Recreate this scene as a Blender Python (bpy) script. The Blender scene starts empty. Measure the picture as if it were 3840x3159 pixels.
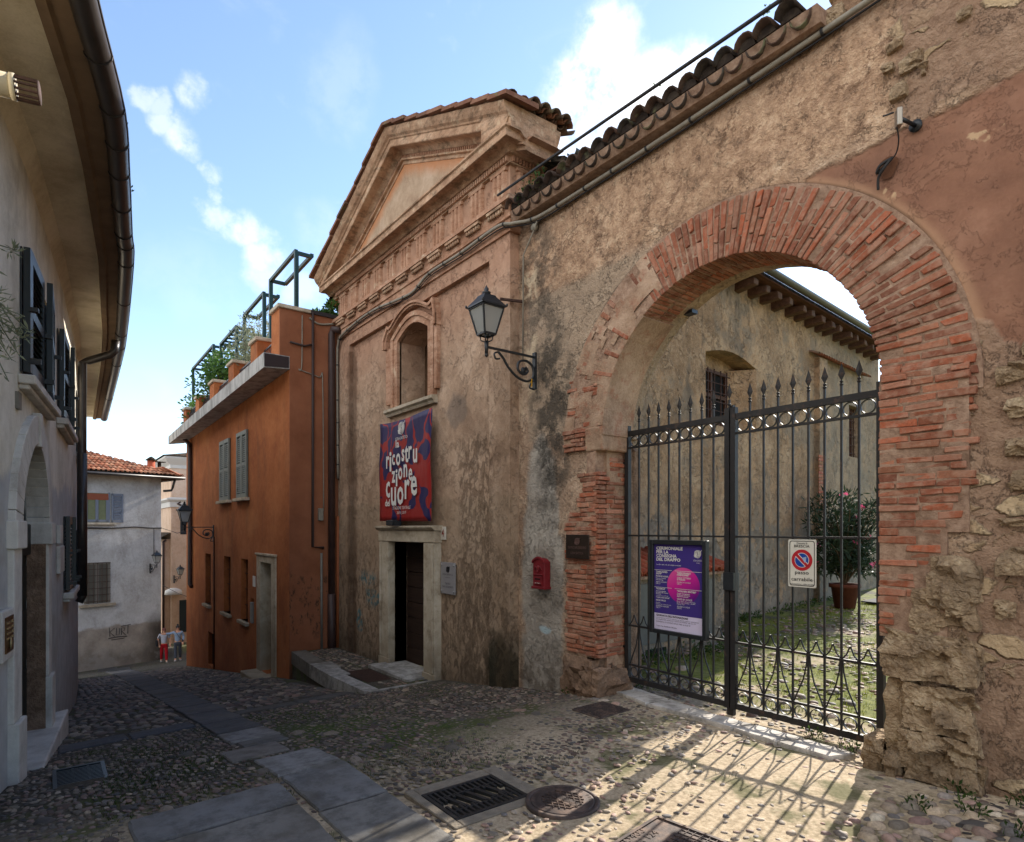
import bpy, math, random
from mathutils import Vector, Matrix, noise as mnoise
R = random.Random(11)
scene = bpy.context.scene
COL = scene.collection
WL = {}
pi = math.pi
TH = math.radians(52.66); CT = math.cos(TH); ST = math.sin(TH)
EYE = 1.92

def lin(r, g, b, a=1.0):
    def f(c):
        c /= 255.0
        return c/12.92 if c <= .04045 else ((c+.055)/1.055)**2.4
    return (f(r), f(g), f(b), a)

# ------------------------------------------------------------------ node helper
class N:
    def __init__(s, name):
        s.m = bpy.data.materials.new(name); s.m.use_nodes = True
        s.t = s.m.node_tree; s.t.nodes.clear(); s._pos = None; s._obj = None
    def n(s, typ, **kw):
        nd = s.t.nodes.new(typ)
        for k, v in kw.items(): setattr(nd, k, v)
        return nd
    def set(s, sock, v):
        if isinstance(v, bpy.types.NodeSocket): s.t.links.new(v, sock)
        elif v is not None:
            if sock.type == 'RGBA' and not hasattr(v, '__len__'): v = (v, v, v, 1)
            if sock.type == 'RGBA' and len(v) == 3: v = tuple(v)+(1,)
            sock.default_value = v
    def pos(s):
        if s._pos is None: s._pos = s.n('ShaderNodeNewGeometry').outputs['Position']
        return s._pos
    def obj(s):
        if s._obj is None: s._obj = s.n('ShaderNodeTexCoord').outputs['Object']
        return s._obj
    def map(s, v, sc=(1, 1, 1), loc=(0, 0, 0), rot=(0, 0, 0)):
        nd = s.n('ShaderNodeMapping'); s.set(nd.inputs['Vector'], v)
        nd.inputs['Scale'].default_value = sc; nd.inputs['Location'].default_value = loc; nd.inputs['Rotation'].default_value = rot
        return nd.outputs[0]
    def noise(s, v, sc, det=4, ro=.55, dist=0.0, color=False):
        nd = s.n('ShaderNodeTexNoise'); s.set(nd.inputs['Vector'], v)
        nd.inputs['Scale'].default_value = sc; nd.inputs['Detail'].default_value = det
        nd.inputs['Roughness'].default_value = ro; nd.inputs['Distortion'].default_value = dist
        return nd.outputs[1 if color else 0]
    def voro(s, v, sc, feat='F1', out='Distance', rnd=1.0):
        nd = s.n('ShaderNodeTexVoronoi', feature=feat); s.set(nd.inputs['Vector'], v)
        nd.inputs['Scale'].default_value = sc; nd.inputs['Randomness'].default_value = rnd
        return nd.outputs[out]
    def math(s, op, a, b=None, cl=False):
        nd = s.n('ShaderNodeMath', operation=op); nd.use_clamp = cl
        s.set(nd.inputs[0], a)
        if b is not None: s.set(nd.inputs[1], b)
        return nd.outputs[0]
    def sm(s, v, a, b):   # smoothstep a..b -> 0..1
        nd = s.n('ShaderNodeMapRange', interpolation_type='SMOOTHSTEP'); s.set(nd.inputs[0], v)
        if a < b:
            nd.inputs[1].default_value = a; nd.inputs[2].default_value = b
            nd.inputs[3].default_value = 0; nd.inputs[4].default_value = 1
        else:
            nd.inputs[1].default_value = b; nd.inputs[2].default_value = a
            nd.inputs[3].default_value = 1; nd.inputs[4].default_value = 0
        return nd.outputs[0]
    def xyz(s, v):
        nd = s.n('ShaderNodeSeparateXYZ'); s.set(nd.inputs[0], v); return nd.outputs
    def comb(s, x, y, z):
        nd = s.n('ShaderNodeCombineXYZ')
        for i, v in enumerate((x, y, z)): s.set(nd.inputs[i], v)
        return nd.outputs[0]
    def vadd(s, a, b, op='ADD'):
        nd = s.n('ShaderNodeVectorMath', operation=op); s.set(nd.inputs[0], a); s.set(nd.inputs[1], b); return nd.outputs[0]
    def ramp(s, f, stops):
        nd = s.n('ShaderNodeValToRGB'); s.set(nd.inputs[0], f)
        e = nd.color_ramp.elements
        while len(e) < len(stops): e.new(.5)
        for el, (p, c) in zip(e, stops):
            el.position = p; el.color = c if len(c) == 4 else tuple(c)+(1,)
        return nd.outputs[0]
    def mix(s, f, a, b, mode='MIX'):
        nd = s.n('ShaderNodeMix', data_type='RGBA', blend_type=mode)
        s.set(nd.inputs[0], f); s.set(nd.inputs[6], a); s.set(nd.inputs[7], b)
        return nd.outputs[2]
    def attr(s, name='Col', out='Color'):
        nd = s.n('ShaderNodeAttribute', attribute_name=name); return nd.outputs[out]
    def bump(s, h, st=.5, d=.02, nrm=None):
        nd = s.n('ShaderNodeBump'); s.set(nd.inputs['Height'], h)
        nd.inputs['Strength'].default_value = st; nd.inputs['Distance'].default_value = d
        if nrm is not None: s.set(nd.inputs['Normal'], nrm)
        return nd.outputs[0]
    def out(s, color, rough=.9, nrm=None, metal=0.0, spec=.3, trans=0.0, sub=None, coat=None):
        b = s.n('ShaderNodeBsdfPrincipled'); o = s.n('ShaderNodeOutputMaterial')
        s.set(b.inputs['Base Color'], color); s.set(b.inputs['Roughness'], rough)
        s.set(b.inputs['Metallic'], metal); s.set(b.inputs['Specular IOR Level'], spec)
        if trans: b.inputs['Transmission Weight'].default_value = trans
        if coat: b.inputs['Coat Weight'].default_value = coat
        if nrm is not None: s.set(b.inputs['Normal'], nrm)
        s.t.links.new(b.outputs[0], o.inputs[0])
        return s.m

# ------------------------------------------------------------------ mesh builder
class MB:
    def __init__(s): s.v = []; s.f = []; s.c = []; s.sm = []; s.M = None; s.col = (1, 1, 1, 1); s.hascol = False
    def color(s, r, g, b): s.col = lin(r, g, b); s.hascol = True; return s
    def add(s, vs, fs, smooth=False):
        o = len(s.v)
        if s.M is not None: vs = [s.M @ Vector(v) for v in vs]
        s.v += [(v[0], v[1], v[2]) for v in vs]; s.c += [s.col]*len(vs)
        s.f += [tuple(i+o for i in f) for f in fs]; s.sm += [smooth]*len(fs)
        return s
    def hexa(s, p):   # 0-3 bottom loop, 4-7 top loop
        return s.add(p, [(3, 2, 1, 0), (4, 5, 6, 7), (0, 1, 5, 4), (1, 2, 6, 5), (2, 3, 7, 6), (3, 0, 4, 7)])
    def box(s, x0, x1, y0, y1, z0, z1, j=0):
        p = [(x0, y0, z0), (x1, y0, z0), (x1, y1, z0), (x0, y1, z0), (x0, y0, z1), (x1, y0, z1), (x1, y1, z1), (x0, y1, z1)]
        if j: p = [(a+R.uniform(-j, j), b+R.uniform(-j, j), c+R.uniform(-j, j)) for a, b, c in p]
        return s.hexa(p)
    def prism(s, poly, ax, lo, hi, smooth=False):
        n = len(poly)
        def P(a, b, t): return {'x': (t, a, b), 'y': (a, t, b), 'z': (a, b, t)}[ax]
        vs = [P(a, b, lo) for a, b in poly]+[P(a, b, hi) for a, b in poly]
        fs = [tuple(range(n))[::-1], tuple(range(n, 2*n))]+[(i, (i+1) % n, n+(i+1) % n, n+i) for i in range(n)]
        return s.add(vs, fs, smooth)
    def tube(s, pts, r, n=8, cap=True, smooth=True, flat=None):
        pts = [Vector(p) for p in pts]; m = len(pts)
        rs = r if isinstance(r, (list, tuple)) else [r]*m
        vs = []; up = None
        for i, p in enumerate(pts):
            t = (pts[min(i+1, m-1)]-pts[max(i-1, 0)]).normalized()
            if up is None:
                up = Vector((0, 0, 1)) if abs(t.z) < .9 else Vector((1, 0, 0))
            a = t.cross(up)
            if a.length < 1e-5: a = t.cross(Vector((.3, 1, .2)))
            a.normalize(); b = a.cross(t).normalized(); up = b
            for k in range(n):
                th = 2*pi*k/n+(pi/4 if n == 4 else 0)
                fa, fb = (1, 1) if flat is None else flat
                vs.append(p+a*math.cos(th)*rs[i]*fa+b*math.sin(th)*rs[i]*fb)
        fs = []
        for i in range(m-1):
            for k in range(n):
                k2 = (k+1) % n
                fs.append((i*n+k, i*n+k2, (i+1)*n+k2, (i+1)*n+k))
        if cap: fs += [tuple(range(n))[::-1], tuple(range((m-1)*n, m*n))]
        return s.add(vs, fs, smooth and n > 4)
    def bar(s, a, b, w, h=None):   # square bar
        h = h or w
        return s.tube([a, b], 1, 4, True, False, (w*.7071, h*.7071))
    def lathe(s, prof, c, n=16, axis='z', smooth=True):
        vs = []; m = len(prof)
        for r, z in prof:
            for k in range(n):
                th = 2*pi*k/n; x, y = r*math.cos(th), r*math.sin(th)
                q = {'z': (x, y, z), 'y': (x, z, y), 'x': (z, x, y)}[axis]
                vs.append((c[0]+q[0], c[1]+q[1], c[2]+q[2]))
        fs = [(i*n+k, i*n+(k+1) % n, (i+1)*n+(k+1) % n, (i+1)*n+k) for i in range(m-1) for k in range(n)]
        fs += [tuple(range(n))[::-1], tuple(range((m-1)*n, m*n))]
        return s.add(vs, fs, smooth)
    def ball(s, c, r, n=10, m=6):
        if not hasattr(r, '__len__'): r = (r, r, r)
        vs = [(c[0], c[1], c[2]-r[2])]; fs = []
        for i in range(1, m):
            a = -pi/2+pi*i/m
            for k in range(n):
                th = 2*pi*k/n
                vs.append((c[0]+r[0]*math.cos(a)*math.cos(th), c[1]+r[1]*math.cos(a)*math.sin(th), c[2]+r[2]*math.sin(a)))
        vs.append((c[0], c[1], c[2]+r[2]))
        for k in range(n): fs.append((0, 1+(k+1) % n, 1+k))
        for i in range(m-2):
            for k in range(n):
                a = 1+i*n+k; b = 1+i*n+(k+1) % n; fs.append((a, b, b+n, a+n))
        for k in range(n): fs.append((1+(m-2)*n+k, 1+(m-2)*n+(k+1) % n, len(vs)-1))
        return s.add(vs, fs, True)
    def strip(s, A, B, f0, ax='y', d=None):
        """band between two open polylines A (outer) and B (inner) of (x,z), front at f0, back at d"""
        n = len(A)
        def P(p, t): return (p[0], t, p[1]) if ax == 'y' else (t, p[0], p[1])
        vs = [P(p, f0) for p in A]+[P(p, f0) for p in B]+[P(p, d) for p in A]+[P(p, d) for p in B]
        fs = []
        for i in range(n-1):
            fs += [(i, i+1, n+i+1, n+i), (2*n+i, 3*n+i, 3*n+i+1, 2*n+i+1), (i, 2*n+i, 2*n+i+1, i+1), (n+i, n+i+1, 3*n+i+1, 3*n+i)]
        fs += [(0, n, 3*n, 2*n), (n-1, 3*n-1, 4*n-1, 2*n-1)]
        return s.add(vs, fs)
    def sweep(s, prof, path, closed=False):
        """profile [(out,z)] along plan path [(x,y)]; out is to the right-hand side of travel"""
        m = len(prof); vs = []
        n = len(path)
        for i, (x, y) in enumerate(path):
            def nr(a, b):
                dx, dy = b[0]-a[0], b[1]-a[1]; L = math.hypot(dx, dy); return (dy/L, -dx/L)
            if i == 0: q = nr(path[0], path[1])
            elif i == n-1: q = nr(path[-2], path[-1])
            else:
                a, b = nr(path[i-1], path[i]), nr(path[i], path[i+1]); k = 1+a[0]*b[0]+a[1]*b[1]
                q = ((a[0]+b[0])/k, (a[1]+b[1])/k)
            for o, z in prof: vs.append((x+q[0]*o, y+q[1]*o, z))
        fs = [(i*m+k, (i+1)*m+k, (i+1)*m+(k+1) % m, i*m+(k+1) % m) for i in range(n-1) for k in range(m)]
        fs += [tuple(range(m)), tuple(range((n-1)*m, n*m))[::-1]]
        return s.add(vs, fs)
    def text(s, body, o, right, up, w=None, h=None, depth=.0015, align='l', bold=0.0, shear=0.0, asp=1.0):
        cu = bpy.data.curves.new('tmp', 'FONT'); cu.body = body; cu.extrude = 0; cu.offset = bold; cu.shear = shear; cu.resolution_u = 2
        ob = bpy.data.objects.new('tmp', cu); COL.objects.link(ob)
        dg = bpy.context.evaluated_depsgraph_get()
        me = bpy.data.meshes.new_from_object(ob.evaluated_get(dg))
        xs = [v.co.x for v in me.vertices]; ys = [v.co.y for v in me.vertices]
        if xs:
            x0, x1 = min(xs), max(xs); capH = .70
            sy = h/capH if h else None
            sx = w/(x1-x0) if w else (sy*asp if sy else None)
            if sy is None: sy = sx
            W = (x1-x0)*sx; off = {'l': 0, 'c': -W/2, 'r': -W}[align]
            right, up, o = Vector(right).normalized(), Vector(up).normalized(), Vector(o); nz = right.cross(up)
            s.add([o+right*((v.co.x-x0)*sx+off)+up*(v.co.y*sy)+nz*depth for v in me.vertices], [tuple(p.vertices) for p in me.polygons])
        bpy.data.objects.remove(ob); bpy.data.meshes.remove(me); bpy.data.curves.remove(cu)
        return s
    def build(s, name, mat, parent=None, bevel=0, seg=1, label=None, kind=None, local=False, autos=None):
        off = Vector((0, 0, 0)) if (parent is None or local) else WL.get(parent, Vector((0, 0, 0)))
        me = bpy.data.meshes.new(name)
        vs = [(v[0]-off.x, v[1]-off.y, v[2]-off.z) for v in s.v]
        me.from_pydata(vs, [], s.f)
        me.polygons.foreach_set('use_smooth', s.sm)
        if s.hascol:
            a = me.color_attributes.new('Col', 'FLOAT_COLOR', 'POINT')
            a.data.foreach_set('color', [x for c in s.c for x in c])
        me.update()
        ob = bpy.data.objects.new(name, me); COL.objects.link(ob)
        if mat is not None: me.materials.append(mat)
        if parent is not None: ob.parent = parent
        WL[ob] = off.copy()
        if bevel:
            md = ob.modifiers.new('edge', 'BEVEL'); md.width = bevel; md.segments = seg; md.limit_method = 'ANGLE'; md.angle_limit = math.radians(40)
        if label: ob['label'] = label
        if kind: ob['kind'] = kind
        return ob

def thing(name, label, cat, loc=(0, 0, 0), rotz=0, group=None):
    o = bpy.data.objects.new(name, None); COL.objects.link(o)
    o.location = loc; o.rotation_euler = (0, 0, rotz); o.empty_display_size = .1
    o['label'] = label; o['category'] = cat
    if group: o['group'] = group
    WL[o] = Vector(loc)
    return o
def tag(o, label, cat, group=None):
    o['label'] = label; o['category'] = cat
    if group: o['group'] = group
    return o
def struct(o): o['kind'] = 'structure'; return o
def dup(root, loc, rotz, label, group=None, scale=1.0):
    def cp(o, par):
        c = o.copy(); COL.objects.link(c)
        if par is not None: c.parent = par
        for ch in [q for q in ALLOBJ() if q.parent is o]: cp(ch, c)
        return c
    r = cp(root, None); r.location = loc; r.rotation_euler = (0, 0, rotz); r['label'] = label
    r.scale = (scale,)*3
    if group: r['group'] = group
    return r
def ALLOBJ(): return list(bpy.data.objects)

# ------------------------------------------------------------------ ground height
PTS = [(-60, -5.8), (-45, -5.3), (-34, -4.55), (-24, -2.85), (-12.75, -1.13), (-8.5, -.50), (-6.6, -.23), (-5, -.02), (-3.5, .03), (-2, .06), (-1, .12), (6, .3)]
def gz(X, Y):
    if X <= PTS[0][0]: z = PTS[0][1]
    elif X >= PTS[-1][0]: z = PTS[-1][1]
    else:
        for (a, b), (c, e) in zip(PTS, PTS[1:]):
            if a <= X <= c:
                z = b+(e-b)*(X-a)/(c-a); break
    if Y < 5.2: z -= .015*(5.2-max(Y, -4))
    if Y > 5.6 and X > -9:
        w = min(1, (Y-5.6)/.8)*min(1, max(0, (X+9)/1.5))
        z = z*(1-w)+w*max(z, .05)+.022*(min(Y, 20)-5.6)*w
    return z

# ------------------------------------------------------------------ materials
def simple(name, c, rough=.6, metal=0, spec=.3, var=.15, sc=8, bump=.15, bd=.004, space='o'):
    k = N(name); v = k.obj() if space == 'o' else k.pos()
    f = k.noise(v, sc, 5, .6)
    c2 = tuple(x*(1-var) for x in c[:3]); c3 = tuple(min(1, x*(1+var)) for x in c[:3])
    colr = k.ramp(f, [(.3, c2), (.7, c3)])
    nb = k.bump(k.noise(v, sc*5, 4, .6), bump, bd) if bump else None
    r = k.math('ADD', rough-.08, k.math('MULTIPLY', f, .16))
    return k.out(colr, r, nb, metal, spec)

def plaster(name, cols, fine=60, coarse=1.6, bump=.6, bd=.012, extra=None, stain=None, rough=.95, flake=0):
    """cols: 3 albedo colours; extra(k,color,pos,wob)->color"""
    k = N(name); p = k.pos()
    f1 = k.noise(p, coarse, 6, .62, .4); f2 = k.noise(p, fine, 3, .6); f3 = k.noise(p, 9, 5, .65)
    f = k.math('ADD', k.math('MULTIPLY', f1, .55), k.math('ADD', k.math('MULTIPLY', f2, .2), k.math('MULTIPLY', f3, .25)))
    c = k.ramp(f, [(.40, cols[0]), (.5, cols[1]), (.60, cols[2])])
    # flaked limewash: hard edged lighter and darker scabs, grit specks
    fl = k.noise(k.vadd(p, (3.1, 7.7, 1.3)), 3.4, 9, .74, .3)
    if flake:
        c = k.mix(k.math('MULTIPLY', k.sm(fl, .545, .565), flake), c, cols[2])
        c = k.mix(k.math('MULTIPLY', k.sm(fl, .44, .42), flake*.8), c, cols[0])
        c = k.mix(k.math('MULTIPLY', k.math('MULTIPLY', k.sm(fl, .535, .548), k.sm(fl, .560, .550)), flake*.7), c, lin(70, 54, 42))
        sp = k.noise(p, 95, 2, .5)
        c = k.mix(k.math('MULTIPLY', k.sm(sp, .62, .72), flake*.8), c, lin(214, 190, 160)); c = k.mix(k.math('MULTIPLY', k.sm(sp, .36, .28), flake*.8), c, lin(70, 56, 44))
    # vertical rain streaks
    st = k.noise(k.map(k.vadd(p, k.noise(p, .7, 3, color=True)), (3, 3, .3)), 1.0, 6, .65)
    c = k.mix(k.math('MULTIPLY', k.sm(st, .48, .72), .35 if stain is None else stain), c, lin(82, 66, 52))
    h = k.math('ADD', k.math('MULTIPLY', f2, .5), k.math('MULTIPLY', f3, 1.0))
    if flake: h = k.math('ADD', h, k.math('MULTIPLY', k.sm(fl, .54, .56), .5))
    if extra:
        r = extra(k, c, p, h)
        c, h = r if isinstance(r, tuple) else (r, h)
    return k.out(c, rough, k.bump(h, bump, bd), 0, .2)

def wob(k, p, sc=2.5, amt=.35):
    q = k.noise(p, sc, 5, .6, color=True)
    q = k.vadd(q, (.5, .5, .5), 'SUBTRACT')
    nd = k.n('ShaderNodeVectorMath', operation='SCALE'); k.set(nd.inputs[0], q); nd.inputs['Scale'].default_value = amt
    return k.vadd(p, nd.outputs[0])
def band(k, v, a, b, s):   # 1 inside a..b with softness s
    return k.math('MULTIPLY', k.sm(v, a-s, a+s), k.sm(v, b+s, b-s))
def rectm(k, P, x0, x1, z0, z1, s=.06):
    o = k.xyz(P)
    return k.math('MULTIPLY', band(k, o[0], x0, x1, s), band(k, o[2], z0, z1, s))
def lineabove(k, P, a, b, s=.05):  # z > a*x+b
    o = k.xyz(P)
    return k.sm(k.math('SUBTRACT', o[2], k.math('ADD', k.math('MULTIPLY', o[0], a), b)), -s, s)
def ellm(k, P, cx, cz, rx, rz, s=.5):
    o = k.xyz(P)
    a = k.math('DIVIDE', k.math('SUBTRACT', o[0], cx), rx); b = k.math('DIVIDE', k.math('SUBTRACT', o[2], cz), rz)
    d = k.math('ADD', k.math('MULTIPLY', a, a), k.math('MULTIPLY', b, b))
    return k.sm(d, 1+s, 1-s)
MUL = lambda k, a, b: k.math('MULTIPLY', a, b)

def m_brick():
    k = N('old brick'); a = k.attr(); p = k.pos()
    f = k.noise(p, 35, 5, .7); g = k.noise(p, 9, 4, .6)
    c = k.mix(k.math('MULTIPLY', k.sm(f, .3, .75), .45), a, lin(92, 52, 36), 'MIX')
    c = k.mix(k.math('MULTIPLY', k.sm(g, .46, .64), .55), c, lin(184, 148, 126))
    c = k.mix(k.math('MULTIPLY', k.sm(k.noise(p, 20, 7, .75), .5, .6), .42), c, lin(160, 128, 108))
    c = k.mix(.26, c, lin(146, 112, 90))
    c = k.mix(k.math('MULTIPLY', k.sm(k.noise(p, 2.2, 4, .6), .55, .78), .4), c, lin(98, 74, 60))
    return k.out(c, .95, k.bump(k.math('ADD', f, g), .8, .012), 0, .15)
def m_mortar():
    k = N('mortar'); p = k.pos()
    c = k.ramp(k.noise(p, 14, 6, .7), [(.3, lin(128, 100, 82)), (.55, lin(172, 142, 120)), (.75, lin(194, 168, 146))])
    c = k.mix(k.math('MULTIPLY', k.sm(k.noise(p, 1.7, 4, .6), .5, .7), .5), c, lin(100, 78, 62))
    return k.out(c, .97, k.bump(k.noise(p, 40, 6, .75), .9, .02), 0, .1)
def m_tile(name, dark):
    k = N(name); a = k.attr(); p = k.pos()
    f = k.noise(p, 12, 6, .7)
    c = k.mix(k.math('MULTIPLY', k.sm(f, .42, .68), .8 if dark else .45), a, lin(72, 62, 52) if dark else lin(150, 120, 95))
    c = k.mix(k.math('MULTIPLY', k.sm(k.noise(p, 5, 4), .58, .7), .6), c, lin(110, 112, 80))
    return k.out(c, .95, k.bump(f, .6, .01), 0, .15)
def m_attr(name, rough=.8, bump=.3, sc=30, spec=.3, metal=0, coat=None):
    k = N(name); a = k.attr(); f = k.noise(k.obj(), sc, 4, .6)
    c = k.mix(k.math('MULTIPLY', f, .22), a, (0.02, .018, .015, 1), 'MIX')
    return k.out(c, rough, k.bump(f, bump, .004) if bump else None, metal, spec, coat=coat)
def m_flat(name, c, rough=.55, spec=.3, metal=0):
    k = N(name); return k.out(k.mix(k.math('MULTIPLY', k.noise(k.obj(), 25, 4), .18), c, tuple(x*.5 for x in c[:3])+(1,)), rough, None, metal, spec)

M = {}
M['brick'] = m_brick(); M['mortar'] = m_mortar()
M['tile_dark'] = m_tile('weathered roof tile', True); M['tile_red'] = m_tile('red roof tile', False)
k_ = N('worn gate paint'); p_ = k_.pos(); f_ = k_.noise(p_, 9, 6, .7)
c_ = k_.mix(k_.math('MULTIPLY', k_.sm(f_, .56, .64), .7), lin(36, 34, 34), lin(74, 56, 46)); c_ = k_.mix(k_.math('MULTIPLY', k_.sm(k_.noise(p_, 2.5, 4), .5, .7), .5), c_, lin(58, 54, 50))
M['iron'] = k_.out(c_, k_.math('ADD', .42, k_.math('MULTIPLY', f_, .25)), k_.bump(k_.noise(p_, 60, 4), .2, .002), 0, .35)
M['blackiron'] = simple('black lamp iron', lin(30, 33, 36), .45, 0, .5, .2, 30, .1, .002)
M['rustbar'] = simple('rusty bar', lin(66, 46, 38), .8, 0, .3, .35, 20, .3, .003)
M['glass'] = N('dark glass').out((.03, .035, .04, 1), .08, None, 0, .6)
M['lampglass'] = N('frosted lamp glass').out(lin(176, 176, 170), .35, None, 0, .4, .35)
M['zinc'] = simple('grey painted steel', lin(112, 108, 98), .55, .0, .4, .2, 10, .1, .003)
M['gutter'] = simple('dark gutter', lin(58, 54, 52), .35, .3, .5, .25, 6, .1, .003)
M['brownpipe'] = simple('brown downpipe', lin(62, 44, 40), .5, 0, .4, .25, 6, .1, .003)
M['cable'] = simple('grey cable', lin(134, 126, 112), .7, 0, .3, .2, 14, .2, .003)
M['darkcable'] = simple('dark cable', lin(42, 40, 40), .7, 0, .3, .2, 14, .2, .003)
M['whitepaint'] = m_flat('white paint', lin(216, 212, 204), .6)
M['ink'] = m_flat('dark ink', lin(34, 32, 34), .6)
M['attr'] = m_attr('coloured enamel', .45, 0, 30, .4)
M['cloth'] = m_attr('cloth', .9, .2, 60, .1)
# ================================================================== GROUND
def m_ground():
    k = N('mortar bed of the cobbled street'); p = k.pos(); P = wob(k, p, 1.3, .8)
    o = k.xyz(p)
    f = k.noise(p, 26, 6, .7); g = k.noise(p, 1.1, 5, .6)
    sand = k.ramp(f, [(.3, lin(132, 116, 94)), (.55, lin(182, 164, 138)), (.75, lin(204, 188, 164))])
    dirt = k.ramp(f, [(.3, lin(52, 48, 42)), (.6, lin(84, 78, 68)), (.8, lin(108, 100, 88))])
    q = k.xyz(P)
    c = k.mix(k.sm(q[0], -6.0, -3.6), dirt, sand)  # bed coloured lighter in the sunlit part, dirt darkened for the shaded street
    # moss and earth in the joints
    mo = MUL(k, k.sm(k.noise(p, 1.6, 5, .65), .5, .62), .75)
    c = k.mix(mo, c, lin(70, 76, 40))
    ms = MUL(k, MUL(k, band(k, o[0], -8.8, -4.9, .5), band(k, o[1], 2.1, 3.5, .35)), k.sm(k.noise(p, 2.4, 6, .7), .42, .52))
    c = k.mix(MUL(k, ms, .9), c, k.ramp(k.noise(p, 30, 3), [(.35, lin(52, 66, 30)), (.65, lin(84, 98, 46))]))
    yard = MUL(k, k.sm(o[1], 5.7, 6.6), k.sm(k.noise(p, .9, 5, .65), .38, .52))
    c = k.mix(yard, c, k.ramp(k.noise(p, 14, 4), [(.35, lin(80, 88, 38)), (.65, lin(122, 124, 62))]))
    v = k.voro(k.vadd(p, k.noise(p, 3, 2, color=True)), 11, 'SMOOTH_F1')
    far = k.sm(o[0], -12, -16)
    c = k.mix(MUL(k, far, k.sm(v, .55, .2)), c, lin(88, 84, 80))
    h = k.math('ADD', MUL(k, f, .5), MUL(k, far, MUL(k, k.sm(v, .6, .1), 3)))
    return k.out(c, .95, k.bump(h, .8, .012), 0, .15)

def axis(segs):
    out = []
    for a, b, st in segs:
        n = max(1, int(round((b-a)/st)))
        out += [a+(b-a)*i/n for i in range(n)]
    return out+[segs[-1][1]]
gx = axis([(-400, -100, 60), (-100, -40, 6), (-40, -16, .8), (-16, -9, .3), (-9, .5, .1), (.5, 8, .8), (8, 60, 13), (60, 400, 85)])
gy = axis([(-400, -60, 85), (-60, -4, 8), (-4, -1, .6), (-1, 7, .1), (7, 22, .5), (22, 60, 6), (60, 400, 85)])
g = MB()
nx = len(gx)
def gd(x, y):
    return gz(x, y)+(mnoise.noise(Vector((x*.7, y*.7, 0)))*.018+mnoise.noise(Vector((x*3, y*3, 4)))*.006 if -30 < x < 3 and -3 < y < 20 else 0)
g.add([(x, y, gd(x, y)-.005) for y in gy for x in gx], [(j*nx+i, j*nx+i+1, (j+1)*nx+i+1, (j+1)*nx+i) for j in range(len(gy)-1) for i in range(nx-1)], True)
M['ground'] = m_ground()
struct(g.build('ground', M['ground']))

# ---- slabs
SLABS = []   # quads (world xy) kept clear of cobbles
def inquad(x, y, q, pad=0):
    s = None
    for i in range(len(q)):
        ax, ay = q[i]; bx, by = q[(i+1) % len(q)]
        L = math.hypot(bx-ax, by-ay)
        d = ((bx-ax)*(y-ay)-(by-ay)*(x-ax))/L
        sg = 1 if d > 0 else -1
        if abs(d) <= pad: continue
        if s is None: s = sg
        elif s != sg: return False
    return True
def m_slab():
    k = N('grey stone slab'); a = k.attr(); p = k.pos()
    f = k.noise(p, 6, 8, .72); sp = k.noise(p, 120, 2, .5)
    c = k.mix(MUL(k, k.sm(f, .38, .66), .6), a, lin(62, 58, 54))
    c = k.mix(MUL(k, k.sm(k.noise(p, 1.3, 6, .7), .45, .65), .45), c, lin(112, 106, 98))
    c = k.mix(MUL(k, k.sm(k.noise(k.map(p, (2, 9, 1)), 3, 5, .7), .6, .68), .35), c, lin(132, 126, 118))
    c = k.mix(MUL(k, k.sm(sp, .6, .75), .3), c, lin(140, 136, 130))
    c = k.mix(MUL(k, k.sm(k.noise(p, 2.4, 4), .53, .66), .5), c, lin(84, 76, 64))
    return k.out(c, .82, k.bump(k.math('ADD', f, MUL(k, sp, .4)), .4, .008), 0, .3)
M['slab'] = m_slab()
def slab(mb, q, colr=None, t=.05, lift=.018, clear=True):
    c = colr or R.choice([(92, 92, 94), (84, 85, 90), (98, 95, 92), (80, 82, 86)])
    mb.color(*c)
    jit = []; q = [(x+(sum(a for a, b in q)/len(q)-x)*.012, y+(sum(b for a, b in q)/len(q)-y)*.012) for x, y in q]
    for (xa, ya), (xb, yb) in zip(q, q[1:]+q[:1]):
        L = math.hypot(xb-xa, yb-ya); m_ = max(2, int(L/.09))
        for e in range(m_): f = e/m_; jit.append((xa+(xb-xa)*f+R.uniform(-.007, .007), ya+(yb-ya)*f+R.uniform(-.007, .007)))
    # subdivided edges follow the slope
    mx = sum(x for x, y in q)/len(q); my = sum(y for x, y in q)/len(q)
    ins = [(x+(mx-x)*R.uniform(.02, .05), y+(my-y)*R.uniform(.02, .05)) for x, y in jit]
    n = len(jit)
    vs = [(x, y, gz(x, y)-t) for x, y in jit]+[(x, y, gz(x, y)+lift-R.uniform(.008, .016)) for x, y in jit]+[(x, y, gz(x, y)+lift) for x, y in ins]
    fs = [(i, (i+1) % n, n+(i+1) % n, n+i) for i in range(n)]+[(n+i, n+(i+1) % n, 2*n+(i+1) % n, 2*n+i) for i in range(n)]+[tuple(range(2*n, 3*n))]
    mb.add(vs, fs)
    if clear: SLABS.append(q)
mb = MB()
xs = [-3.26, -4.19, -5.06]
def R4(x0, x1, y0, y1): return [(x0, y0), (x1, y0), (x1, y1), (x0, y1)]
slab(mb, R4(-4.18, -3.24, 1.50, 2.03), (128, 125, 120)); slab(mb, R4(-5.05, -4.20, 1.51, 2.04), (122, 121, 120))
slab(mb, R4(-3.22, -2.3, 1.5, 2.02), (110, 106, 100))
slab(mb, R4(-5.82, -5.08, 1.50, 2.05), (142, 140, 137)); slab(mb, R4(-6.45, -5.95, 1.35, 1.88), (124, 117, 110))
slab(mb, R4(-6.8, -6.47, 1.58, 2.02), (100, 99, 97)); slab(mb, R4(-7.5, -6.83, 1.54, 2.05), (138, 136, 133))
x = -7.52
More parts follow.
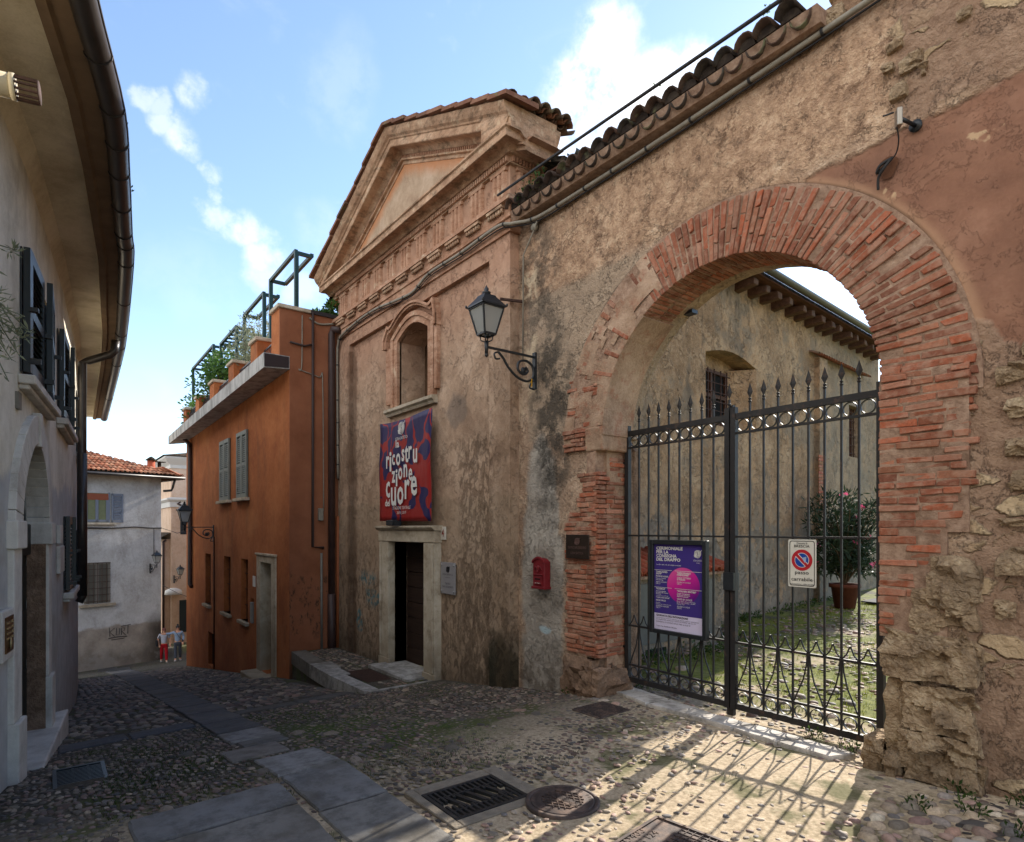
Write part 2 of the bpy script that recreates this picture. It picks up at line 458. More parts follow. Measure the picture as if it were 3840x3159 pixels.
while x > -30:
    L = R.uniform(.7, 1.3) if x > -12 else R.uniform(1, 1.6)
    y0 = 1.56+.02*(-7.5-x); y1 = y0+.5+.012*(-7.5-x)
    n = 1
    slab(mb, R4(x-L, x-.015, y0, y1), R.choice([(84, 84, 86), (90, 89, 90), (78, 79, 81)]))
    x -= L
slab(mb, [(-4.93, .45), (-4.44, .45), (-4.46, 1.47), (-4.93, 1.47)], (122, 121, 120))
slab(mb, [(-4.42, .5), (-3.55, .6), (-3.42, 1.46), (-4.43, 1.46)], (128, 124, 118))
slab(mb, [(-3.5, .65), (-2.3, .7), (-2.3, 1.46), (-3.38, 1.46)], (106, 104, 101))
for y0, y1 in ((.12, .8), (.82, 1.52)): slab(mb, [(-8.95, y0), (-8.4, y0), (-8.5, y1), (-9.0, y1)], (74, 76, 82))
for y0, y1 in ((2.1, 2.9), (2.92, 3.75)): slab(mb, [(-9.2, y0), (-8.85, y0), (-8.8, y1), (-9.15, y1)], (78, 76, 74))
struct(mb.build('slab_path', M['slab']))
# ---- threshold stones under the gate
mb = MB()
for q in ([(-5.25, 5.42), (-4.42, 5.2), (-4.38, 5.53), (-5.02, 5.66)], [(-4.39, 5.19), (-3.84, 5.17), (-3.72, 5.4), (-4.35, 5.52)], [(-3.82, 5.17), (-3.32, 5.12), (-3.25, 5.36), (-3.70, 5.38)],
          [(-3.30, 5.12), (-2.86, 5.07), (-2.72, 5.33), (-3.22, 5.36)], [(-2.84, 5.07), (-2.38, 5.05), (-2.28, 5.27), (-2.70, 5.32)]):
    slab(mb, q, (196, 188, 178), .06, .034)
struct(mb.build('threshold_kerb', M['slab']))

# ---- drains and covers (own things)
k = N('cast iron cover'); p = k.obj()
c = k.mix(k.sm(k.noise(p, 9, 5, .65), .42, .68), lin(74, 64, 60), lin(112, 92, 80))
M['castiron'] = k.out(c, .6, k.bump(k.noise(p, 60, 4), .4, .003), .35, .4)
M['darkiron'] = simple('dark cast iron', lin(40, 42, 44), .4, .3, .5, .3, 20, .4, .004)
M['concrete'] = simple('cement collar', lin(132, 122, 108), .95, 0, .15, .22, 12, .7, .012)
M['pit'] = m_flat('drain pit', lin(14, 14, 14), .9)

# square street grating in its cement collar
gr = thing('drain_grate', 'square black slotted iron drain grate in a cement collar beside the stone slabs', 'drain', (-3.69, 2.48, gz(-3.69, 2.48)))
S0 = gz(-3.69, 2.48)
def collar(mb, x0, x1, y0, y1, a0, a1, b0, b1, z):
    for q in ((x0, x1, y0, b0), (x0, x1, b1, y1), (x0, a0, b0, b1), (a1, x1, b0, b1)): mb.box(q[0], q[1], q[2], q[3], z-.06, z+.012)
mb = MB(); collar(mb, -4.06, -3.36, 2.1, 2.92, -3.93, -3.45, 2.17, 2.79, S0); mb.build('collar', M['concrete'], gr, .006)
SLABS.append(R4(-4.06, -3.36, 2.1, 2.92))
mb = MB()
x0, x1, y0, y1 = -3.93, -3.45, 2.17, 2.79
z0, z1 = S0-.03, S0+.016
for q in ((x0, x1, y0, y0+.03), (x0, x1, y1-.03, y1), (x0, x0+.03, y0+.03, y1-.03), (x1-.03, x1, y0+.03, y1-.03)): mb.box(*q, z0, z1)
xm, ym = (x0+x1)/2, (y0+y1)/2
# two slot fields, centre plate with diagonal slots
n = 13
for i in range(n):
    yy = y0+.03+(y1-y0-.06)*(i+.5)/n; w = .011
    for a, b in ((x0+.03, xm-.11+abs(i-6)*.014), (xm+.11-abs(i-6)*.014, x1-.03)):
        mb.box(a, b, yy-w, yy+w, z0, z1-.002)
for a in (xm-.125, xm+.105): mb.box(a, a+.02, y0+.03, y1-.03, z0, z1-.006)
for i in range(5):
    t = (i-2)*.085
    mb.hexa([(xm-.1, ym+t-.03, z0), (xm+.1, ym+t+.02, z0), (xm+.1, ym+t+.055, z0), (xm-.1, ym+t+.005, z0)]+[(xm-.1, ym+t-.03, z1-.004), (xm+.1, ym+t+.02, z1-.004), (xm+.1, ym+t+.055, z1-.004), (xm-.1, ym+t+.005, z1-.004)])
mb.build('grating', M['darkiron'], gr, .002)
MB().box(x0, x1, y0, y1, S0-.12, S0-.05).build('pit', M['pit'], gr)

# round manhole with relief
MC = (-3.215, 2.9); S1 = gz(*MC)+.008
mh = thing('manhole_cover', 'round rust brown cast iron manhole cover, half in sun', 'manhole cover', (MC[0], MC[1], S1))
SLABS.append([(MC[0]+.27*math.cos(a*pi/4), MC[1]+.27*math.sin(a*pi/4)) for a in range(8)])
MB().lathe([(.0, -.05), (.262, -.05), (.262, .004), (.25, .008), (.232, .008), (.23, .002)], (MC[0], MC[1], S1), 40).build('rim', M['castiron'], mh)
mb = MB(); mb.lathe([(.0, -.03), (.224, -.03), (.224, .006), (.215, .009), (.0, .009)], (MC[0], MC[1], S1), 40)
mb.build('lid', M['castiron'], mh)
mb = MB()
for i in range(-4, 5):
    t = i*.04; L = math.sqrt(max(0, .15**2-t*t))
    if L > .02:
        for sx in (1, -1):
            u = Vector((math.cos(.6), sx*math.sin(.6), 0)); w = Vector((-u.y, u.x, 0))
            a = Vector((MC[0], MC[1], S1+.012))+w*t
            mb.bar(a-u*L, a+u*L, .006, .008)
mb.box(MC[0]-.14, MC[0]+.14, MC[1]-.035, MC[1]+.035, S1+.008, S1+.016)
for word, a0, sg in (('COMUNE DI BRESCIA', pi*.95, -1), ('ACQUEDOTTO', pi*1.12, 1)):
    for i, ch in enumerate(word):
        if ch == ' ': continue
        a = a0+sg*i*.17
        rd = Vector((math.cos(a), math.sin(a), 0)); tg = Vector((-rd.y, rd.x, 0))*sg
        mb.text(ch, Vector((MC[0], MC[1], S1+.012))+rd*(.188 if sg < 0 else .2)-(rd*0), tg, rd if sg < 0 else -rd, None, .026, .0, 'c', .01)
mb.text('FONDERIE', (MC[0], MC[1]-.012, S1+.018), (1, 0, 0), (0, 1, 0), .22, .03, 0, 'c', .01)
mb.build('relief', M['castiron'], mh)

# chequered cover at the bottom edge with lettering
S2 = gz(-2.3, 2.95)+.022
sc = thing('inspection_cover', 'square grey iron inspection cover with chequer ribs at the sunny bottom edge of the street', 'cover', (-2.28, 2.95, S2))
ang = math.radians(8)
u = Vector((math.cos(ang), math.sin(ang), 0)); w = Vector((-u.y, u.x, 0)); o = Vector((-2.52, 2.62, S2)); 
def inq(a, b, z): return o+u*a+w*b+Vector((0, 0, z))
SZ = .56
mb = MB(); mb.hexa([inq(a, b, -.05) for a, b in ((0, 0), (SZ, 0), (SZ, SZ), (0, SZ))]+[inq(a, b, .004) for a, b in ((0, 0), (SZ, 0), (SZ, SZ), (0, SZ))]); mb.build('lid', M['castiron'], sc)
SLABS.append([tuple(inq(a, b, 0))[:2] for a, b in ((0, 0), (SZ, 0), (SZ, SZ), (0, SZ))])
mb = MB()
for a, b, c2, d in ((0, 0, SZ, 0), (SZ, 0, SZ, SZ), (SZ, SZ, 0, SZ), (0, SZ, 0, 0)): mb.bar(inq(a, b, .006), inq(c2, d, .006), .022, .014)
for i in range(1, 12):
    t = SZ*i/12
    mb.bar(inq(t, .0, .006), inq(t, SZ if t > .2 else .12, .006), .005, .006)
    mb.bar(inq(0 if t < .1 else .2, t, .006), inq(SZ, t, .006), .005, .006)
mb.text('D400', inq(.05, .15, .005), w, -u, .2, .05, .004, 'l', .01); mb.text('EN 124', inq(.12, .15, .005), w, -u, .24, .05, .004, 'l', .01)
mb.build('relief', M['castiron'], sc)
# small hatched cover near the left pier
S3 = gz(-4.62, 4.73)+.01
sc = thing('hatch_cover', 'small brown hatched iron cover among cobbles near the left gate pier', 'cover', (-4.62, 4.73, S3))
MB().box(-4.84, -4.42, 4.5, 4.98, S3-.05, S3).build('lid', M['castiron'], sc, .004)
mb = MB()
for i in range(12):
    mb.bar((-4.82+i*.035, 4.52, S3+.003), (-4.82+i*.035, 4.96, S3+.003), .01, .008)
    mb.bar((-4.82, 4.54+i*.037, S3+.002), (-4.44, 4.54+i*.037, S3+.002), .01, .008)
mb.build('ribs', M['castiron'], sc)
SLABS.append(R4(-4.84, -4.42, 4.5, 4.98))
# long grating by the left house
S4 = gz(-6.8, .3)+.012
sc = thing('gutter_grate', 'long dark iron street grating near the left house wall', 'drain', (-6.8, .3, S4))
mb = MB(); q = R4(-7.1, -6.45, .06, .46)
for e in ((-7.1, -6.45, .06, .09), (-7.1, -6.45, .43, .46), (-7.1, -7.07, .09, .43), (-6.48, -6.45, .09, .43)): mb.box(*e, S4-.03, S4+.008)
for i in range(1, 16): mb.box(-7.07+i*.037, -7.055+i*.037, .09, .43, S4-.03, S4+.004)
for y in (.2, .32): mb.box(-7.07, -6.48, y, y+.02, S4-.03, S4-.001)
mb.build('grating', M['darkiron'], sc); MB().box(-7.1, -6.45, .06, .46, S4-.09, S4-.035).build('pit', M['pit'], sc)
SLABS.append(q)
for (x, y, nm) in ((-31.5, 2.2, 'nearer the pedestrians'), (-28.8, 2.4, 'nearer the white house corner')):
    z = gz(x, y)+.02
    tag(MB().box(x-.5, x+.5, y-.35, y+.35, z-.03, z+.01).build('street_grate', M['darkiron']), 'dark grate far down the shaded street, %s' % ('closer to the white house' if x < -30 else 'closer to the camera of the two'), 'drain')

# ---- raised cobbled platform by the theatre door
PLT = [(-8.62, 3.83), (-9.80, 3.82), (-10.9, 3.88), (-12.1, 3.98), (-12.74, 4.05), (-12.74, 5.0), (-8.62, 5.0)]
def pz(x): return -.53-.012*(-8.6-x)*1.6
mb = MB(); n = len(PLT)
mb.add([(x, y, -2.2) for x, y in PLT]+[(x, y, pz(x)) for x, y in PLT], [(i, (i+1) % n, n+(i+1) % n, n+i) for i in range(n)]+[tuple(range(n, 2*n))])
M['platform'] = None
struct(mb.build('door_platform', M['ground']))
mb = MB()
for a, b, wd, cc in (((-8.62, 3.83), (-9.9, 3.83), .2, (170, 166, 160)), ((-9.93, 3.83), (-10.55, 3.86), .3, (164, 160, 154)), ((-10.58, 3.86), (-11.2, 3.9), .36, (150, 146, 138)), ((-11.23, 3.9), (-12.7, 4.05), .26, (104, 98, 88))):
    z0 = pz(a[0]); z1 = pz(b[0])
    mb.color(*cc)
    mb.hexa([(a[0], a[1]-.03, z0-.22), (b[0], b[1]-.03, z1-.22), (b[0], b[1]+wd, z1-.22), (a[0], a[1]+wd, z0-.22), (a[0], a[1]-.03, z0+.03), (b[0], b[1]-.03, z1+.03), (b[0], b[1]+wd, z1+.03), (a[0], a[1]+wd, z0+.03)])
mb.color(160, 156, 150); mb.hexa([(-8.62, 3.85, -.7), (-8.55, 3.85, -.7), (-8.55, 4.93, -.7), (-8.62, 4.93, -.7), (-8.62, 3.85, -.505), (-8.55, 3.85, -.505), (-8.55, 4.93, -.5), (-8.62, 4.93, -.5)])
mb.color(176, 172, 166); mb.box(-10.3, -8.85, 4.62, 5.3, -.62, -.50)
struct(mb.build('platform_kerb', M['slab']))
sc = thing('door_mat', 'rusty brown sunken foot grating in the cobbles outside the theatre door', 'door mat', (-9.7, 4.35, pz(-9.7)))
mb = MB()
for i in range(22): mb.box(-10.15+i*.043, -10.125+i*.043, 4.12, 4.55, pz(-9.7), pz(-9.7)+.014)
mb.build('bars', M['rustbar'], sc); MB().box(-10.18, -9.2, 4.09, 4.58, pz(-9.7)-.03, pz(-9.7)+.006).build('tray', m_flat('mat tray', lin(44, 33, 27), .95), sc)

# ---- cobbles
def m_cobble():
    k = N('river cobbles'); a = k.attr(); p = k.pos()
    f = k.noise(p, 45, 4, .6)
    c = k.mix(MUL(k, k.sm(f, .35, .7), .4), a, lin(70, 64, 58))
    c = k.mix(MUL(k, k.sm(k.noise(p, 3, 4), .52, .7), .3), c, lin(128, 116, 92))
    return k.out(c, .72, k.bump(f, .35, .004), 0, .35)
M['cobble'] = m_cobble()
PAL = [(124, 112, 100), (106, 98, 92), (136, 122, 106), (120, 100, 90), (92, 88, 86), (148, 132, 112), (132, 106, 92), (100, 92, 82), (152, 138, 122), (128, 104, 96)]
CR = random.Random(5)
def cobbles(mb, x0, x1, y0, y1, cell, smin, smax, test, seg=7, light=0.0, hgt=(.25, .55), keep=1.0, zf=gz):
    nxx = int((x1-x0)/cell); nyy = int((y1-y0)/(cell*.87))
    for j in range(nyy):
        for i in range(nxx):
            if CR.random() > keep: continue
            x = x0+(i+.5*(j % 2)+CR.uniform(-.28, .28))*cell; y = y0+(j+CR.uniform(-.28, .28))*cell*.87
            if not test(x, y): continue
            if any(inquad(x, y, q, .015) for q in SLABS): continue
            a = CR.uniform(smin, smax); b = a*CR.uniform(.5, .85); h = b*CR.uniform(*hgt); th = CR.gauss(.35, .55)
            r, g_, b_ = CR.choice(PAL); m = CR.uniform(.62, 1.12)+light
            mb.col = lin(min(215, r*m), min(210, g_*m), min(205, b_*m)); mb.hascol = True
            z = zf(x, y); ct, st = math.cos(th), math.sin(th)
            vs = []; tx = CR.uniform(-.25, .25); ty = CR.uniform(-.25, .25)
            ir = [CR.uniform(.8, 1.12) for _ in range(seg)]
            for rr, hh in ((1, -.25), (.86, .55), (.5, .93)):
                for q in range(seg):
                    an = 2*pi*q/seg
                    ex, ey = a*rr*ir[q]*math.cos(an), b*rr*ir[q]*math.sin(an)
                    vs.append((x+ex*ct-ey*st, y+ex*st+ey*ct, z+h*hh+ex*tx*.5+ey*ty*.5))
            vs.append((x, y, z+h))
            fs = [(l*seg+q, l*seg+(q+1) % seg, (l+1)*seg+(q+1) % seg, (l+1)*seg+q) for l in range(2) for q in range(seg)]
            fs += [(2*seg+q, 2*seg+(q+1) % seg, 3*seg) for q in range(seg)]
            mb.add(vs, fs, True)
def leftwall_y(x):
    PL = [(3, -1.7), (-4, -.75), (-5.5, -.52), (-7.1, -.27), (-7.8, -.157), (-9.69, .045), (-11.67, .232), (-14.85, .49), (-20, .72), (-26, .85), (-40, 1.2)]
    for a, b in zip(PL, PL[1:]):
        if b[0] <= x <= a[0]: return a[1]+(b[1]-a[1])*(x-a[0])/(b[0]-a[0])
    return 1.2
def street(x, y):
    if y < leftwall_y(x)+.03: return False
    if x < -12.75: return y < 3.98
    if x < -8.55: return y < 3.8
    if x < -6.6: return y < 5.0
    if x < -5.15: return y < 5.14
    if x < -2.0: return y < 5.85
    return y < 5.14
def dens(x, y): return mnoise.noise(Vector((x*1.1, y*1.1, 2)))
# sunlit strip before the gate: sunlight put into lighter stones, fewer in cement
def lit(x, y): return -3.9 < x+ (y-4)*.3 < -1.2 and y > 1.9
mb = MB()
cobbles(mb, -9.2, -.2, -1.2, 5.9, .062, .018, .04, lambda x, y: street(x, y) and not lit(x, y), 6, -.02, (.13, .28), .94)
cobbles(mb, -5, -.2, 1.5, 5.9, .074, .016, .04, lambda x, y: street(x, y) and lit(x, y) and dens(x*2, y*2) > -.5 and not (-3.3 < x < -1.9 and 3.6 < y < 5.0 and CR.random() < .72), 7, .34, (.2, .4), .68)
cobbles(mb, -9.2, -.2, -1.0, 5.9, .4, .06, .1, lambda x, y: street(x, y) and (x < -4.3 or x > -1.6), 9, -.02, (.16, .3), .35)
struct(mb.build('cobblestones', M['cobble']))
mb = MB()
cobbles(mb, -24, -9.2, -.2, 4, .15, .06, .1, street, 6, -.05, (.14, .28))
cobbles(mb, -12.6, -8.65, 3.95, 5.0, .1, .035, .06, lambda x, y: y > 4.25 and not (-10.2 < x < -9.15 and 4.05 < y < 4.6) and not (-10.32 < x < -8.82 and y > 4.58), 7, 0, (.3, .5), 1, lambda x, y: pz(x))
struct(mb.build('cobblestones', M['cobble']))
mb = MB()
cobbles(mb, -6.6, -1.2, 5.8, 17, .105, .03, .055, lambda x, y: x > -6.5-.075*(y-6) and dens(x, y) > -.1, 7, .22, (.22, .45), .5)
cobbles(mb, -6.6, -1.2, 5.8, 12, .5, .07, .11, lambda x, y: x > -6.0, 8, .2, (.3, .5), .5)
struct(mb.build('cobblestones', M['cobble']))
# loose heap of bigger round stones in the shade by the right pier
mb = MB()
cobbles(mb, -1.75, .6, 3.9, 5.12, .13, .036, .07, lambda x, y: x+ (5.1-y)*.3 > -1.62, 9, .42, (.5, .85), .95)
cobbles(mb, -4.98, -4.5, 5.0, 5.2, .14, .05, .08, lambda x, y: True, 9, .4, (.4, .7), .8)
struct(mb.build('cobblestones', M['cobble']))
# white stone lying at the very bottom right
tag(MB().hexa([(-1.2, 3.95, .03), (-.55, 4.2, .04), (-.75, 4.42, .04), (-1.3, 4.2, .04), (-1.19, 3.97, .15), (-.57, 4.2, .16), (-.75, 4.4, .16), (-1.28, 4.19, .15)]).build('kerb_stone', simple('pale stone', lin(176, 168, 158), .9, 0, .2, .12, 12, .4, .006), None, .03, 3), 'pale loose kerb stone at the bottom right edge of the street', 'stone')

# ---- grass and weeds
def m_leaf(name, a, b, trans=.35):
    k = N(name); p = k.obj()
    c = k.ramp(k.noise(p, 3.5, 3), [(.3, a), (.7, b)])
    at = k.n('ShaderNodeBsdfPrincipled'); k.set(at.inputs['Base Color'], c); at.inputs['Roughness'].default_value = .6; at.inputs['Specular IOR Level'].default_value = .2
    tr = k.n('ShaderNodeBsdfTranslucent'); k.set(tr.inputs['Color'], c)
    mx = k.n('ShaderNodeMixShader'); mx.inputs[0].default_value = trans
    k.t.links.new(at.outputs[0], mx.inputs[1]); k.t.links.new(tr.outputs[0], mx.inputs[2])
    o = k.n('ShaderNodeOutputMaterial'); k.t.links.new(mx.outputs[0], o.inputs[0]); return k.m
M['grass'] = m_leaf('grass', lin(84, 96, 34), lin(136, 142, 58), .45)
M['weed'] = m_leaf('weed leaf', lin(42, 62, 28), lin(78, 98, 46))
def blades(mb, x, y, z, n, h, sp):
    for _ in range(n):
        a = R.uniform(0, 2*pi); d = R.uniform(0, sp); px, py = x+d*math.cos(a), y+d*math.sin(a)
        b = R.uniform(0, 2*pi); w = h*.09; hh = h*R.uniform(.5, 1.2); l = R.uniform(.2, .8)*hh
        ux, uy = math.cos(b), math.sin(b); c = R.uniform(0, 2*pi); lx, ly = math.cos(c)*l, math.sin(c)*l
        mb.add([(px-ux*w, py-uy*w, z-.005), (px+ux*w, py+uy*w, z-.005), (px+lx*.5, py+ly*.5, z+hh*.65), (px+lx, py+ly, z+hh)], [(0, 1, 2), (1, 3, 2), (0, 2, 3)])
mb = MB(); cnt = 0
while cnt < 4200:
    x = R.uniform(-6.4, -1.6); y = R.uniform(5.75, 15)
    if mnoise.noise(Vector((x*.9, y*.9, 7)))+R.uniform(-.25, .25)+(.25 if x < -5.4 else 0) < -.12: continue
    blades(mb, x, y, gz(x, y), 6, R.uniform(.02, .05), .08); cnt += 1
mb.build('grass', M['grass'], None, kind='stuff')
mb = MB(); cnt = 0
while cnt < 1500:
    x = R.uniform(-9, -2.4); y = R.uniform(-.2, 4.6)
    d = mnoise.noise(Vector((x*.75, y*.75, 21)))+R.uniform(-.2, .2)
    edge = abs(y-2.08) < .12 and R.random() < .5 or abs(y-1.47) < .05
    near = (-8.4 < x < -5.2 and 2.1 < y < 3.4) or (-7.5 < x < -4.9 and .3 < y < 1.4)
    if lit(x, y) and R.random() < .93: continue
    if d+(.22 if near else 0)+(.35 if edge else 0) < .3 or not street(x, y): continue
    if any(inquad(x, y, q, 0) for q in SLABS): continue
    blades(mb, x, y, gz(x, y), 5, R.uniform(.015, .03), .05); cnt += 1
mb.build('grass', M['weed'], None, kind='stuff')
def leafy(mb, c, r, n, ls, flat=1.0, up=.3, asp=.45):
    for _ in range(n):
        while True:
            q = Vector((R.uniform(-1, 1), R.uniform(-1, 1), R.uniform(-1, 1)))
            if q.length < 1: break
        p = Vector(c)+Vector((q.x*r[0], q.y*r[1], q.z*r[2]))
        d = (q*.8+Vector((R.gauss(0, .5), R.gauss(0, .5), R.gauss(up, .4)))).normalized()
        s = d.cross(Vector((R.gauss(0, 1), R.gauss(0, 1), R.gauss(0, 1)))).normalized()
        l = ls*R.uniform(.6, 1.3); w = l*asp
        mb.add([p, p+d*l*.5+s*w*.5, p+d*l, p+d*l*.5-s*w*.5], [(0, 1, 2, 3)])
mb = MB()
for x, y in ((-1.5, 5.05), (-1.15, 5.1), (-1.35, 4.75), (-.95, 4.85), (-1.05, 4.55), (-.8, 5.1), (-1.6, 4.6), (-5.1, 5.55), (-5.55, 5.12), (-4.95, 5.75), (-2.15, 5.35), (-2.4, 5.42), (-2.75, 5.5)):
    z = gz(x, y)
    leafy(mb, (x, y, z+.035), (.1, .08, .045), 34, .04, up=.6); blades(mb, x, y, z, 16, .06, .1)
mb.build('weeds', M['weed'], None, kind='stuff')
# ================================================================== CHURCH THEATRE
def ch_extra(k, c, p, h):
    P = wob(k, p, 2.2, .5); P2 = wob(k, p, 5, .35); o = k.xyz(p)
    # salmon limewash survives high up, grey-brown render lower down
    hi = k.sm(k.xyz(P)[2], 4.3, 5.9)
    c = k.mix(MUL(k, hi, .75), c, k.ramp(k.noise(p, 6, 5), [(.3, lin(160, 116, 92)), (.7, lin(186, 144, 118))]))
    # repaired lower render, lighter and rougher, ragged upper edge
    lowL = k.sm(k.xyz(P)[2], 2.45, 2.35); 
    c = k.mix(MUL(k, lowL, .45), c, lin(152, 132, 108))
    pit = MUL(k, k.sm(o[2], 2.2, .6), k.sm(k.noise(k.map(p, (1.4, 1, .8)), 6.5, 9, .76, .4), .49, .60))
    c = k.mix(MUL(k, pit, .55), c, lin(92, 74, 58))
    pz_ = MUL(k, rectm(k, P2, -8.0, -7.0, -.6, 3.3, .12), k.sm(k.noise(k.map(p, (1.4, 1, .8)), 7.5, 9, .76), .47, .58))
    c = k.mix(MUL(k, pz_, .5), c, lin(104, 82, 62))
    c = k.mix(MUL(k, ellm(k, P, -8.1, 3.75, .3, .25), .5), c, lin(92, 88, 84))
    # darker towards the foot, dark green patch at right foot, brown corner strips
    dk = MUL(k, k.sm(o[2], .4, -.9), .6); c = k.mix(dk, c, lin(74, 66, 54))
    c = k.mix(MUL(k, ellm(k, P2, -6.85, -.05, .4, .55, .6), .9), c, lin(44, 44, 30))
    c = k.mix(MUL(k, rectm(k, P2, -6.95, -6.6, -.3, 5, .1), .3), c, lin(90, 68, 48))
    c = k.mix(MUL(k, rectm(k, P2, -12.2, -11.9, -1, 5.6, .1), .6), c, lin(74, 50, 34))
    # worn turquoise spray paint
    tq = MUL(k, k.math('MAXIMUM', rectm(k, P2, -11.7, -11.0, .85, 1.05, .12), k.math('MAXIMUM', rectm(k, P2, -11.4, -10.75, .45, .75, .12), ellm(k, P2, -11.75, .05, .14, .22))), k.sm(k.noise(p, 10, 5), .4, .58))
    c = k.mix(MUL(k, tq, .75), c, lin(52, 122, 132))
    h2 = k.math('SUBTRACT', h, MUL(k, k.math('ADD', pit, pz_), .8))
    return c, h2
M['church'] = plaster('old theatre render', [lin(148, 121, 99), lin(176, 147, 122), lin(200, 172, 147)], 55, 1.3, .9, .02, ch_extra, .3, flake=.26)
def st_extra(k, c, p, h):
    o = k.xyz(p)
    d = k.noise(k.map(p, (1.2, 1.2, 7)), 3.2, 6, .7)
    c = k.mix(MUL(k, k.sm(d, .47, .66), .6), c, lin(122, 80, 52))
    c = k.mix(MUL(k, k.sm(k.noise(p, 5, 6, .7), .56, .7), .75), c, lin(206, 184, 156))
    return c
M['stucco'] = plaster('salmon stucco mouldings', [lin(150, 110, 86), lin(174, 132, 106), lin(194, 156, 130)], 50, 1.8, .6, .012, st_extra, .25)
def cn_extra(k, c, p, h):
    c = k.mix(MUL(k, k.sm(k.noise(k.map(p, (1, 1, 3)), 4, 8, .75), .48, .64), .75), c, lin(104, 86, 68))
    return k.mix(MUL(k, k.sm(k.noise(p, 6, 5, .7), .55, .66), .6), c, lin(202, 178, 148))
M['cornice'] = plaster('weathered cornice', [lin(148, 114, 90), lin(176, 140, 112), lin(200, 166, 138)], 50, 2.2, .8, .016, cn_extra, .25)
def pale_extra(k, c, p, h):
    c = k.mix(MUL(k, k.sm(k.noise(p, 3, 6, .7), .5, .7), .6), c, lin(112, 92, 68))
    return k.mix(MUL(k, k.sm(k.xyz(wob(k, p, 4, .4))[2], .5, -.7), .5), c, lin(110, 96, 76))
M['paleStone'] = plaster('pale door stone', [lin(168, 152, 130), lin(186, 172, 150), lin(200, 188, 168)], 90, 2.5, .4, .008, pale_extra, .3)
M['woodDark'] = None
def m_wood(name, a, b, ax=(1, 8, 8), rough=.7):
    k = N(name); p = k.obj()
    f = k.noise(k.map(p, ax), 3, 6, .65, .6)
    return k.out(k.ramp(f, [(.3, a), (.7, b)]), rough, k.bump(f, .35, .004), 0, .3)
M['woodDark'] = m_wood('dark door boards', lin(38, 26, 20), lin(60, 42, 32), (.6, 6, 9))
M['woodBeam'] = m_wood('old beams', lin(62, 44, 34), lin(98, 72, 54), (6, 1, 6), .85)
M['plank'] = m_wood('brown casement', lin(72, 48, 36), lin(96, 66, 50), (6, 6, .8))

church = thing('church', 'terracotta stucco theatre with triangular pediment, banner and dark door in the middle of the street', 'church', (-9.65, 5.01, -.6))
F = 5.01; RC = 5.09
mb = MB()
zb = -2.6
mb.box(-12.7, -12.1, F, 5.6, zb, 5.95); mb.box(-7.1, -6.61, F, 5.6, zb, 5.95)
mb.box(-12.1, -7.1, F, 5.6, 5.72, 5.95)
mb.box(-12.1, -10.2, RC, 5.6, zb, 5.72); mb.box(-8.9, -7.1, RC, 5.6, zb, 5.72)
mb.box(-10.2, -8.9, RC, 5.6, 1.7, 4.1)
mb.box(-10.2, -10.0, RC, 5.6, 4.1, 5.72)
arc = [(-10.0+1.1*i/12, 5.28+.19*math.sin(pi*i/12)) for i in range(13)]
mb.prism([(-10.0, 5.72)]+arc+[(-8.9, 5.72)], 'y', RC, 5.6)
mb.box(-12.7, -6.61, F, 5.56, 5.95, 6.9)              # entablature core
# gable slab
RISE = .417; AX = -9.66; ZA = 8.47
def rk(x): return ZA-RISE*abs(x-AX)
xe = (ZA-7.0)/RISE
mb.prism([(AX-xe, 7.0), (AX+xe, 7.0), (AX, ZA)], 'y', 5.02, 5.56)
wl = mb.build('facade_wall', M['church'], church)
# hall behind: side wall runs slightly off square
SP = Vector((-6.45, 6.0, 0)); SD = Vector((-.0748, .9972, 0)); SNr = Vector((.9972, .0748, 0))
def sw(t, o, z): q = SP+SD*t+SNr*o; return (q.x, q.y, z)
def yard_extra(k, c, p, h):
    P = wob(k, p, 1.8, .7); q = k.vadd(p, (-6.45, 6.0, 0), 'SUBTRACT'); o = k.xyz(P)
    # grey cement skirt with ragged top
    top = k.math('ADD', k.math('MULTIPLY', k.noise(k.map(p, (1, 1, 0)), .8, 3), 1.8), 1.0)
    low = k.sm(k.math('SUBTRACT', o[2], top), .06, -.06)
    c = k.mix(MUL(k, low, .9), c, k.ramp(k.noise(p, 5, 5), [(.3, lin(112, 102, 90)), (.7, lin(142, 132, 118))]))
    c = k.mix(MUL(k, k.sm(k.noise(p, 1.1, 5, .65), .48, .6), .7), c, lin(128, 116, 100))
    c = k.mix(MUL(k, k.sm(k.noise(p, 2.6, 6, .7), .54, .6), .6), c, lin(172, 140, 106))
    c = k.mix(MUL(k, k.sm(k.noise(k.map(k.vadd(p, k.noise(p, .8, 3, color=True)), (2, 2, .45)), 1.4, 7, .7), .53, .7), .6), c, lin(84, 74, 64))
    c = k.mix(MUL(k, k.sm(o[1], 14, 15), .4), c, lin(132, 126, 112))
    return c
M['yard'] = plaster('rough courtyard render', [lin(122, 98, 74), lin(150, 124, 96), lin(176, 150, 120)], 42, 1.2, 1.0, .03, yard_extra, .3, flake=.5)
hall_parts = MB()
T0, T1 = -.4, 12.5
def swbox(mb, t0, t1, o0, o1, z0, z1):
    mb.hexa([sw(t0, o0, z0), sw(t1, o0, z0), sw(t1, o1, z0), sw(t0, o1, z0), sw(t0, o0, z1), sw(t1, o0, z1), sw(t1, o1, z1), sw(t0, o1, z1)])
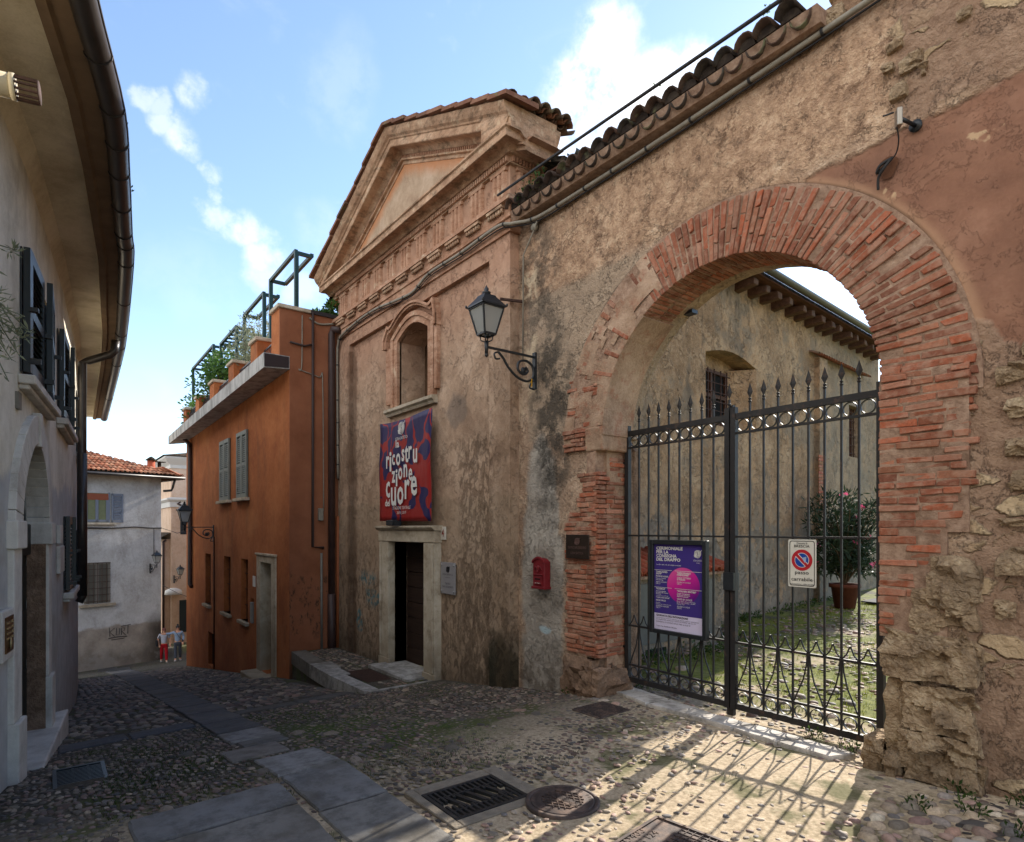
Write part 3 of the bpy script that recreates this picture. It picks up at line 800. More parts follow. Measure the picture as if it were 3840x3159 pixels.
# window niche t 3.6..5.45, z 3.85..5.25 ; small window t 10.3..11.2
def side_wall(mb):
    ZT = 6.72
    n0, n1, nz0, nz1 = 3.55, 5.45, 3.85, 5.15
    w0, w1, wz0, wz1 = 10.35, 11.15, 3.78, 5.1
    swbox(mb, T0, n0, -.6, 0, -1, ZT); swbox(mb, n1, w0, -.6, 0, -1, ZT); swbox(mb, w1, T1, -.6, 0, -1, ZT)
    swbox(mb, n0, n1, -.6, 0, -1, nz0); swbox(mb, w0, w1, -.6, 0, -1, wz0); swbox(mb, w0, w1, -.6, 0, wz1, ZT)
    # splayed niche: arched head
    pts = [(n0+(n1-n0)*i/8, nz1+.16*math.sin(pi*i/8)) for i in range(9)]
    vs = [sw(t, 0, z) for t, z in pts]+[sw(t, 0, ZT) for t, z in pts]+[sw(t, -.6, z) for t, z in pts]+[sw(t, -.6, ZT) for t, z in pts]
    n = 9; fs = []
    for i in range(n-1): fs += [(i, i+1, n+i+1, n+i), (i, 2*n+i, 2*n+i+1, i+1), (2*n+i, 3*n+i, 3*n+i+1, 2*n+i+1)]
    mb.add(vs, fs)
    # splay jambs (far side slopes), back of niche
    swbox(mb, n0, n1, -.6, -.40, nz0-.1, nz1+.3)
    mb.add([sw(n1, 0, nz0), sw(n1, 0, nz1), sw(n1-.5, -.4, nz1-.05), sw(n1-.5, -.4, nz0)], [(0, 1, 2, 3)])
    mb.add([sw(n0, 0.002, nz0), sw(n1, 0.002, nz0), sw(n1-.5, -.4, nz0+.1), sw(n0, -.4, nz0+.1)], [(0, 1, 2, 3)])
side_wall(hall_parts)
swbox(hall_parts, T1-.3, T1, -6.2, -.6, -1, 6.72)
hall_parts.build('side_wall', M['yard'], church)
# pilaster step and brick slit farther back
mb = MB(); swbox(mb, 8.25, 8.7, -.05, .12, -.5, 5.9); mb.build('buttress', M['yard'], church)
mb = MB()
for i in range(18):
    mb.col = lin(150+R.uniform(-20, 20), 92+R.uniform(-12, 12), 70+R.uniform(-8, 8)); mb.hascol = True
    t = 8.2; z = 2.3+i*.075; swbox(mb, t-.02, t+R.uniform(.25, .4), .115, .135, z, z+.058)
mb.build('bricks', M['brick'], church)
def barred(t0, t1, o, z0, z1, name='window'):
    f = MB(); swbox(f, t0, t1, o-.06, o-.04, z0, z1); w = f.build(name, M['pit'], church)
    f = MB()
    for a, b in ((t0, t0+.07), (t1-.07, t1), ((t0+t1)/2-.03, (t0+t1)/2+.03)): swbox(f, a, b, o-.04, o, z0, z1)
    for z in (z0, (z0+z1)/2, z1-.07): swbox(f, t0, t1, o-.039, o-.003, z, z+.07)
    f.build('frame', M['plank'], w)
    b = MB(); n = 5
    for i in range(n):
        t = t0+(t1-t0)*(i+.5)/n; b.bar(sw(t, o+.06, z0), sw(t, o+.06, z1), .018)
    for i in range(6):
        z = z0+(z1-z0)*(i+.5)/6; b.bar(sw(t0, o+.062, z), sw(t1, o+.062, z), .02, .012)
    b.build('bars', M['rustbar'], w)
barred(3.75, 4.92, -.34, 3.95, 5.02); barred(10.37, 11.13, -.2, 3.8, 5.08)
# hall roof, eave beams and gutter
mb = MB()
e0, e1 = T0-.2, T1-.45
mb.add([sw(e0, .42, 6.83), sw(e1, .42, 6.83), sw(e1, -3.2, 8.25), sw(e0, -3.2, 8.25), sw(e1, -6.8, 6.83), sw(e0, -6.8, 6.83)]+[sw(e0, .42, 6.76), sw(e1, .42, 6.76), sw(e1, -3.2, 8.18), sw(e0, -3.2, 8.18)],
       [(0, 1, 2, 3), (3, 2, 4, 5), (6, 7, 8, 9), (0, 1, 7, 6), (0, 3, 9, 6), (1, 2, 8, 7)])
mb.build('roof', M['tile_dark'], church)
for i in range(24):
    mb = MB(); t = -.1+i*.52+R.uniform(-.06, .06)
    q = [sw(t, -.05, 6.50), sw(t+.16, -.05, 6.50), sw(t+.16, .40, 6.53), sw(t, .40, 6.53), sw(t, -.05, 6.72), sw(t+.16, -.05, 6.72), sw(t+.16, .40, 6.66), sw(t, .40, 6.66)]
    mb.hexa([(a+R.uniform(-.015, .015), b+R.uniform(-.02, .02), c+R.uniform(-.02, .02)) for a, b, c in q]); mb.build('eave_beam', M['woodBeam'], church, .012)
mb = MB(); swbox(mb, e0, e1, -.04, .44, 6.725, 6.755); mb.build('eave_boards', m_wood('eave boards', lin(60, 36, 26), lin(96, 60, 42), (6, 1, 6), .9), church)
mb = MB()
gp = [(.085*math.cos(a), .085*math.sin(a)) for a in [pi+pi*i/10 for i in range(11)]]
vs = []
for t in (e0, e1):
    for a, b in gp: vs.append(sw(t, .55+a, 6.83+b))
    for a, b in gp[::-1]: vs.append(sw(t, .55+a*.9, 6.835+b*.9))
m = 22
mb.add(vs, [(i, (i+1) % m, m+(i+1) % m, m+i) for i in range(m)]+[tuple(range(m)), tuple(range(m, 2*m))], False)
mb.build('gutter', M['gutter'], church)
# small row of tiles let into the wall
mb = MB()
for i in range(24):
    t = 8.0+i*.14; mb.col = lin(*R.choice([(150, 96, 70), (128, 84, 62), (110, 86, 70)])); mb.hascol = True
    pts = [sw(t+.06*math.cos(a), 0, 5.99+.05*math.sin(a)) for a in [pi*j/6 for j in range(7)]]
    pt2 = [sw(t+.06*math.cos(a), .22, 5.90+.05*math.sin(a)) for a in [pi*j/6 for j in range(7)]]
    mb.add(pts+pt2, [(j, j+1, 8+j, 7+j) for j in range(6)])
mb.build('tile_course', M['tile_red'], church)

# ---- entablature
PATH = [(-12.72, F), (-6.60, F), (-6.60, 5.56)]
def rev(p): return p
mb = MB()
# travel left->right along the facade, outward is -Y = right-hand side
mb.sweep([(-.02, 5.94), (.03, 5.94), (.03, 6.11), (.055, 6.12), (.055, 6.285), (.075, 6.30), (.13, 6.31), (.13, 6.37), (.0, 6.38), (-.02, 6.38)], PATH)
mb.build('architrave', M['stucco'], church)
TX = [-6.83-.553*i for i in range(11)]
for x in TX:
    t = MB()
    for a in (-.16, -.055, .05): t.prism([(x+a, F-.001), (x+a+.03, F-.045), (x+a+.08, F-.045), (x+a+.11, F-.001)], 'z', 6.385, 6.79)
    t.box(x-.18, x+.18, F-.05, F, 6.79, 6.84)
    tg = t.build('triglyph', M['stucco'], church)
    t = MB(); t.box(x-.18, x+.18, F-.12, F-.056, 6.262, 6.30)
    for i in range(6): t.lathe([(.026, 6.20), (.016, 6.262)], (x-.15+.06*i, F-.088, 0), 6)
    t.build('guttae', M['cornice'], tg)
t = MB()
for a in (5.12, 5.235, 5.35): t.prism([(-6.61, a), (-6.565, a+.03), (-6.565, a+.08), (-6.61, a+.11)], 'z', 6.385, 6.79)
t.box(-6.61, -6.56, 5.10, 5.48, 6.79, 6.84); t.build('triglyph', M['stucco'], church)
mb = MB()
n = 0; x = -12.66
while x < -6.6: mb.box(x, x+.032, F-.085, F-.02, 6.865, 6.935); x += .056
y = 5.0
while y < 5.55: mb.box(-6.6, -6.525, y, y+.032, 6.865, 6.935); y += .056
mb.build('dentils', M['stucco'], church)
mb = MB()
mb.sweep([(-.02, 6.842), (.05, 6.845), (.05, 6.862), (.03, 6.866), (.03, 6.94), (.10, 6.945), (.13, 6.965), (.17, 6.985), (.19, 6.995), (.29, 6.985), (.30, 6.99), (.30, 7.085), (.325, 7.10), (.325, 7.125), (-.02, 7.19)], [(-12.95, F), (-6.60, F), (-6.60, 5.58)])
mb.build('cornice', M['cornice'], church)
# ---- raking cornices (one part each side), dentils under them
def rake(prof, x0, x1, segs=24):
    b = MB(); m = len(prof); vs = []
    for i in range(segs+1):
        x = x0+(x1-x0)*i/segs
        for o, h in prof: vs.append((x, 5.02-o, rk(x)+h*1.083))
    fs = [(i*m+k, (i+1)*m+k, (i+1)*m+(k+1) % m, i*m+(k+1) % m) for i in range(segs) for k in range(m)]
    fs += [tuple(range(m)), tuple(range(segs*m, (segs+1)*m))]
    return b.add(vs, fs)
RP = [(-.02, -.17), (.03, -.165), (.03, -.115), (.075, -.11), (.075, -.085), (.02, -.08), (.02, -.03), (.06, -.02), (.10, .02), (.13, .035), (.27, .03), (.28, .04), (.28, .135), (.30, .145), (.31, .165), (.345, .19), (.375, .235), (.39, .275), (.39, .30), (-.5, .32), (-.5, -.17)]
rake(RP, -13.12, AX).build('raking_cornice', M['cornice'], church)
rake(RP, AX, -6.24).build('raking_cornice', M['cornice'], church)
mb = MB()
x = -12.6
while x < -6.7:
    z = rk(x)
    if z > 7.22: mb.add([(x, 4.955, z-.085), (x+.03, 4.955, rk(x+.03)-.085), (x+.03, 4.955, rk(x+.03)-.03), (x, 4.955, z-.03), (x, 5.0, z-.085), (x+.03, 5.0, rk(x+.03)-.085), (x+.03, 5.0, rk(x+.03)-.03), (x, 5.0, z-.03)], [(0, 1, 2, 3), (0, 1, 5, 4), (1, 2, 6, 5), (0, 3, 7, 4), (2, 3, 7, 6)])
    x += .056
mb.build('dentils', M['stucco'], church)
# tympanum field slightly inset, own grey-pink limewash
def ty_extra(k, c, p, h):
    o = k.xyz(p); ax = k.math('ABSOLUTE', k.math('ADD', o[0], 9.66))
    ln = k.math('SUBTRACT', 8.47, MUL(k, ax, .417)); d = k.math('SUBTRACT', ln, o[2])
    return k.mix(MUL(k, k.sm(k.math('ADD', d, MUL(k, k.noise(p, 3), .3)), .62, .3), .8), c, lin(186, 122, 78))
M['tymp'] = plaster('tympanum wash', [lin(150, 124, 102), lin(170, 146, 122), lin(184, 160, 138)], 50, 1.5, .5, .012, ty_extra, .2)
b_ = .08
MB().prism([(AX-xe+.3, 7.15), (AX+xe-.3, 7.15), (AX, ZA-.14)], 'y', 5.005, 5.03).build('tympanum', M['tymp'], church)
# side return: sloping sima block above the right cornice with tile ends
mb = MB()
mb.sweep([(-.3, 7.13), (.27, 7.125), (.27, 7.16), (.30, 7.20), (.33, 7.27), (.335, 7.33), (-.3, 7.52)], [(-6.58, 4.72), (-6.58, 5.60)])
mb.build('side_sima', M['cornice'], church)
mb = MB()
def coppo(mb, a, b, r0, r1, up=(0, 0, 1), conc=False, colr=None, n=7):
    a, b, up = Vector(a), Vector(b), Vector(up); t = (b-a).normalized(); s_ = t.cross(up).normalized(); u_ = s_.cross(t)
    mb.col = lin(*(colr or (120, 84, 64))); mb.hascol = True
    vs = []
    for p, r in ((a, r0), (b, r1)):
        for rr in (r, r-.014):
            for i in range(n):
                th = pi*i/(n-1); sg = -1 if conc else 1
                vs.append(p+s_*math.cos(th)*rr+u_*math.sin(th)*rr*sg)
    fs = []
    for i in range(n-1): fs += [(i, i+1, 2*n+i+1, 2*n+i), (n+i, 3*n+i, 3*n+i+1, n+i+1), (i, n+i, n+i+1, i+1), (2*n+i, 2*n+i+1, 3*n+i+1, 3*n+i)]
    fs += [(0, 2*n, 3*n, n), (n-1, 2*n-1, 4*n-1, 3*n-1)]
    mb.add(vs, fs, True)
TC = [(92, 66, 52), (110, 74, 56), (84, 70, 58), (124, 82, 60), (72, 60, 50)]
for i in range(6):
    y = 4.72+i*.19
    coppo(mb, (-6.17, y, 7.40), (-6.9, y, 7.72), .085, .075, colr=R.choice(TC))
    coppo(mb, (-6.22, y+.095, 7.44), (-6.9, y+.095, 7.73), .085, .085, conc=True, colr=R.choice(TC))
mb.build('eave_tiles', M['tile_dark'], church)
mb = MB()
for sx in (-1, 1):
    x = 3.55; i = 0
    while x > .05:
        L = .42; xa, xb = AX+sx*x, AX+sx*(x-L)
        mb.color(*R.choice([(116, 78, 62), (104, 72, 58), (94, 72, 60), (130, 92, 74)]))
        za, zc = rk(xa)+.375+.02, rk(xb)+.375-.015
        y0 = 4.57+R.uniform(-.02, .02)
        mb.hexa([(xa, y0, za-.035), (xb, y0, zc-.035), (xb, 5.1, zc-.02), (xa, 5.1, za-.02), (xa, y0, za+.02), (xb, y0, zc+.02), (xb, 5.1, zc+.05), (xa, 5.1, za+.05)])
        for j in range(4):
            y = 5.05+.18*j; coppo(mb, (xa, y, za+.03), (xb, y, zc+.03), .085, .075, colr=R.choice(TC))
        x -= L-.03; i += 1
mb.color(150, 92, 68)
mb.build('rake_tiles', M['tile_red'], church)
mb = MB()
x = -13.0
while x < -6.35:   # mortar bedding under the tiles, crumbly
    w = R.uniform(.06, .16); z = rk(x)+.325
    mb.box(x, x+w, 4.66+R.uniform(-.015, .03), 5.0, z-.03, rk(x+w/2)+.39+R.uniform(-.02, .01), .008); x += w
mb.build('tile_bedding', M['mortar'], church)

# ---- attic window
w = MB(); w.box(-10.0, -8.9, 5.95, 5.97, 4.0, 5.6); win = w.build('attic_window', M['woodDark'], church)
def rv_extra(k, c, p, h): return k.mix(MUL(k, k.sm(k.xyz(wob(k, p, 3, .6))[2], 4.7, 4.2), .5), c, lin(112, 70, 42))
M['reveal'] = plaster('brown reveal', [lin(92, 68, 50), lin(116, 88, 66), lin(134, 106, 82)], 50, 2, .6, .012, rv_extra)
mb = MB(); mb.box(-10.06, -10.003, 5.6, 5.95, 4.05, 5.6); mb.box(-8.897, -8.85, 5.6, 5.95, 4.05, 5.6); mb.box(-10.0, -8.9, 5.6, 5.95, 5.48, 5.6); mb.box(-10.0, -8.9, 5.6, 5.95, 4.02, 4.1)
mb.build('reveal', M['reveal'], win)
mb = MB()
for a, b in ((-9.05, -8.97), (-9.42, -9.36), (-10.0, -9.94)): mb.box(a, b, 5.84, 5.9, 4.1, 5.45)
for z in (4.1, 4.75, 5.3): mb.box(-10.0, -8.9, 5.85, 5.89, z, z+.06)
mb.build('casement', M['plank'], win)
def arcpts(x0, x1, zs, ris, n=12): return [(x0+(x1-x0)*i/n, zs+ris*math.sin(pi*i/n)) for i in range(n+1)]
mb = MB()
IN = [(-10.0, 4.1)]+arcpts(-10.0, -8.9, 5.28, .19)+[(-8.9, 4.1)]
MD = [(-10.13, 4.1)]+arcpts(-10.13, -8.77, 5.33, .25)+[(-8.77, 4.1)]
OU = [(-10.22, 4.1)]+arcpts(-10.22, -8.68, 5.36, .30)+[(-8.68, 4.1)]
mb.strip(MD, IN, 5.035, 'y', 5.12); mb.strip(OU, MD, 5.01, 'y', 5.12)
mb.build('surround', M['stucco'], win)
mb = MB()
HO = [(-10.46, 5.22), (-10.46, 5.40), (-10.28, 5.62), (-10.2, 5.58)]+arcpts(-10.12, -8.78, 5.60, .22, 10)+[(-8.7, 5.62), (-8.62, 5.66), (-8.56, 5.40), (-8.56, 5.22)]
HI = [(-10.36, 5.22), (-10.36, 5.36), (-10.24, 5.50), (-10.2, 5.48)]+arcpts(-10.12, -8.78, 5.52, .22, 10)+[(-8.74, 5.50), (-8.68, 5.52), (-8.64, 5.36), (-8.64, 5.22)]
mb.strip(HO, HI, 4.985, 'y', 5.1)
H2 = [(a*.5+c*.5, b*.5+d*.5) for (a, b), (c, d) in zip(HO, HI)]
mb.strip(HO, H2, 4.955, 'y', 5.0)
for a, b in ((-10.42, -10.24), (-8.66, -8.58)): mb.box(a, b, 5.02, 5.1, 4.2, 5.22)
mb.build('hood_moulding', M['stucco'], win)
mb = MB(); mb.sweep([(-.1, 3.98), (.03, 3.98), (.05, 4.02), (.09, 4.05), (.09, 4.10), (-.3, 4.14)], [(-10.42, 5.06), (-8.66, 5.06)]); mb.build('sill', M['paleStone'], win)

# ---- street door
dr = MB(); dr.box(-10.2, -8.9, 5.36, 5.42, -.52, 1.7); door = dr.build('door', M['woodDark'], church)
mb = MB()
for (a, b) in ((-10.18, -9.57), (-9.53, -8.92)):
    for i in range(8): mb.box(a, b, 5.325, 5.36, -.5+i*.275, -.5+i*.275+.262)
mb.build('boards', M['woodDark'], door, .004)
MB().ball((-9.46, 5.31, .55), .03).build('handle', M['blackiron'], door)
for q in ((-10.57, -10.2, -10.59, -10.17, -10.535, -10.48), (-8.9, -8.55, -8.93, -8.53, -8.63, -8.575)):
    mb = MB(); mb.box(q[0], q[1], 4.955, 5.34, -.56, 1.7); mb.box(q[2], q[3], 4.945, 5.0, -.6, -.42); mb.box(q[4], q[5], 4.935, 4.955, -.4, 1.68)
    mb.build('jamb', M['paleStone'], door, .012, 2)
mb = MB(); mb.box(-10.59, -8.53, 4.945, 5.34, 1.70, 1.90); mb.build('lintel', M['paleStone'], door, .01)
MB().sweep([(-.3, 1.9), (.0, 1.9), (.03, 1.915), (.06, 1.95), (.06, 1.975), (-.3, 1.99)], [(-10.62, 4.945), (-8.5, 4.945)]).build('lintel_moulding', M['paleStone'], door)

# ---- things on the facade
# banner
def m_banner():
    k = N('printed banner'); p = k.pos(); o = k.xyz(p)
    t = k.sm(o[2], 3.8, 2.05)
    v = k.voro(k.map(k.vadd(p, k.noise(p, 1.6, 2, color=True)), (2.4, 0, 1.25)), 1.3, 'DISTANCE_TO_EDGE')
    th = k.math('ADD', .05, MUL(k, t, .17))
    red = k.sm(k.math('SUBTRACT', th, v), -.012, .012)
    c = k.mix(red, lin(38, 33, 78), lin(146, 34, 30))
    return k.out(c, .5, k.bump(k.noise(k.map(p, (1, 1, .4)), 3, 2), .4, .05), 0, .35)
ban = thing('banner', 'purple and red theatre banner hung above the dark door', 'banner', (-9.55, 4.97, 2.05))
mb = MB(); nxx, nzz = 14, 20
TL, TR, BR, BL = (-10.48, 3.86), (-8.60, 3.87), (-8.60, 2.05), (-10.5, 2.07)
vs = []
for j in range(nzz+1):
    for i in range(nxx+1):
        u_, v_ = i/nxx, j/nzz
        x = (TL[0]*(1-u_)+TR[0]*u_)*(1-v_)+(BL[0]*(1-u_)+BR[0]*u_)*v_
        z = (TL[1]*(1-u_)+TR[1]*u_)*(1-v_)+(BL[1]*(1-u_)+BR[1]*u_)*v_
        wv = .018*math.sin(u_*7+v_*9)*(1-v_)+.012*math.sin(u_*13-v_*5)*(1-v_)
        z -= .05*math.sin(pi*u_)*(1-v_)**4
        vs.append((x, 4.935+wv, z))
mb.add(vs, [(j*(nxx+1)+i, j*(nxx+1)+i+1, (j+1)*(nxx+1)+i+1, (j+1)*(nxx+1)+i) for j in range(nzz) for i in range(nxx)], True)
ob = mb.build('cloth', m_banner(), ban); md = ob.modifiers.new('thick', 'SOLIDIFY'); md.thickness = .004
XR, ZU = (1, 0, 0), (0, 0, 1)
BF = 4.905
def tx(mb, body, x, z, h, w=None, al='c', bold=.0, shear=0, y=BF): mb.text(body, (x, y, z), XR, ZU, w, h, 0, al, bold, shear)
mb = MB()
def glyphs(word, xs, zs, h, wid=None):
    for ch, x, z, hh in zip(word, xs, zs, h): mb.text(ch, (x, BF, z), XR, ZU, None, hh, 0, 'c', .022, 0, .72 if ch != 'i' else 1.0)
tx(mb, 'la', -9.73, 3.35, .13, .13, bold=.02)
glyphs('ricostru', [-10.11, -10.0, -9.88, -9.70, -9.52, -9.39, -9.26, -9.09], [3.02, 2.96, 3.06, 3.04, 3.10, 3.07, 3.12, 3.04], [.31, .36, .27, .30, .29, .33, .30, .33])
glyphs('zione', [-9.88, -9.76, -9.62, -9.43, -9.25], [2.75, 2.68, 2.79, 2.82, 2.75], [.29, .31, .29, .31, .29])
glyphs('cuore', [-10.1, -9.88, -9.62, -9.37, -9.13], [2.50, 2.35, 2.36, 2.45, 2.50], [.40, .46, .44, .46, .46])
tx(mb, 'del', -10.12, 2.335, .12, .19, bold=.02)
tx(mb, 'SCENA SINTETICA', -9.58, 3.475, .05, .46)
tx(mb, 'STAGIONE TEATRALE', -9.58, 2.265, .055, .66, shear=.15); tx(mb, '2018 | 2019', -9.58, 2.185, .05, .34)
mb.build('lettering', M['whitepaint'], ban)
mb = MB()
def scribble(mb, cx, cz, r, y, pen, sq=.75):
    for kk in range(5):
        rr = r*(1-.19*kk); pts = []
        for i in range(26):
            a = 2*pi*i/24+kk*.5; q = rr*(1+.06*math.sin(3*a+kk))
            pts.append((cx+q*math.cos(a)*sq, y, cz+q*math.sin(a)))
        mb.tube(pts, pen, 4)
    mb.tube([(cx+r*.1, y, cz-r*.3), (cx+r*.5, y, cz+r*.2), (cx+r*1.2, y, cz+r*1.0)], pen*1.3, 4)
    mb.tube([(cx-r*1.15, y, cz-r*.2), (cx-r*1.0, y, cz-r*.85), (cx-r*.9, y, cz-r*.5), (cx-r*.7, y, cz-r*.95), (cx-r*.5, y, cz-r*.6)], pen*1.1, 4)
scribble(mb, -9.58, 3.67, .105, BF, .006, 1.0)
mb.build('emblem', M['whitepaint'], ban)
# small floodlight on the lintel
fl = thing('floodlight', 'small dark square floodlight on the door lintel under the banner', 'floodlight', (-9.78, 4.85, 1.98))
MB().box(-9.93, -9.68, 4.78, 4.90, 1.985, 2.075).build('housing', M['blackiron'], fl, .01)
MB().box(-9.91, -9.70, 4.80, 4.88, 2.077, 2.083).build('lens', M['glass'], fl)
MB().box(-9.66, -9.63, 4.8, 4.93, 1.98, 2.06).build('bracket', M['blackiron'], fl)
# house number
hn = thing('house_number', 'small white tile with red number 4 beside the theatre door', 'house number', (-8.49, 5.09, 1.85))
MB().box(-8.545+.0, -8.39, 5.07, 5.09, 1.75, 1.96).build('tile', simple('white enamel', lin(204, 196, 182), .4, 0, .4, .08), hn, .006)
MB().text('4', (-8.468, 5.068, 1.80), XR, ZU, .07, .12, .0, 'c', .01).build('number', simple('red enamel', lin(150, 62, 40), .5, 0, .3, .1), hn)
# acrylic plaque
ap = thing('plaque', 'translucent grey acrylic theatre plaque right of the dark door', 'plaque', (-8.3, 5.09, 1.1))
MB().box(-8.50, -8.06, 5.045, 5.06, .90, 1.40).build('sheet', simple('frosted acrylic', lin(142, 138, 138), .2, 0, .5, .05, 4, 0), ap, .004)
mb = MB()
for x in (-8.46, -8.10):
    for z in (.945, 1.355): mb.lathe([(.016, -.01), (.016, .05), (.0, .052)], (x, 5.09, z), 10, 'y')
for v in range(0): pass
mb2 = MB()
for x in (-8.46, -8.10):
    for z in (.945, 1.355): mb2.tube([(x, 5.09, z), (x, 5.036, z)], .016, 10)
mb2.build('studs', simple('steel', lin(150, 150, 150), .3, .8, .5, .1), ap)
mb = MB(); scribble(mb, -8.27, 1.29, .045, 5.043, .004, 1)
for i, (tt, z, h) in enumerate((('SCENA SINTETICA', 1.195, .026), ('teatro', 1.155, .014), ('TEATRO', 1.05, .03), ('SAN DESIDERIO', 1.0, .03))): mb.text(tt, (-8.28, 5.044, z), XR, ZU, [.3, .16, .16, .32][i], h, 0, 'c')
mb.build('lettering', M['ink'], ap)
# grey conduit along the architrave and across the gate wall
cd = [(-12.62, 4.97, 3.0), (-12.63, 4.96, 5.4), (-12.55, 4.95, 5.85), (-12.3, 4.94, 5.97), (-11.36, 4.93, 6.04), (-10.6, 4.93, 6.03), (-9.9, 4.92, 5.95), (-9.2, 4.92, 5.90), (-8.65, 4.92, 6.03), (-7.7, 4.92, 6.02), (-6.8, 4.92, 6.05), (-6.5, 4.97, 6.0), (-6.15, 5.08, 5.965), (-5.46, 5.1, 5.965), (-4.06, 5.1, 5.975), (-2.17, 5.1, 6.03), (-.5, 5.1, 6.1)]
def smoothpath(p, n=6):
    p = [Vector(q) for q in p]; out = []
    for i in range(len(p)-1):
        a, b, c, d = p[max(i-1, 0)], p[i], p[i+1], p[min(i+2, len(p)-1)]
        for j in range(n):
            t = j/n; out.append(.5*((2*b)+(c-a)*t+(2*a-5*b+4*c-d)*t*t+(3*b-a-3*c+d)*t**3))
    return out+[p[-1]]
ct_ = thing('conduit', 'thick grey cable run clipped under the church architrave and along the gate wall', 'cable', (-6.5, 4.97, 6.0))
sp = smoothpath(cd); MB().tube(sp, .024, 8).build('sheath', M['cable'], ct_)
MB().tube([q+Vector((0, .02, -.036)) for q in sp], .009, 6).build('wire', M['darkcable'], ct_)
acc = 0
for a, b in zip(sp, sp[1:]):
    acc += (b-a).length
    if acc > .42: acc = 0; MB().tube([a, a+(b-a).normalized()*.022], .031, 8).build('clip', M['darkcable'], ct_)
# aerial service cable
tag(MB().tube([(-6.69, 4.86, 6.42), (-5.4, 4.7, 6.25), (-2.38, 4.30, 5.805+.0), (.6, 3.9, 5.45)], .016, 6).build('overhead_cable', M['darkcable']), 'black overhead cable stretching from the church frieze across the sky', 'cable')
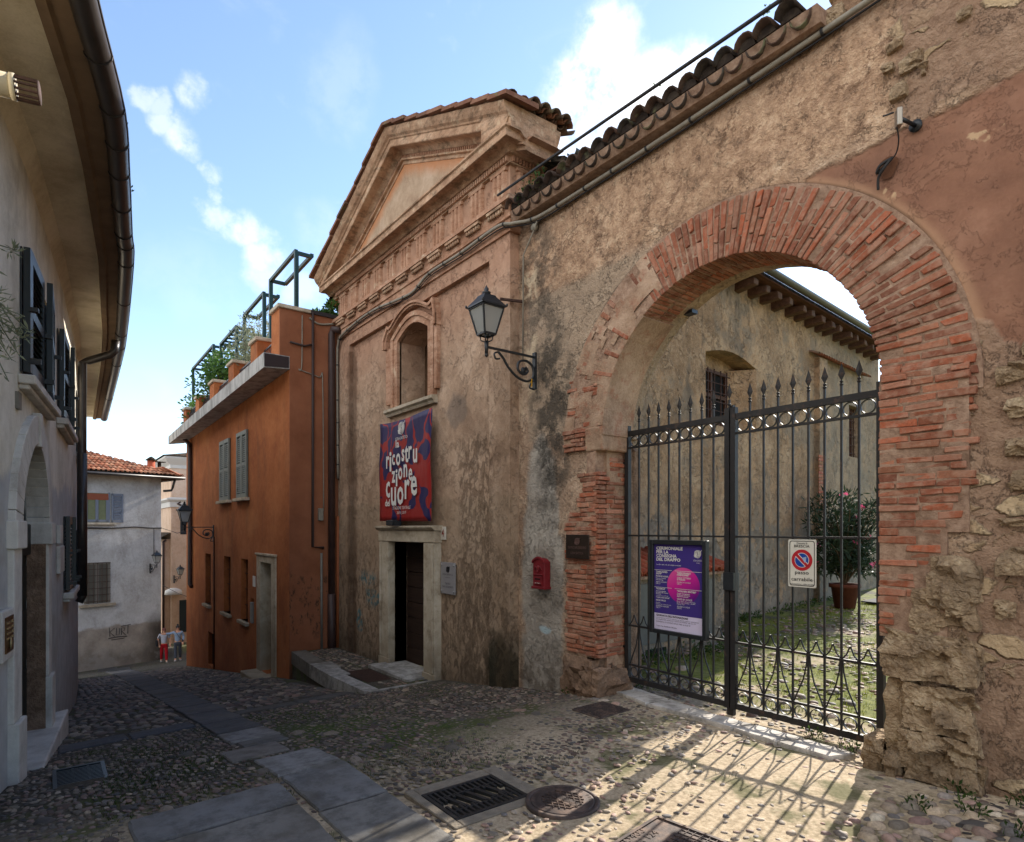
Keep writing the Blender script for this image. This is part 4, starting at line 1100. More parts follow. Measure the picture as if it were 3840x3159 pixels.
# ================================================================== GATE WALL
GW = 5.16; GB = 5.84
CX_, CZ_, RI, RO = -3.53, 3.02, 1.5, 2.11
XL, XR_ = CX_-RI, CX_+RI     # -5.03 .. -2.03
def gw_extra(k, c, p, h):
    P = wob(k, p, 1.6, .45); P2 = wob(k, p, 6, .25); o = k.xyz(p); q = k.xyz(P)
    # rough lifted tan render in the upper band
    up = k.sm(q[2], 4.85, 5.1)
    c = k.mix(MUL(k, up, .7), c, k.ramp(k.noise(p, 6, 9, .78), [(.34, lin(108, 82, 64)), (.48, lin(174, 138, 108)), (.58, lin(206, 171, 138)), (.70, lin(228, 202, 172))]))
    c = k.mix(MUL(k, MUL(k, up, k.sm(k.noise(k.vadd(p, (9, 2, 4)), 4.5, 8, .75), .57, .6)), .7), c, lin(120, 92, 72))
    c = k.mix(MUL(k, MUL(k, up, k.sm(o[2], 5.75, 6.0)), .4), c, lin(92, 70, 54))
    # smoother grey field left of the arch
    fld = MUL(k, rectm(k, wob(k, p, 3, .12), -6.4, -4.35, 3.1, 4.95, .04), 1)
    c = k.mix(MUL(k, fld, .55), c, lin(162, 144, 122))
    # salmon-brown smooth repair on the right
    rp = MUL(k, k.math('SUBTRACT', 1, lineabove(k, wob(k, p, 4, .16), .05, 5.03, .03)), k.sm(o[0], -4.3, -3.5))
    rp = k.math('MAXIMUM', rp, rectm(k, wob(k, p, 4, .1), -5.3, -4.3, 4.3, 4.93, .03))
    diag = lineabove(k, P2, -1.18, 1.72, .05)      # broken lower edge
    rp = MUL(k, rp, diag)
    c = k.mix(MUL(k, rp, .92), c, k.ramp(k.noise(p, 3, 5, .6), [(.3, lin(114, 78, 62)), (.55, lin(136, 96, 76)), (.75, lin(156, 114, 92))]))
    c = k.mix(MUL(k, MUL(k, rp, k.sm(k.noise(p, 3.3, 4, .6), .66, .7)), .9), c, lin(188, 158, 124))
    # pale halo along the extrados
    dx = k.math('SUBTRACT', o[0], CX_); dz = k.math('SUBTRACT', o[2], 2.92)
    rr = k.math('SQRT', k.math('ADD', MUL(k, dx, dx), MUL(k, dz, dz)))
    halo = MUL(k, MUL(k, band(k, rr, 2.1, 2.19, .04), k.sm(o[0], -3.6, -2.6)), k.sm(o[2], 2.4, 3.2))
    c = k.mix(MUL(k, halo, .5), c, lin(186, 148, 116))
    crack = MUL(k, band(k, rr, 2.08, 2.15, .02), k.sm(o[2], 3.6, 4.4))
    c = k.mix(MUL(k, crack, .8), c, lin(52, 40, 32))
    # exposed rubble, far right below the repair and above it
    rub = k.math('MAXIMUM', MUL(k, k.sm(o[0], -1.55, -1.4), k.math('SUBTRACT', 1, diag)), rectm(k, P2, -1.95, 6, 4.97, 12, .05))
    Pv = k.map(wob(k, p, 5, .14), (4.2, 4.2, 7.5)); v = k.voro(Pv, 1, 'DISTANCE_TO_EDGE'); vc = k.voro(Pv, 1, 'F1', 'Color')
    st = MUL(k, rub, MUL(k, k.sm(v, .05, .16), MUL(k, k.sm(k.xyz(vc)[0], .6, .7), .75)))
    c = k.mix(MUL(k, rub, .85), c, k.ramp(k.noise(p, 11, 6, .75), [(.3, lin(122, 94, 76)), (.6, lin(156, 128, 106)), (.8, lin(176, 152, 130))]))
    c = k.mix(st, c, k.mix(k.xyz(vc)[1], lin(172, 146, 112), lin(206, 182, 146)))
    # pale lime patch low on the left, dark mildew above it
    pt = k.math('MAXIMUM', rectm(k, wob(k, p, 2.2, .35), -6.52, -5.72, -.6, 1.9, .05), ellm(k, wob(k, p, 2.2, .35), -6.15, 1.9, .34, 1.3, .25))
    pt = MUL(k, pt, k.sm(o[0], -5.60, -5.72))
    c = k.mix(MUL(k, pt, .9), c, k.ramp(k.noise(p, 3.2, 6, .65), [(.3, lin(138, 130, 120)), (.6, lin(178, 170, 158)), (.8, lin(198, 190, 178))]))
    c = k.mix(MUL(k, ellm(k, wob(k, p, 3, .3), -6.05, 1.2, .34, .5, .3), .5), c, lin(128, 118, 106))
    ml = MUL(k, k.math('MAXIMUM', ellm(k, wob(k, p, 2.5, .5), -5.95, 3.5, .38, 1.3, .8), MUL(k, ellm(k, wob(k, p, 2.5, .5), -6.2, 5.2, .35, .9, .8), .8)), k.sm(k.noise(p, 4.5, 6, .7), .38, .56))
    c = k.mix(MUL(k, ml, .85), c, lin(62, 58, 52))
    wp = MUL(k, rectm(k, wob(k, p, 3, .5), -6.5, -6.2, 3.3, 5.4, .06), k.sm(k.noise(p, 3, 5), .48, .56))
    c = k.mix(MUL(k, wp, .85), c, lin(204, 182, 152))
    dirt = MUL(k, k.sm(o[2], .75, -.1), MUL(k, k.sm(k.noise(p, 3.5, 6, .7), .42, .58), .7))
    c = k.mix(dirt, c, lin(84, 70, 56))
    c = k.mix(MUL(k, ellm(k, wob(k, p, 4, .1), -6.05, .62, .12, .05, .8), .8), c, lin(178, 200, 206))
    h2 = k.math('ADD', MUL(k, h, k.math('SUBTRACT', 1.3, MUL(k, rp, 1.15))), k.math('ADD', MUL(k, st, 1.6), MUL(k, up, MUL(k, k.noise(p, 14, 5, .7), 1.2))))
    h2 = k.math('SUBTRACT', h2, MUL(k, MUL(k, rub, k.noise(p, 6, 6, .7)), .7))
    return c, h2
M['gw'] = plaster('old gate wall render', [lin(136, 112, 93), lin(170, 142, 118), lin(200, 173, 147)], 48, 1.5, 1.0, .03, gw_extra, .3, flake=.5)
wallT = thing('gate_wall', 'old plastered wall with a big red brick archway right of the theatre', 'wall', (-3.53, 5.16, 0))
def facegrid(x0, x1, z0, z1, st, hole):
    """front skin as a fine grid so the surface undulates, cells inside hole skipped and rim snapped"""
    nx_, nz_ = int((x1-x0)/st), int((z1-z0)/st); vs = []; idx = {}; fs = []
    def vid(i, j):
        if (i, j) not in idx:
            x, z = x0+(x1-x0)*i/nx_, z0+(z1-z0)*j/nz_
            n1 = mnoise.noise(Vector((x*1.3, 3, z*1.3)))*.018+mnoise.noise(Vector((x*5, 9, z*5)))*.007
            if x < -6.3: n1 *= .3
            idx[(i, j)] = len(vs); vs.append((x, GW+n1, z))
        return idx[(i, j)]
    for j in range(nz_):
        for i in range(nx_):
            xc, zc = x0+(x1-x0)*(i+.5)/nx_, z0+(z1-z0)*(j+.5)/nz_
            if hole(xc, zc): continue
            fs.append((vid(i, j), vid(i+1, j), vid(i+1, j+1), vid(i, j+1)))
    return vs, fs
def hole(x, z, pad=.3):
    if z < CZ_: return XL-pad+.05 < x < XR_+pad-.05
    return (x-CX_)**2+(z-CZ_)**2 < (RI+pad)**2
mb = MB(); mb.add(*facegrid(-6.61, 3.0, -1.0, 6.06, .07, hole), smooth=True)
# body behind the skin: piers and spandrel
mb.box(-6.61, XL-.13, GW+.06, GB, -1.0, CZ_); mb.box(XR_+.02, 3.0, GW+.06, GB, -1.0, CZ_)
sp_ = [(CX_+(RI+.03)*math.cos(pi-pi*i/28), CZ_+(RI+.03)*math.sin(pi*i/28)) for i in range(29)]
mb.prism([(-6.61, CZ_)]+sp_+[(3.0, CZ_), (3.0, 6.06), (-6.61, 6.06)], 'y', GW+.06, GB)
mb.box(-2.42, 3.0, GW+.0, GB+.6, 6.06, 8.2)
mb.build('plaster_wall', M['gw'], wallT)
# mortar bed behind the bricks of the ring
mb = MB()
A_ = [(CX_+(RO+.03)*math.cos(pi-pi*i/60), 2.92+(RO+.03)*math.sin(pi*i/60)) for i in range(-2, 63)]
B_ = [(CX_+RI*math.cos(pi-pi*i/60), CZ_+RI*math.sin(pi*i/60)) for i in range(-2, 63)]
A_ = [(x, max(z, 2.9)) for x, z in A_]; B_ = [(x, max(z, 2.9)) for x, z in B_]
mb.strip(A_, B_, GW-.012, 'y', 5.62)
mb.build('arch_mortar', M['mortar'], wallT)
# voussoir bricks
BC = [(166, 88, 62), (176, 96, 68), (150, 80, 58), (182, 116, 88), (138, 78, 60), (170, 106, 82), (130, 70, 54), (184, 126, 102), (178, 88, 56)]
def bcol(mb, m=1.0):
    r, g_, b_ = R.choice(BC); v = R.uniform(.82, 1.12)*m
    mb.color(min(230, r*v), min(220, g_*v), min(210, b_*v))
mb = MB()
n = 86
for i in range(n):
    a0 = pi*i/n+.004; a1 = pi*(i+1)/n-.006*R.uniform(.7, 1.3)
    cuts = [0, R.uniform(.42, .58), 1] if i % 2 else [0, R.uniform(.22, .32), R.uniform(.7, .8), 1]
    ang = math.degrees((a0+a1)/2)     # 0 = right spring
    for c0, c1 in zip(cuts, cuts[1:]):
        for y0, y1 in ((GW, 5.385), (5.395, 5.6)):
            if y0 > 5.3 and c0 > 0: continue
            def pt(a, f, y):
                ri = RI-.012; ro = RO+R.uniform(-.015, .015)
                x = CX_+(ri+(ro-ri)*f)*math.cos(a); z = (CZ_*(1-f)+2.92*f)+(ri+(ro-ri)*f)*math.sin(a)
                return (x+R.uniform(-.004, .004), y, z+R.uniform(-.004, .004))
            fr = GW-.024+R.uniform(-.016, .012) if y0 == GW else y0
            if ang > 112:    # lower left ring is still largely rendered over
                fr += .026*min(1, (ang-112)/12) if R.random() < .75 else .006
            if R.random() < .05: fr += .03
            f0, f1 = c0+.01*(c0 > 0), c1-.016*(c1 < 1)
            bcol(mb, .95)
            q = [pt(a0, f0, fr), pt(a1, f0, fr), pt(a1, f1, fr), pt(a0, f1, fr), pt(a0, f0, y1), pt(a1, f0, y1), pt(a1, f1, y1), pt(a0, f1, y1)]
            mb.hexa(q)
ob = mb.build('brick_arch', M['brick'], wallT, .006, 2)
# render skin left over the lower-left part of the ring
def sk_extra(k, c, p, h):
    return k.mix(MUL(k, k.sm(k.noise(p, 6, 6, .7), .5, .64), .5), c, lin(150, 96, 74))
M['skin'] = plaster('pinkish render skin', [lin(136, 108, 88), lin(164, 136, 112), lin(182, 154, 130)], 46, 2.0, .9, .02, sk_extra)
mb = MB(); na = 46; nr = 8; vs = []; fs = []; ok = {}
for i in range(na+1):
    for j in range(nr+1):
        a = math.radians(113+67*i/na); f = j/nr; r = RI-.02+(RO+.05-RI)*f
        x = CX_+r*math.cos(a); z = CZ_*(1-f)+2.92*f+r*math.sin(a)
        vs.append((x, GW-.022+mnoise.noise(Vector((x*4, 1, z*4)))*.016, z))
for i in range(na):
    for j in range(nr):
        a = 113+67*(i+.5)/na; x, _, z = vs[i*(nr+1)+j]
        gap = mnoise.noise(Vector((x*3.4, 5, z*3.4)))+mnoise.noise(Vector((x*9, 2, z*9)))*.4
        if gap > (.14 if a > 128 else -.1+(a-113)*.02): continue
        fs.append((i*(nr+1)+j, i*(nr+1)+j+1, (i+1)*(nr+1)+j+1, (i+1)*(nr+1)+j))
mb.add(vs, fs, True); mb.build('render_skin', M['skin'], wallT)
# soffit render on the left haunch
mb = MB()
sa = [(CX_+(RI-.022)*math.cos(math.radians(a)), CZ_+(RI-.022)*math.sin(math.radians(a))) for a in range(126, 181, 3)]
sb = [(CX_+(RI+.02)*math.cos(math.radians(a)), CZ_+(RI+.02)*math.sin(math.radians(a))) for a in range(126, 181, 3)]
mb.strip(sb, sa, GW-.02, 'y', 5.66); mb.build('soffit_render', M['skin'], wallT)
# ---- brick courses on the jambs
def courses(mb, x0f, x1f, z0, z1, y, y1, jit=.02, hgt=.062, skip=.04, mul=1.0):
    z = z0
    while z < z1:
        hh = hgt*R.uniform(.85, 1.12); xa, xb = x0f(z), x1f(z); x = xa
        while x < xb-.03:
            L = R.choice([.27, .27, .14, .2])*R.uniform(.85, 1.1)
            if x+L > xb-.05: L = xb-x
            if R.random() > skip:
                bcol(mb, mul); yy = y+R.uniform(-jit, jit)
                mb.box(x+.005, x+L-.005, yy, y1, z+.006, z+hh-.005, .007)
            x += L
        z += hh
mb = MB(); mb.box(-2.045, -1.6, GW-.027, 5.4, 1.1, 3.1); mb.box(-1.6, -1.47, GW-.026, 5.4, 1.9, 3.1); mb.box(-5.62, -5.135, GW-.012, 5.4, .4, 2.1); mb.box(-5.28, -5.135, GW-.0125, 5.4, 2.1, 2.84); mb.build('jamb_mortar', M['mortar'], wallT)
mb = MB()
# right jamb: ragged right edge toward the stones
def rr_edge(z): return (-1.46 if z > 2.2 else -1.46-.52*(2.2-z)/1.05)+.04*math.sin(z*23)+.03*math.sin(z*51)
courses(mb, lambda z: -2.055, rr_edge, 1.12, 2.98, GW-.034, 5.5, .012, .058)
courses(mb, lambda z: -2.05+.02*math.sin(z*9), lambda z: -1.46, 2.98, 3.1, GW-.035, 5.4, .02)
mb.build('right_jamb_bricks', M['brick'], wallT, .005, 1)
mb = MB()
courses(mb, lambda z: -5.625+.02*math.sin(z*31), lambda z: -5.13+.01*math.sin(z*17), .42, 1.55, GW-.03, 5.4, .014, .058, .03)
courses(mb, lambda z: (-5.63 if z < 2.12 else -5.40)+.05*math.sin(z*19), lambda z: -5.12+.012*math.sin(z*17), 1.55, 2.55, GW-.026, 5.4, .014, .058, .06)
courses(mb, lambda z: -5.66, lambda z: -5.27+.04*math.sin(z*25), 2.86, 3.12, GW-.05, 5.4, .012, .055, .05)
courses(mb, lambda z: -5.60+.03*math.sin(z*40), lambda z: -5.1, 3.14, 3.7, GW-.012, 5.35, .016, .058, .45)
z = .40
while z < 2.84:
    hh = .058*R.uniform(.85, 1.12); y = GW-.02
    while y < 5.6:
        L = R.choice([.14, .2, .27])
        if R.random() > (.05 if z < 2.5 else .5): bcol(mb); mb.box(-5.2, -5.085+R.uniform(-.012, .016), y+.006, min(y+L, 5.62)-.006, z+.007, z+hh-.006, .005)
        y += L
    z += hh
mb.build('left_jamb_bricks', M['brick'], wallT, .005, 1)
# impost block, rendered
mb = MB(); mb.hexa([(-5.28, 5.12, 2.84), (-5.02, 5.15, 2.84), (-5.02, 5.66, 2.84), (-5.28, 5.66, 2.84), (-5.27, 5.10, 3.12), (-5.02, 5.12, 3.12), (-5.02, 5.66, 3.12), (-5.27, 5.66, 3.12)])
mb.build('impost', M['skin'], wallT, .02, 2)
# reveal faces behind the brick fronts: left jamb
mb = MB(); mb.box(-5.15, -5.095, 5.3, 5.68, -.1, 2.9); mb.box(XR_-.0, XR_+.06, 5.3, 5.7, 0, 3.0); mb.build('reveal', M['skin'], wallT)
# ---- rough dressed stones, right pier foot
def rough(mb, x0, x1, y0, y1, z0, z1, amp=.05, n=9, seed=0, rnd=.08):
    """lumpy stone block: subdivided superellipsoid-ish box displaced by noise"""
    c = Vector(((x0+x1)/2, (y0+y1)/2, (z0+z1)/2)); hs = Vector(((x1-x0)/2, (y1-y0)/2, (z1-z0)/2))
    vs = []; fs = []; key = {}
    def P(a, b, ax, sg):
        q = [0, 0, 0]; q[ax] = sg; q[(ax+1) % 3] = a; q[(ax+2) % 3] = b
        kk = tuple(round(t, 4) for t in q)
        if kk in key: return key[kk]
        v = Vector(q); L = v.length; vv = v.lerp(v/L*1.15, rnd)
        w = Vector((vv.x*hs.x, vv.y*hs.y, vv.z*hs.z))+c
        vd, vp = mnoise.voronoi(Vector((w.x*5.5+seed, w.y*5.5, w.z*7))); cn = mnoise.cell(vp[0]*7.3); tl = (w.x*5.5+seed-vp[0].x)*(mnoise.cell(vp[0]*3.1)-.5)+(w.z*7-vp[0].z)*(mnoise.cell(vp[0]*5.7)-.5)
        d = mnoise.noise(Vector((w.x*3+seed, w.y*3, w.z*3)))*amp*.6+(cn-.5)*amp*.55+tl*amp*.9+mnoise.noise(Vector((w.x*19+seed, w.y*19, w.z*19)))*amp*.22
        w += v.normalized()*d
        key[kk] = len(vs); vs.append(tuple(w)); return key[kk]
    for ax in range(3):
        for sg in (-1, 1):
            for i in range(n):
                for j in range(n):
                    a0, a1, b0, b1 = -1+2*i/n, -1+2*(i+1)/n, -1+2*j/n, -1+2*(j+1)/n
                    f = (P(a0, b0, ax, sg), P(a1, b0, ax, sg), P(a1, b1, ax, sg), P(a0, b1, ax, sg))
                    fs.append(f if sg > 0 else f[::-1])
    mb.add(vs, fs, False); return mb
k = N('weathered limestone'); p = k.pos()
f = k.noise(p, 7, 8, .75); c = k.ramp(f, [(.3, lin(112, 92, 72)), (.5, lin(162, 138, 110)), (.72, lin(206, 184, 152))])
c = k.mix(MUL(k, k.sm(k.noise(p, 2.2, 5, .7), .5, .66), .6), c, lin(116, 98, 80))
c = k.mix(MUL(k, k.sm(k.xyz(p)[2], .45, .0), .55), c, lin(92, 76, 60))
hv = k.voro(k.vadd(p, k.noise(p, 4, 4, color=True)), 9, 'F1')
M['limestone'] = k.out(c, .95, k.bump(k.math('ADD', f, MUL(k, hv, .9)), 1.0, .04), 0, .15)
mb = MB()
rough(mb, -2.02, -1.40, 5.07, 5.6, .80, 1.17, .05, 24, 3); rough(mb, -1.86, -1.42, 5.08, 5.5, .44, .79, .05, 22, 8); rough(mb, -1.9, -1.38, 5.06, 5.5, .08, .45, .06, 24, 13)
rough(mb, -2.0, -1.84, 5.13, 5.6, .1, .8, .03, 9, 17); rough(mb, -2.16, -2.0, 5.08, 5.4, .02, .32, .035, 8, 22, .4); rough(mb, -1.99, -1.88, 5.02, 5.2, .02, .22, .03, 6, 29, .5)
rough(mb, -1.72, -1.40, 5.1, 5.4, 1.2, 1.75, .05, 10, 33, .3); rough(mb, -1.83, -1.62, 5.1, 5.4, 1.15, 1.5, .04, 8, 35, .3)
mb.build('pier_stones', M['limestone'], wallT)
mb = MB()
for i, (x0, x1, z0, z1) in enumerate(((-1.28, -.95, 2.64, 2.8), (-1.30, -1.08, 2.38, 2.54), (-1.24, -1.0, 2.18, 2.32), (-1.33, -1.1, 1.92, 2.0), (-1.30, -1.08, 1.6, 1.8), (-1.0, -.6, 2.4, 2.8), (-1.0, -.5, 1.9, 2.3), (-1.32, -1.08, 2.9, 3.02), (-1.2, -.8, 3.06, 3.2), (-1.34, -1.18, 1.3, 1.46))):
    rough(mb, x0, x1, 5.105, 5.4, z0, z1, .035, 12, 40+i*3, .45)
mb.build('rubble_stones', M['limestone'], wallT)
# upper right exposed stones near the camera
mb = MB()
for i, (x0, x1, z0, z1) in enumerate(((-1.98, -1.86, 5.18, 5.3), (-1.93, -1.75, 5.33, 5.45), (-2.03, -1.95, 5.42, 5.48), (-1.78, -1.72, 5.25, 5.34), (-2.0, -1.88, 5.56, 5.62), (-1.55, -1.45, 5.5, 5.58), (-2.5, -2.3, 6.02, 6.22), (-2.45, -2.25, 6.25, 6.45), (-2.2, -2.0, 6.1, 6.25))):
    rough(mb, x0, x1, 5.11, 5.3, z0, z1, .02, 6, 90+i*3, .4)
mb.build('rubble_stones', M['limestone'], wallT)
# left pier boulder foot
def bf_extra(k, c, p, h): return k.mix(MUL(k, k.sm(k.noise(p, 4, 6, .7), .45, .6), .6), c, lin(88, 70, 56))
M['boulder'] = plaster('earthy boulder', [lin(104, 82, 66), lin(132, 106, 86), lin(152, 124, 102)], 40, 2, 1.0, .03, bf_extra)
mb = MB(); rough(mb, -5.66, -5.1, 5.06, 5.6, -.25, .42, .05, 12, 61, .25); rough(mb, -5.36, -4.98, 5.02, 5.6, -.2, .30, .06, 10, 66, .45)
rough(mb, -5.2, -5.02, 5.62, 5.85, 0, 2.9, .03, 8, 71, .1); mb.build('pier_foot', M['boulder'], wallT)
# ---- coping tiles
mb = MB(); mb.add([(-6.6, 4.955, 6.165), (-2.44, 4.955, 6.165), (-2.44, 6.1, 6.28), (-6.6, 6.1, 6.28), (-6.6, 5.02, 6.05), (-2.44, 5.02, 6.05), (-2.44, 6.1, 6.06), (-6.6, 6.1, 6.06)], [(0, 1, 2, 3), (4, 7, 6, 5), (0, 4, 5, 1), (1, 5, 6, 2), (2, 6, 7, 3), (3, 7, 4, 0)])
mb.build('coping_bed', M['mortar'], wallT)
mb = MB()
DK = [(62, 50, 44), (74, 56, 46), (54, 46, 40), (82, 60, 50), (60, 54, 50)]
x = -6.5
while x < -2.5:
    for row in range(3):
        y0 = 4.93+row*.36; z0 = 6.21+row*.045; jj = R.uniform(-.02, .02)
        coppo(mb, (x+.1+jj, y0+.02, z0-.05), (x+.1+jj, y0+.42, z0+.0), .095, .105, conc=True, colr=R.choice(DK))
        mb.color(46, 38, 33)
        if row == 0: mb.prism([(x+jj+.088*math.cos(a), z0-.01+.088*math.sin(a)) for a in [pi*q/6 for q in range(7)]], 'y', y0+.05, y0+.3)
        coppo(mb, (x+jj, y0+R.uniform(-.03, .02), z0+R.uniform(0, .02)), (x+jj, y0+.42, z0+.065), .10, .082, colr=R.choice(DK))
    x += .2
mb.build('coping_tiles', M['tile_dark'], wallT)
# weeds growing on the coping end
mb = MB()
for x, z in ((-6.35, 6.3), (-6.2, 6.36), (-6.0, 6.42), (-5.9, 6.3)): leafy(mb, (x, 4.98, z), (.09, .06, .09), 50, .045, up=.5)
for x in (-4.1, -2.9): leafy(mb, (x, 5.0, 6.45), (.04, .03, .04), 20, .03)
wd = mb.build('wall_weeds', M['weed'], None, kind='stuff')
# hole with black cable bundle
hb = MB(); hb.lathe([(.0, 0), (.085, 0), (.075, .012), (.05, .018)], (0, 0, 0), 14, 'y')
mb = MB(); vs = [(-1.99+.07*(1+.2*math.sin(3*a))*math.cos(a), GW-.02, 4.69+.085*math.sin(a)) for a in [2*pi*i/16 for i in range(16)]]
mb.add(vs, [tuple(range(16))]); mb.build('hole', m_flat('broken plaster', lin(96, 62, 42), .95), wallT)
cb = thing('security_camera', 'small silver security camera with aerial and dangling black cable on the wall above the arch', 'camera', (-1.84, 5.14, 4.93))
mb = MB(); mb.hexa([(-1.885, 4.98, 4.86), (-1.845, 4.93, 4.86), (-1.815, 4.95, 4.86), (-1.855, 5.0, 4.86), (-1.885, 4.98, 4.99), (-1.845, 4.93, 4.99), (-1.815, 4.95, 4.99), (-1.855, 5.0, 4.99)])
mb.build('housing', simple('champagne metal', lin(150, 140, 126), .35, .7, .5, .05), cb, .006, 2)
MB().lathe([(.0, 0), (.045, .0), (.04, .02), (.0, .02)], (-1.80, 5.13, 4.91), 14, 'y').tube([(-1.80, 5.13, 4.91), (-1.82, 5.02, 4.91), (-1.84, 4.98, 4.92)], .014, 8).build('mount', M['blackiron'], cb)
MB().tube([(-1.88, 4.96, 4.98), (-1.95, 4.95, 4.985)], .006, 6).build('aerial', M['blackiron'], cb)
MB().tube(smoothpath([(-1.86, 4.96, 4.86), (-1.87, 5.02, 4.8), (-1.91, 5.08, 4.74), (-1.98, 5.11, 4.70)]), .005, 6).tube(smoothpath([(-1.95, 5.12, 4.74), (-2.02, 5.08, 4.70), (-2.05, 5.1, 4.66), (-2.0, 5.1, 4.69), (-1.96, 5.1, 4.72), (-1.99, 5.08, 4.67), (-2.04, 5.1, 4.62), (-2.05, 5.12, 4.54)]), .011, 6).build('cable', M['darkcable'], cb)
# iron stub and thin conduit by the lamp
tag(MB().bar((-6.5, 5.18, 5.0), (-6.62, 4.85, 5.0), .03).build('iron_stub', M['rustbar']), 'short rusty iron bar jutting from the church corner by the lamp', 'iron bar')
t = thing('wall_conduit', 'thin vertical conduit with round junction box beside the church corner', 'conduit', (-6.5, 5.13, 4.2))
MB().tube([(-6.15, 5.1, 5.93), (-6.2, 5.1, 5.85), (-6.35, 5.12, 5.72), (-6.46, 5.12, 5.6), (-6.47, 5.12, 4.2)], .011, 6).build('pipe', M['cable'], t)
MB().lathe([(.0, -.03), (.045, -.03), (.045, 0.02)], (-6.22, 5.12, 5.88), 14, 'y').build('junction_box', M['cable'], t)

# ================================================================== GATE
GY = 5.59
gate = thing('iron_gate', 'black wrought iron double gate with spear tops, rings and lyre curls inside the brick arch', 'gate', (-3.62, GY, .1))
def sub(mb, name, parent, mat=None): return mb.build(name, mat or M['iron'], parent)
SPX = {}
def leaf(x0, x1, post_side):
    fr = MB()
    fr.bar((x0, GY, .09), (x0, GY, 3.16), .055); fr.bar((x1, GY, .09 if post_side == 'r' else .09), (x1, GY, 3.16), .055)
    lf = fr.build('gate_leaf', M['iron'], gate)
    a, b = x0+.028, x1-.028
    sub(MB().bar((a, GY, 3.065), (b, GY, 3.065), .04, .06), 'top_rail', lf)
    for z, nm, w in ((2.895, 'ring_rail', .022), (1.845, 'mid_rail', .02), (.77, 'curl_rail', .022), (.30, 'ring_rail', .022)): sub(MB().bar((a, GY, z), (b, GY, z), .026, w), nm, lf)
    sub(MB().bar((a, GY, .125), (b, GY, .125), .04, .06), 'bottom_rail', lf)
    pit = (b-a)/9
    for i in range(1, 9):
        x = a+pit*i
        m = MB(); m.bar((x, GY, .15), (x, GY, 3.21), .017)
        br = sub(m, 'bar', lf)
        m = MB()
        m.ball((x, GY, 3.195), (.018, .018, .012), 8, 5); m.ball((x, GY, 3.222), (.016, .016, .012), 8, 5)
        w = .031; z = 3.232
        m.add([(x, GY-.008, z), (x-w, GY, z+.055), (x, GY-.013, z+.055), (x+w, GY, z+.055), (x, GY, z+.155), (x, GY+.008, z), (x, GY+.013, z+.055)],
              [(0, 2, 1), (0, 3, 2), (1, 2, 4), (2, 3, 4), (5, 1, 6), (5, 6, 3), (1, 4, 6), (6, 4, 3), (0, 1, 5), (0, 5, 3)])
        sub(m, 'spearhead', lf)
    for zc, r in ((2.968, .062), (.222, .058)):
        for i in range(9):
            x = a+pit*(i+.5); m = MB(); n = 28; vs = []
            rx = min(r, pit/2-.01)
            for q in range(n):
                an = 2*pi*q/n
                for (rr, yy) in ((1, -.011), (1, .011), (.9, .011), (.9, -.011)): vs.append((x+rx*rr*math.cos(an), GY+yy, zc+r*rr*math.sin(an)))
            m.add(vs, [(q*4+e, ((q+1) % n)*4+e, ((q+1) % n)*4+(e+1) % 4, q*4+(e+1) % 4) for q in range(n) for e in range(4)])
            sub(m, 'ring', lf)
    # pointed arcs on the curl rail and lyre curves below it
    for i in range(9):
        xa, xb = a+pit*i, a+pit*(i+1); xm = (xa+xb)/2
        m = MB()
        m.tube([(xa+.01, GY, .785), (xa+pit*.28, GY, .82), (xm-.008, GY, .88), (xm-.004, GY, .90)], .0075, 4, True, False)
        m.tube([(xb-.01, GY, .785), (xb-pit*.28, GY, .82), (xm+.008, GY, .88), (xm+.004, GY, .90)], .0075, 4, True, False)
        sub(m, 'pointed_arc', lf)
    for i in range(0, 9):
        # curves spread from the top of odd bars down to the neighbouring bars
        if i % 2 == 0: continue
        x = a+pit*i; m = MB()
        for sx in (-1, 1): m.tube([(x+sx*.012, GY, .76), (x+sx*.02, GY, .66), (x+sx*pit*.35, GY, .52), (x+sx*pit*.7, GY, .40), (x+sx*(pit-.012), GY, .315)], .0075, 4, True, False)
        sub(m, 'lyre_curve', lf)
    return lf, a, pit
L1, _, _ = leaf(-5.025, -3.665, 'l'); L2, _, _ = leaf(-3.595, -2.215, 'r')
m = MB(); m.bar((-3.63, GY+.03, .02), (-3.63, GY+.03, 3.19), .045, .03); sub(m, 'meeting_stile', L1)
m = MB(); x = -3.65; z = 3.26; m.ball((x, GY, 3.2), .018, 8, 5); m.bar((x, GY, 3.1), (x, GY, 3.25), .017); w = .031
m.add([(x, GY-.008, z), (x-w, GY, z+.055), (x, GY-.013, z+.055), (x+w, GY, z+.055), (x, GY, z+.155), (x, GY+.008, z), (x, GY+.013, z+.055)], [(0, 2, 1), (0, 3, 2), (1, 2, 4), (2, 3, 4), (5, 1, 6), (5, 6, 3), (1, 4, 6), (6, 4, 3), (0, 1, 5), (0, 5, 3)]); sub(m, 'spearhead', L1)
m = MB(); m.box(-3.69, -3.57, GY-.05, GY+.05, 1.30, 1.48); sub(m, 'lock_box', L1, M['blackiron'])
m = MB(); m.box(-3.672, -3.60, GY-.01, GY+.04, .0, .12); sub(m, 'drop_bolt', L1)
m = MB()
for q in range(12): m.ball((-3.565+.008*(q % 2), GY-.01, .12+q*.028), (.009, .006, .016), 6, 4)
sub(m, 'chain', L2)
m = MB(); m.bar((-5.15, GY, 2.72), (-5.02, GY, 2.72), .025); m.bar((-5.15, GY, .5), (-5.02, GY, .5), .025); sub(m, 'hinge', L1)
m = MB(); m.bar((-2.2, GY, 2.7), (-2.06, GY, 2.7), .025); m.bar((-2.2, GY, .5), (-2.06, GY, .5), .025); sub(m, 'hinge', L2)

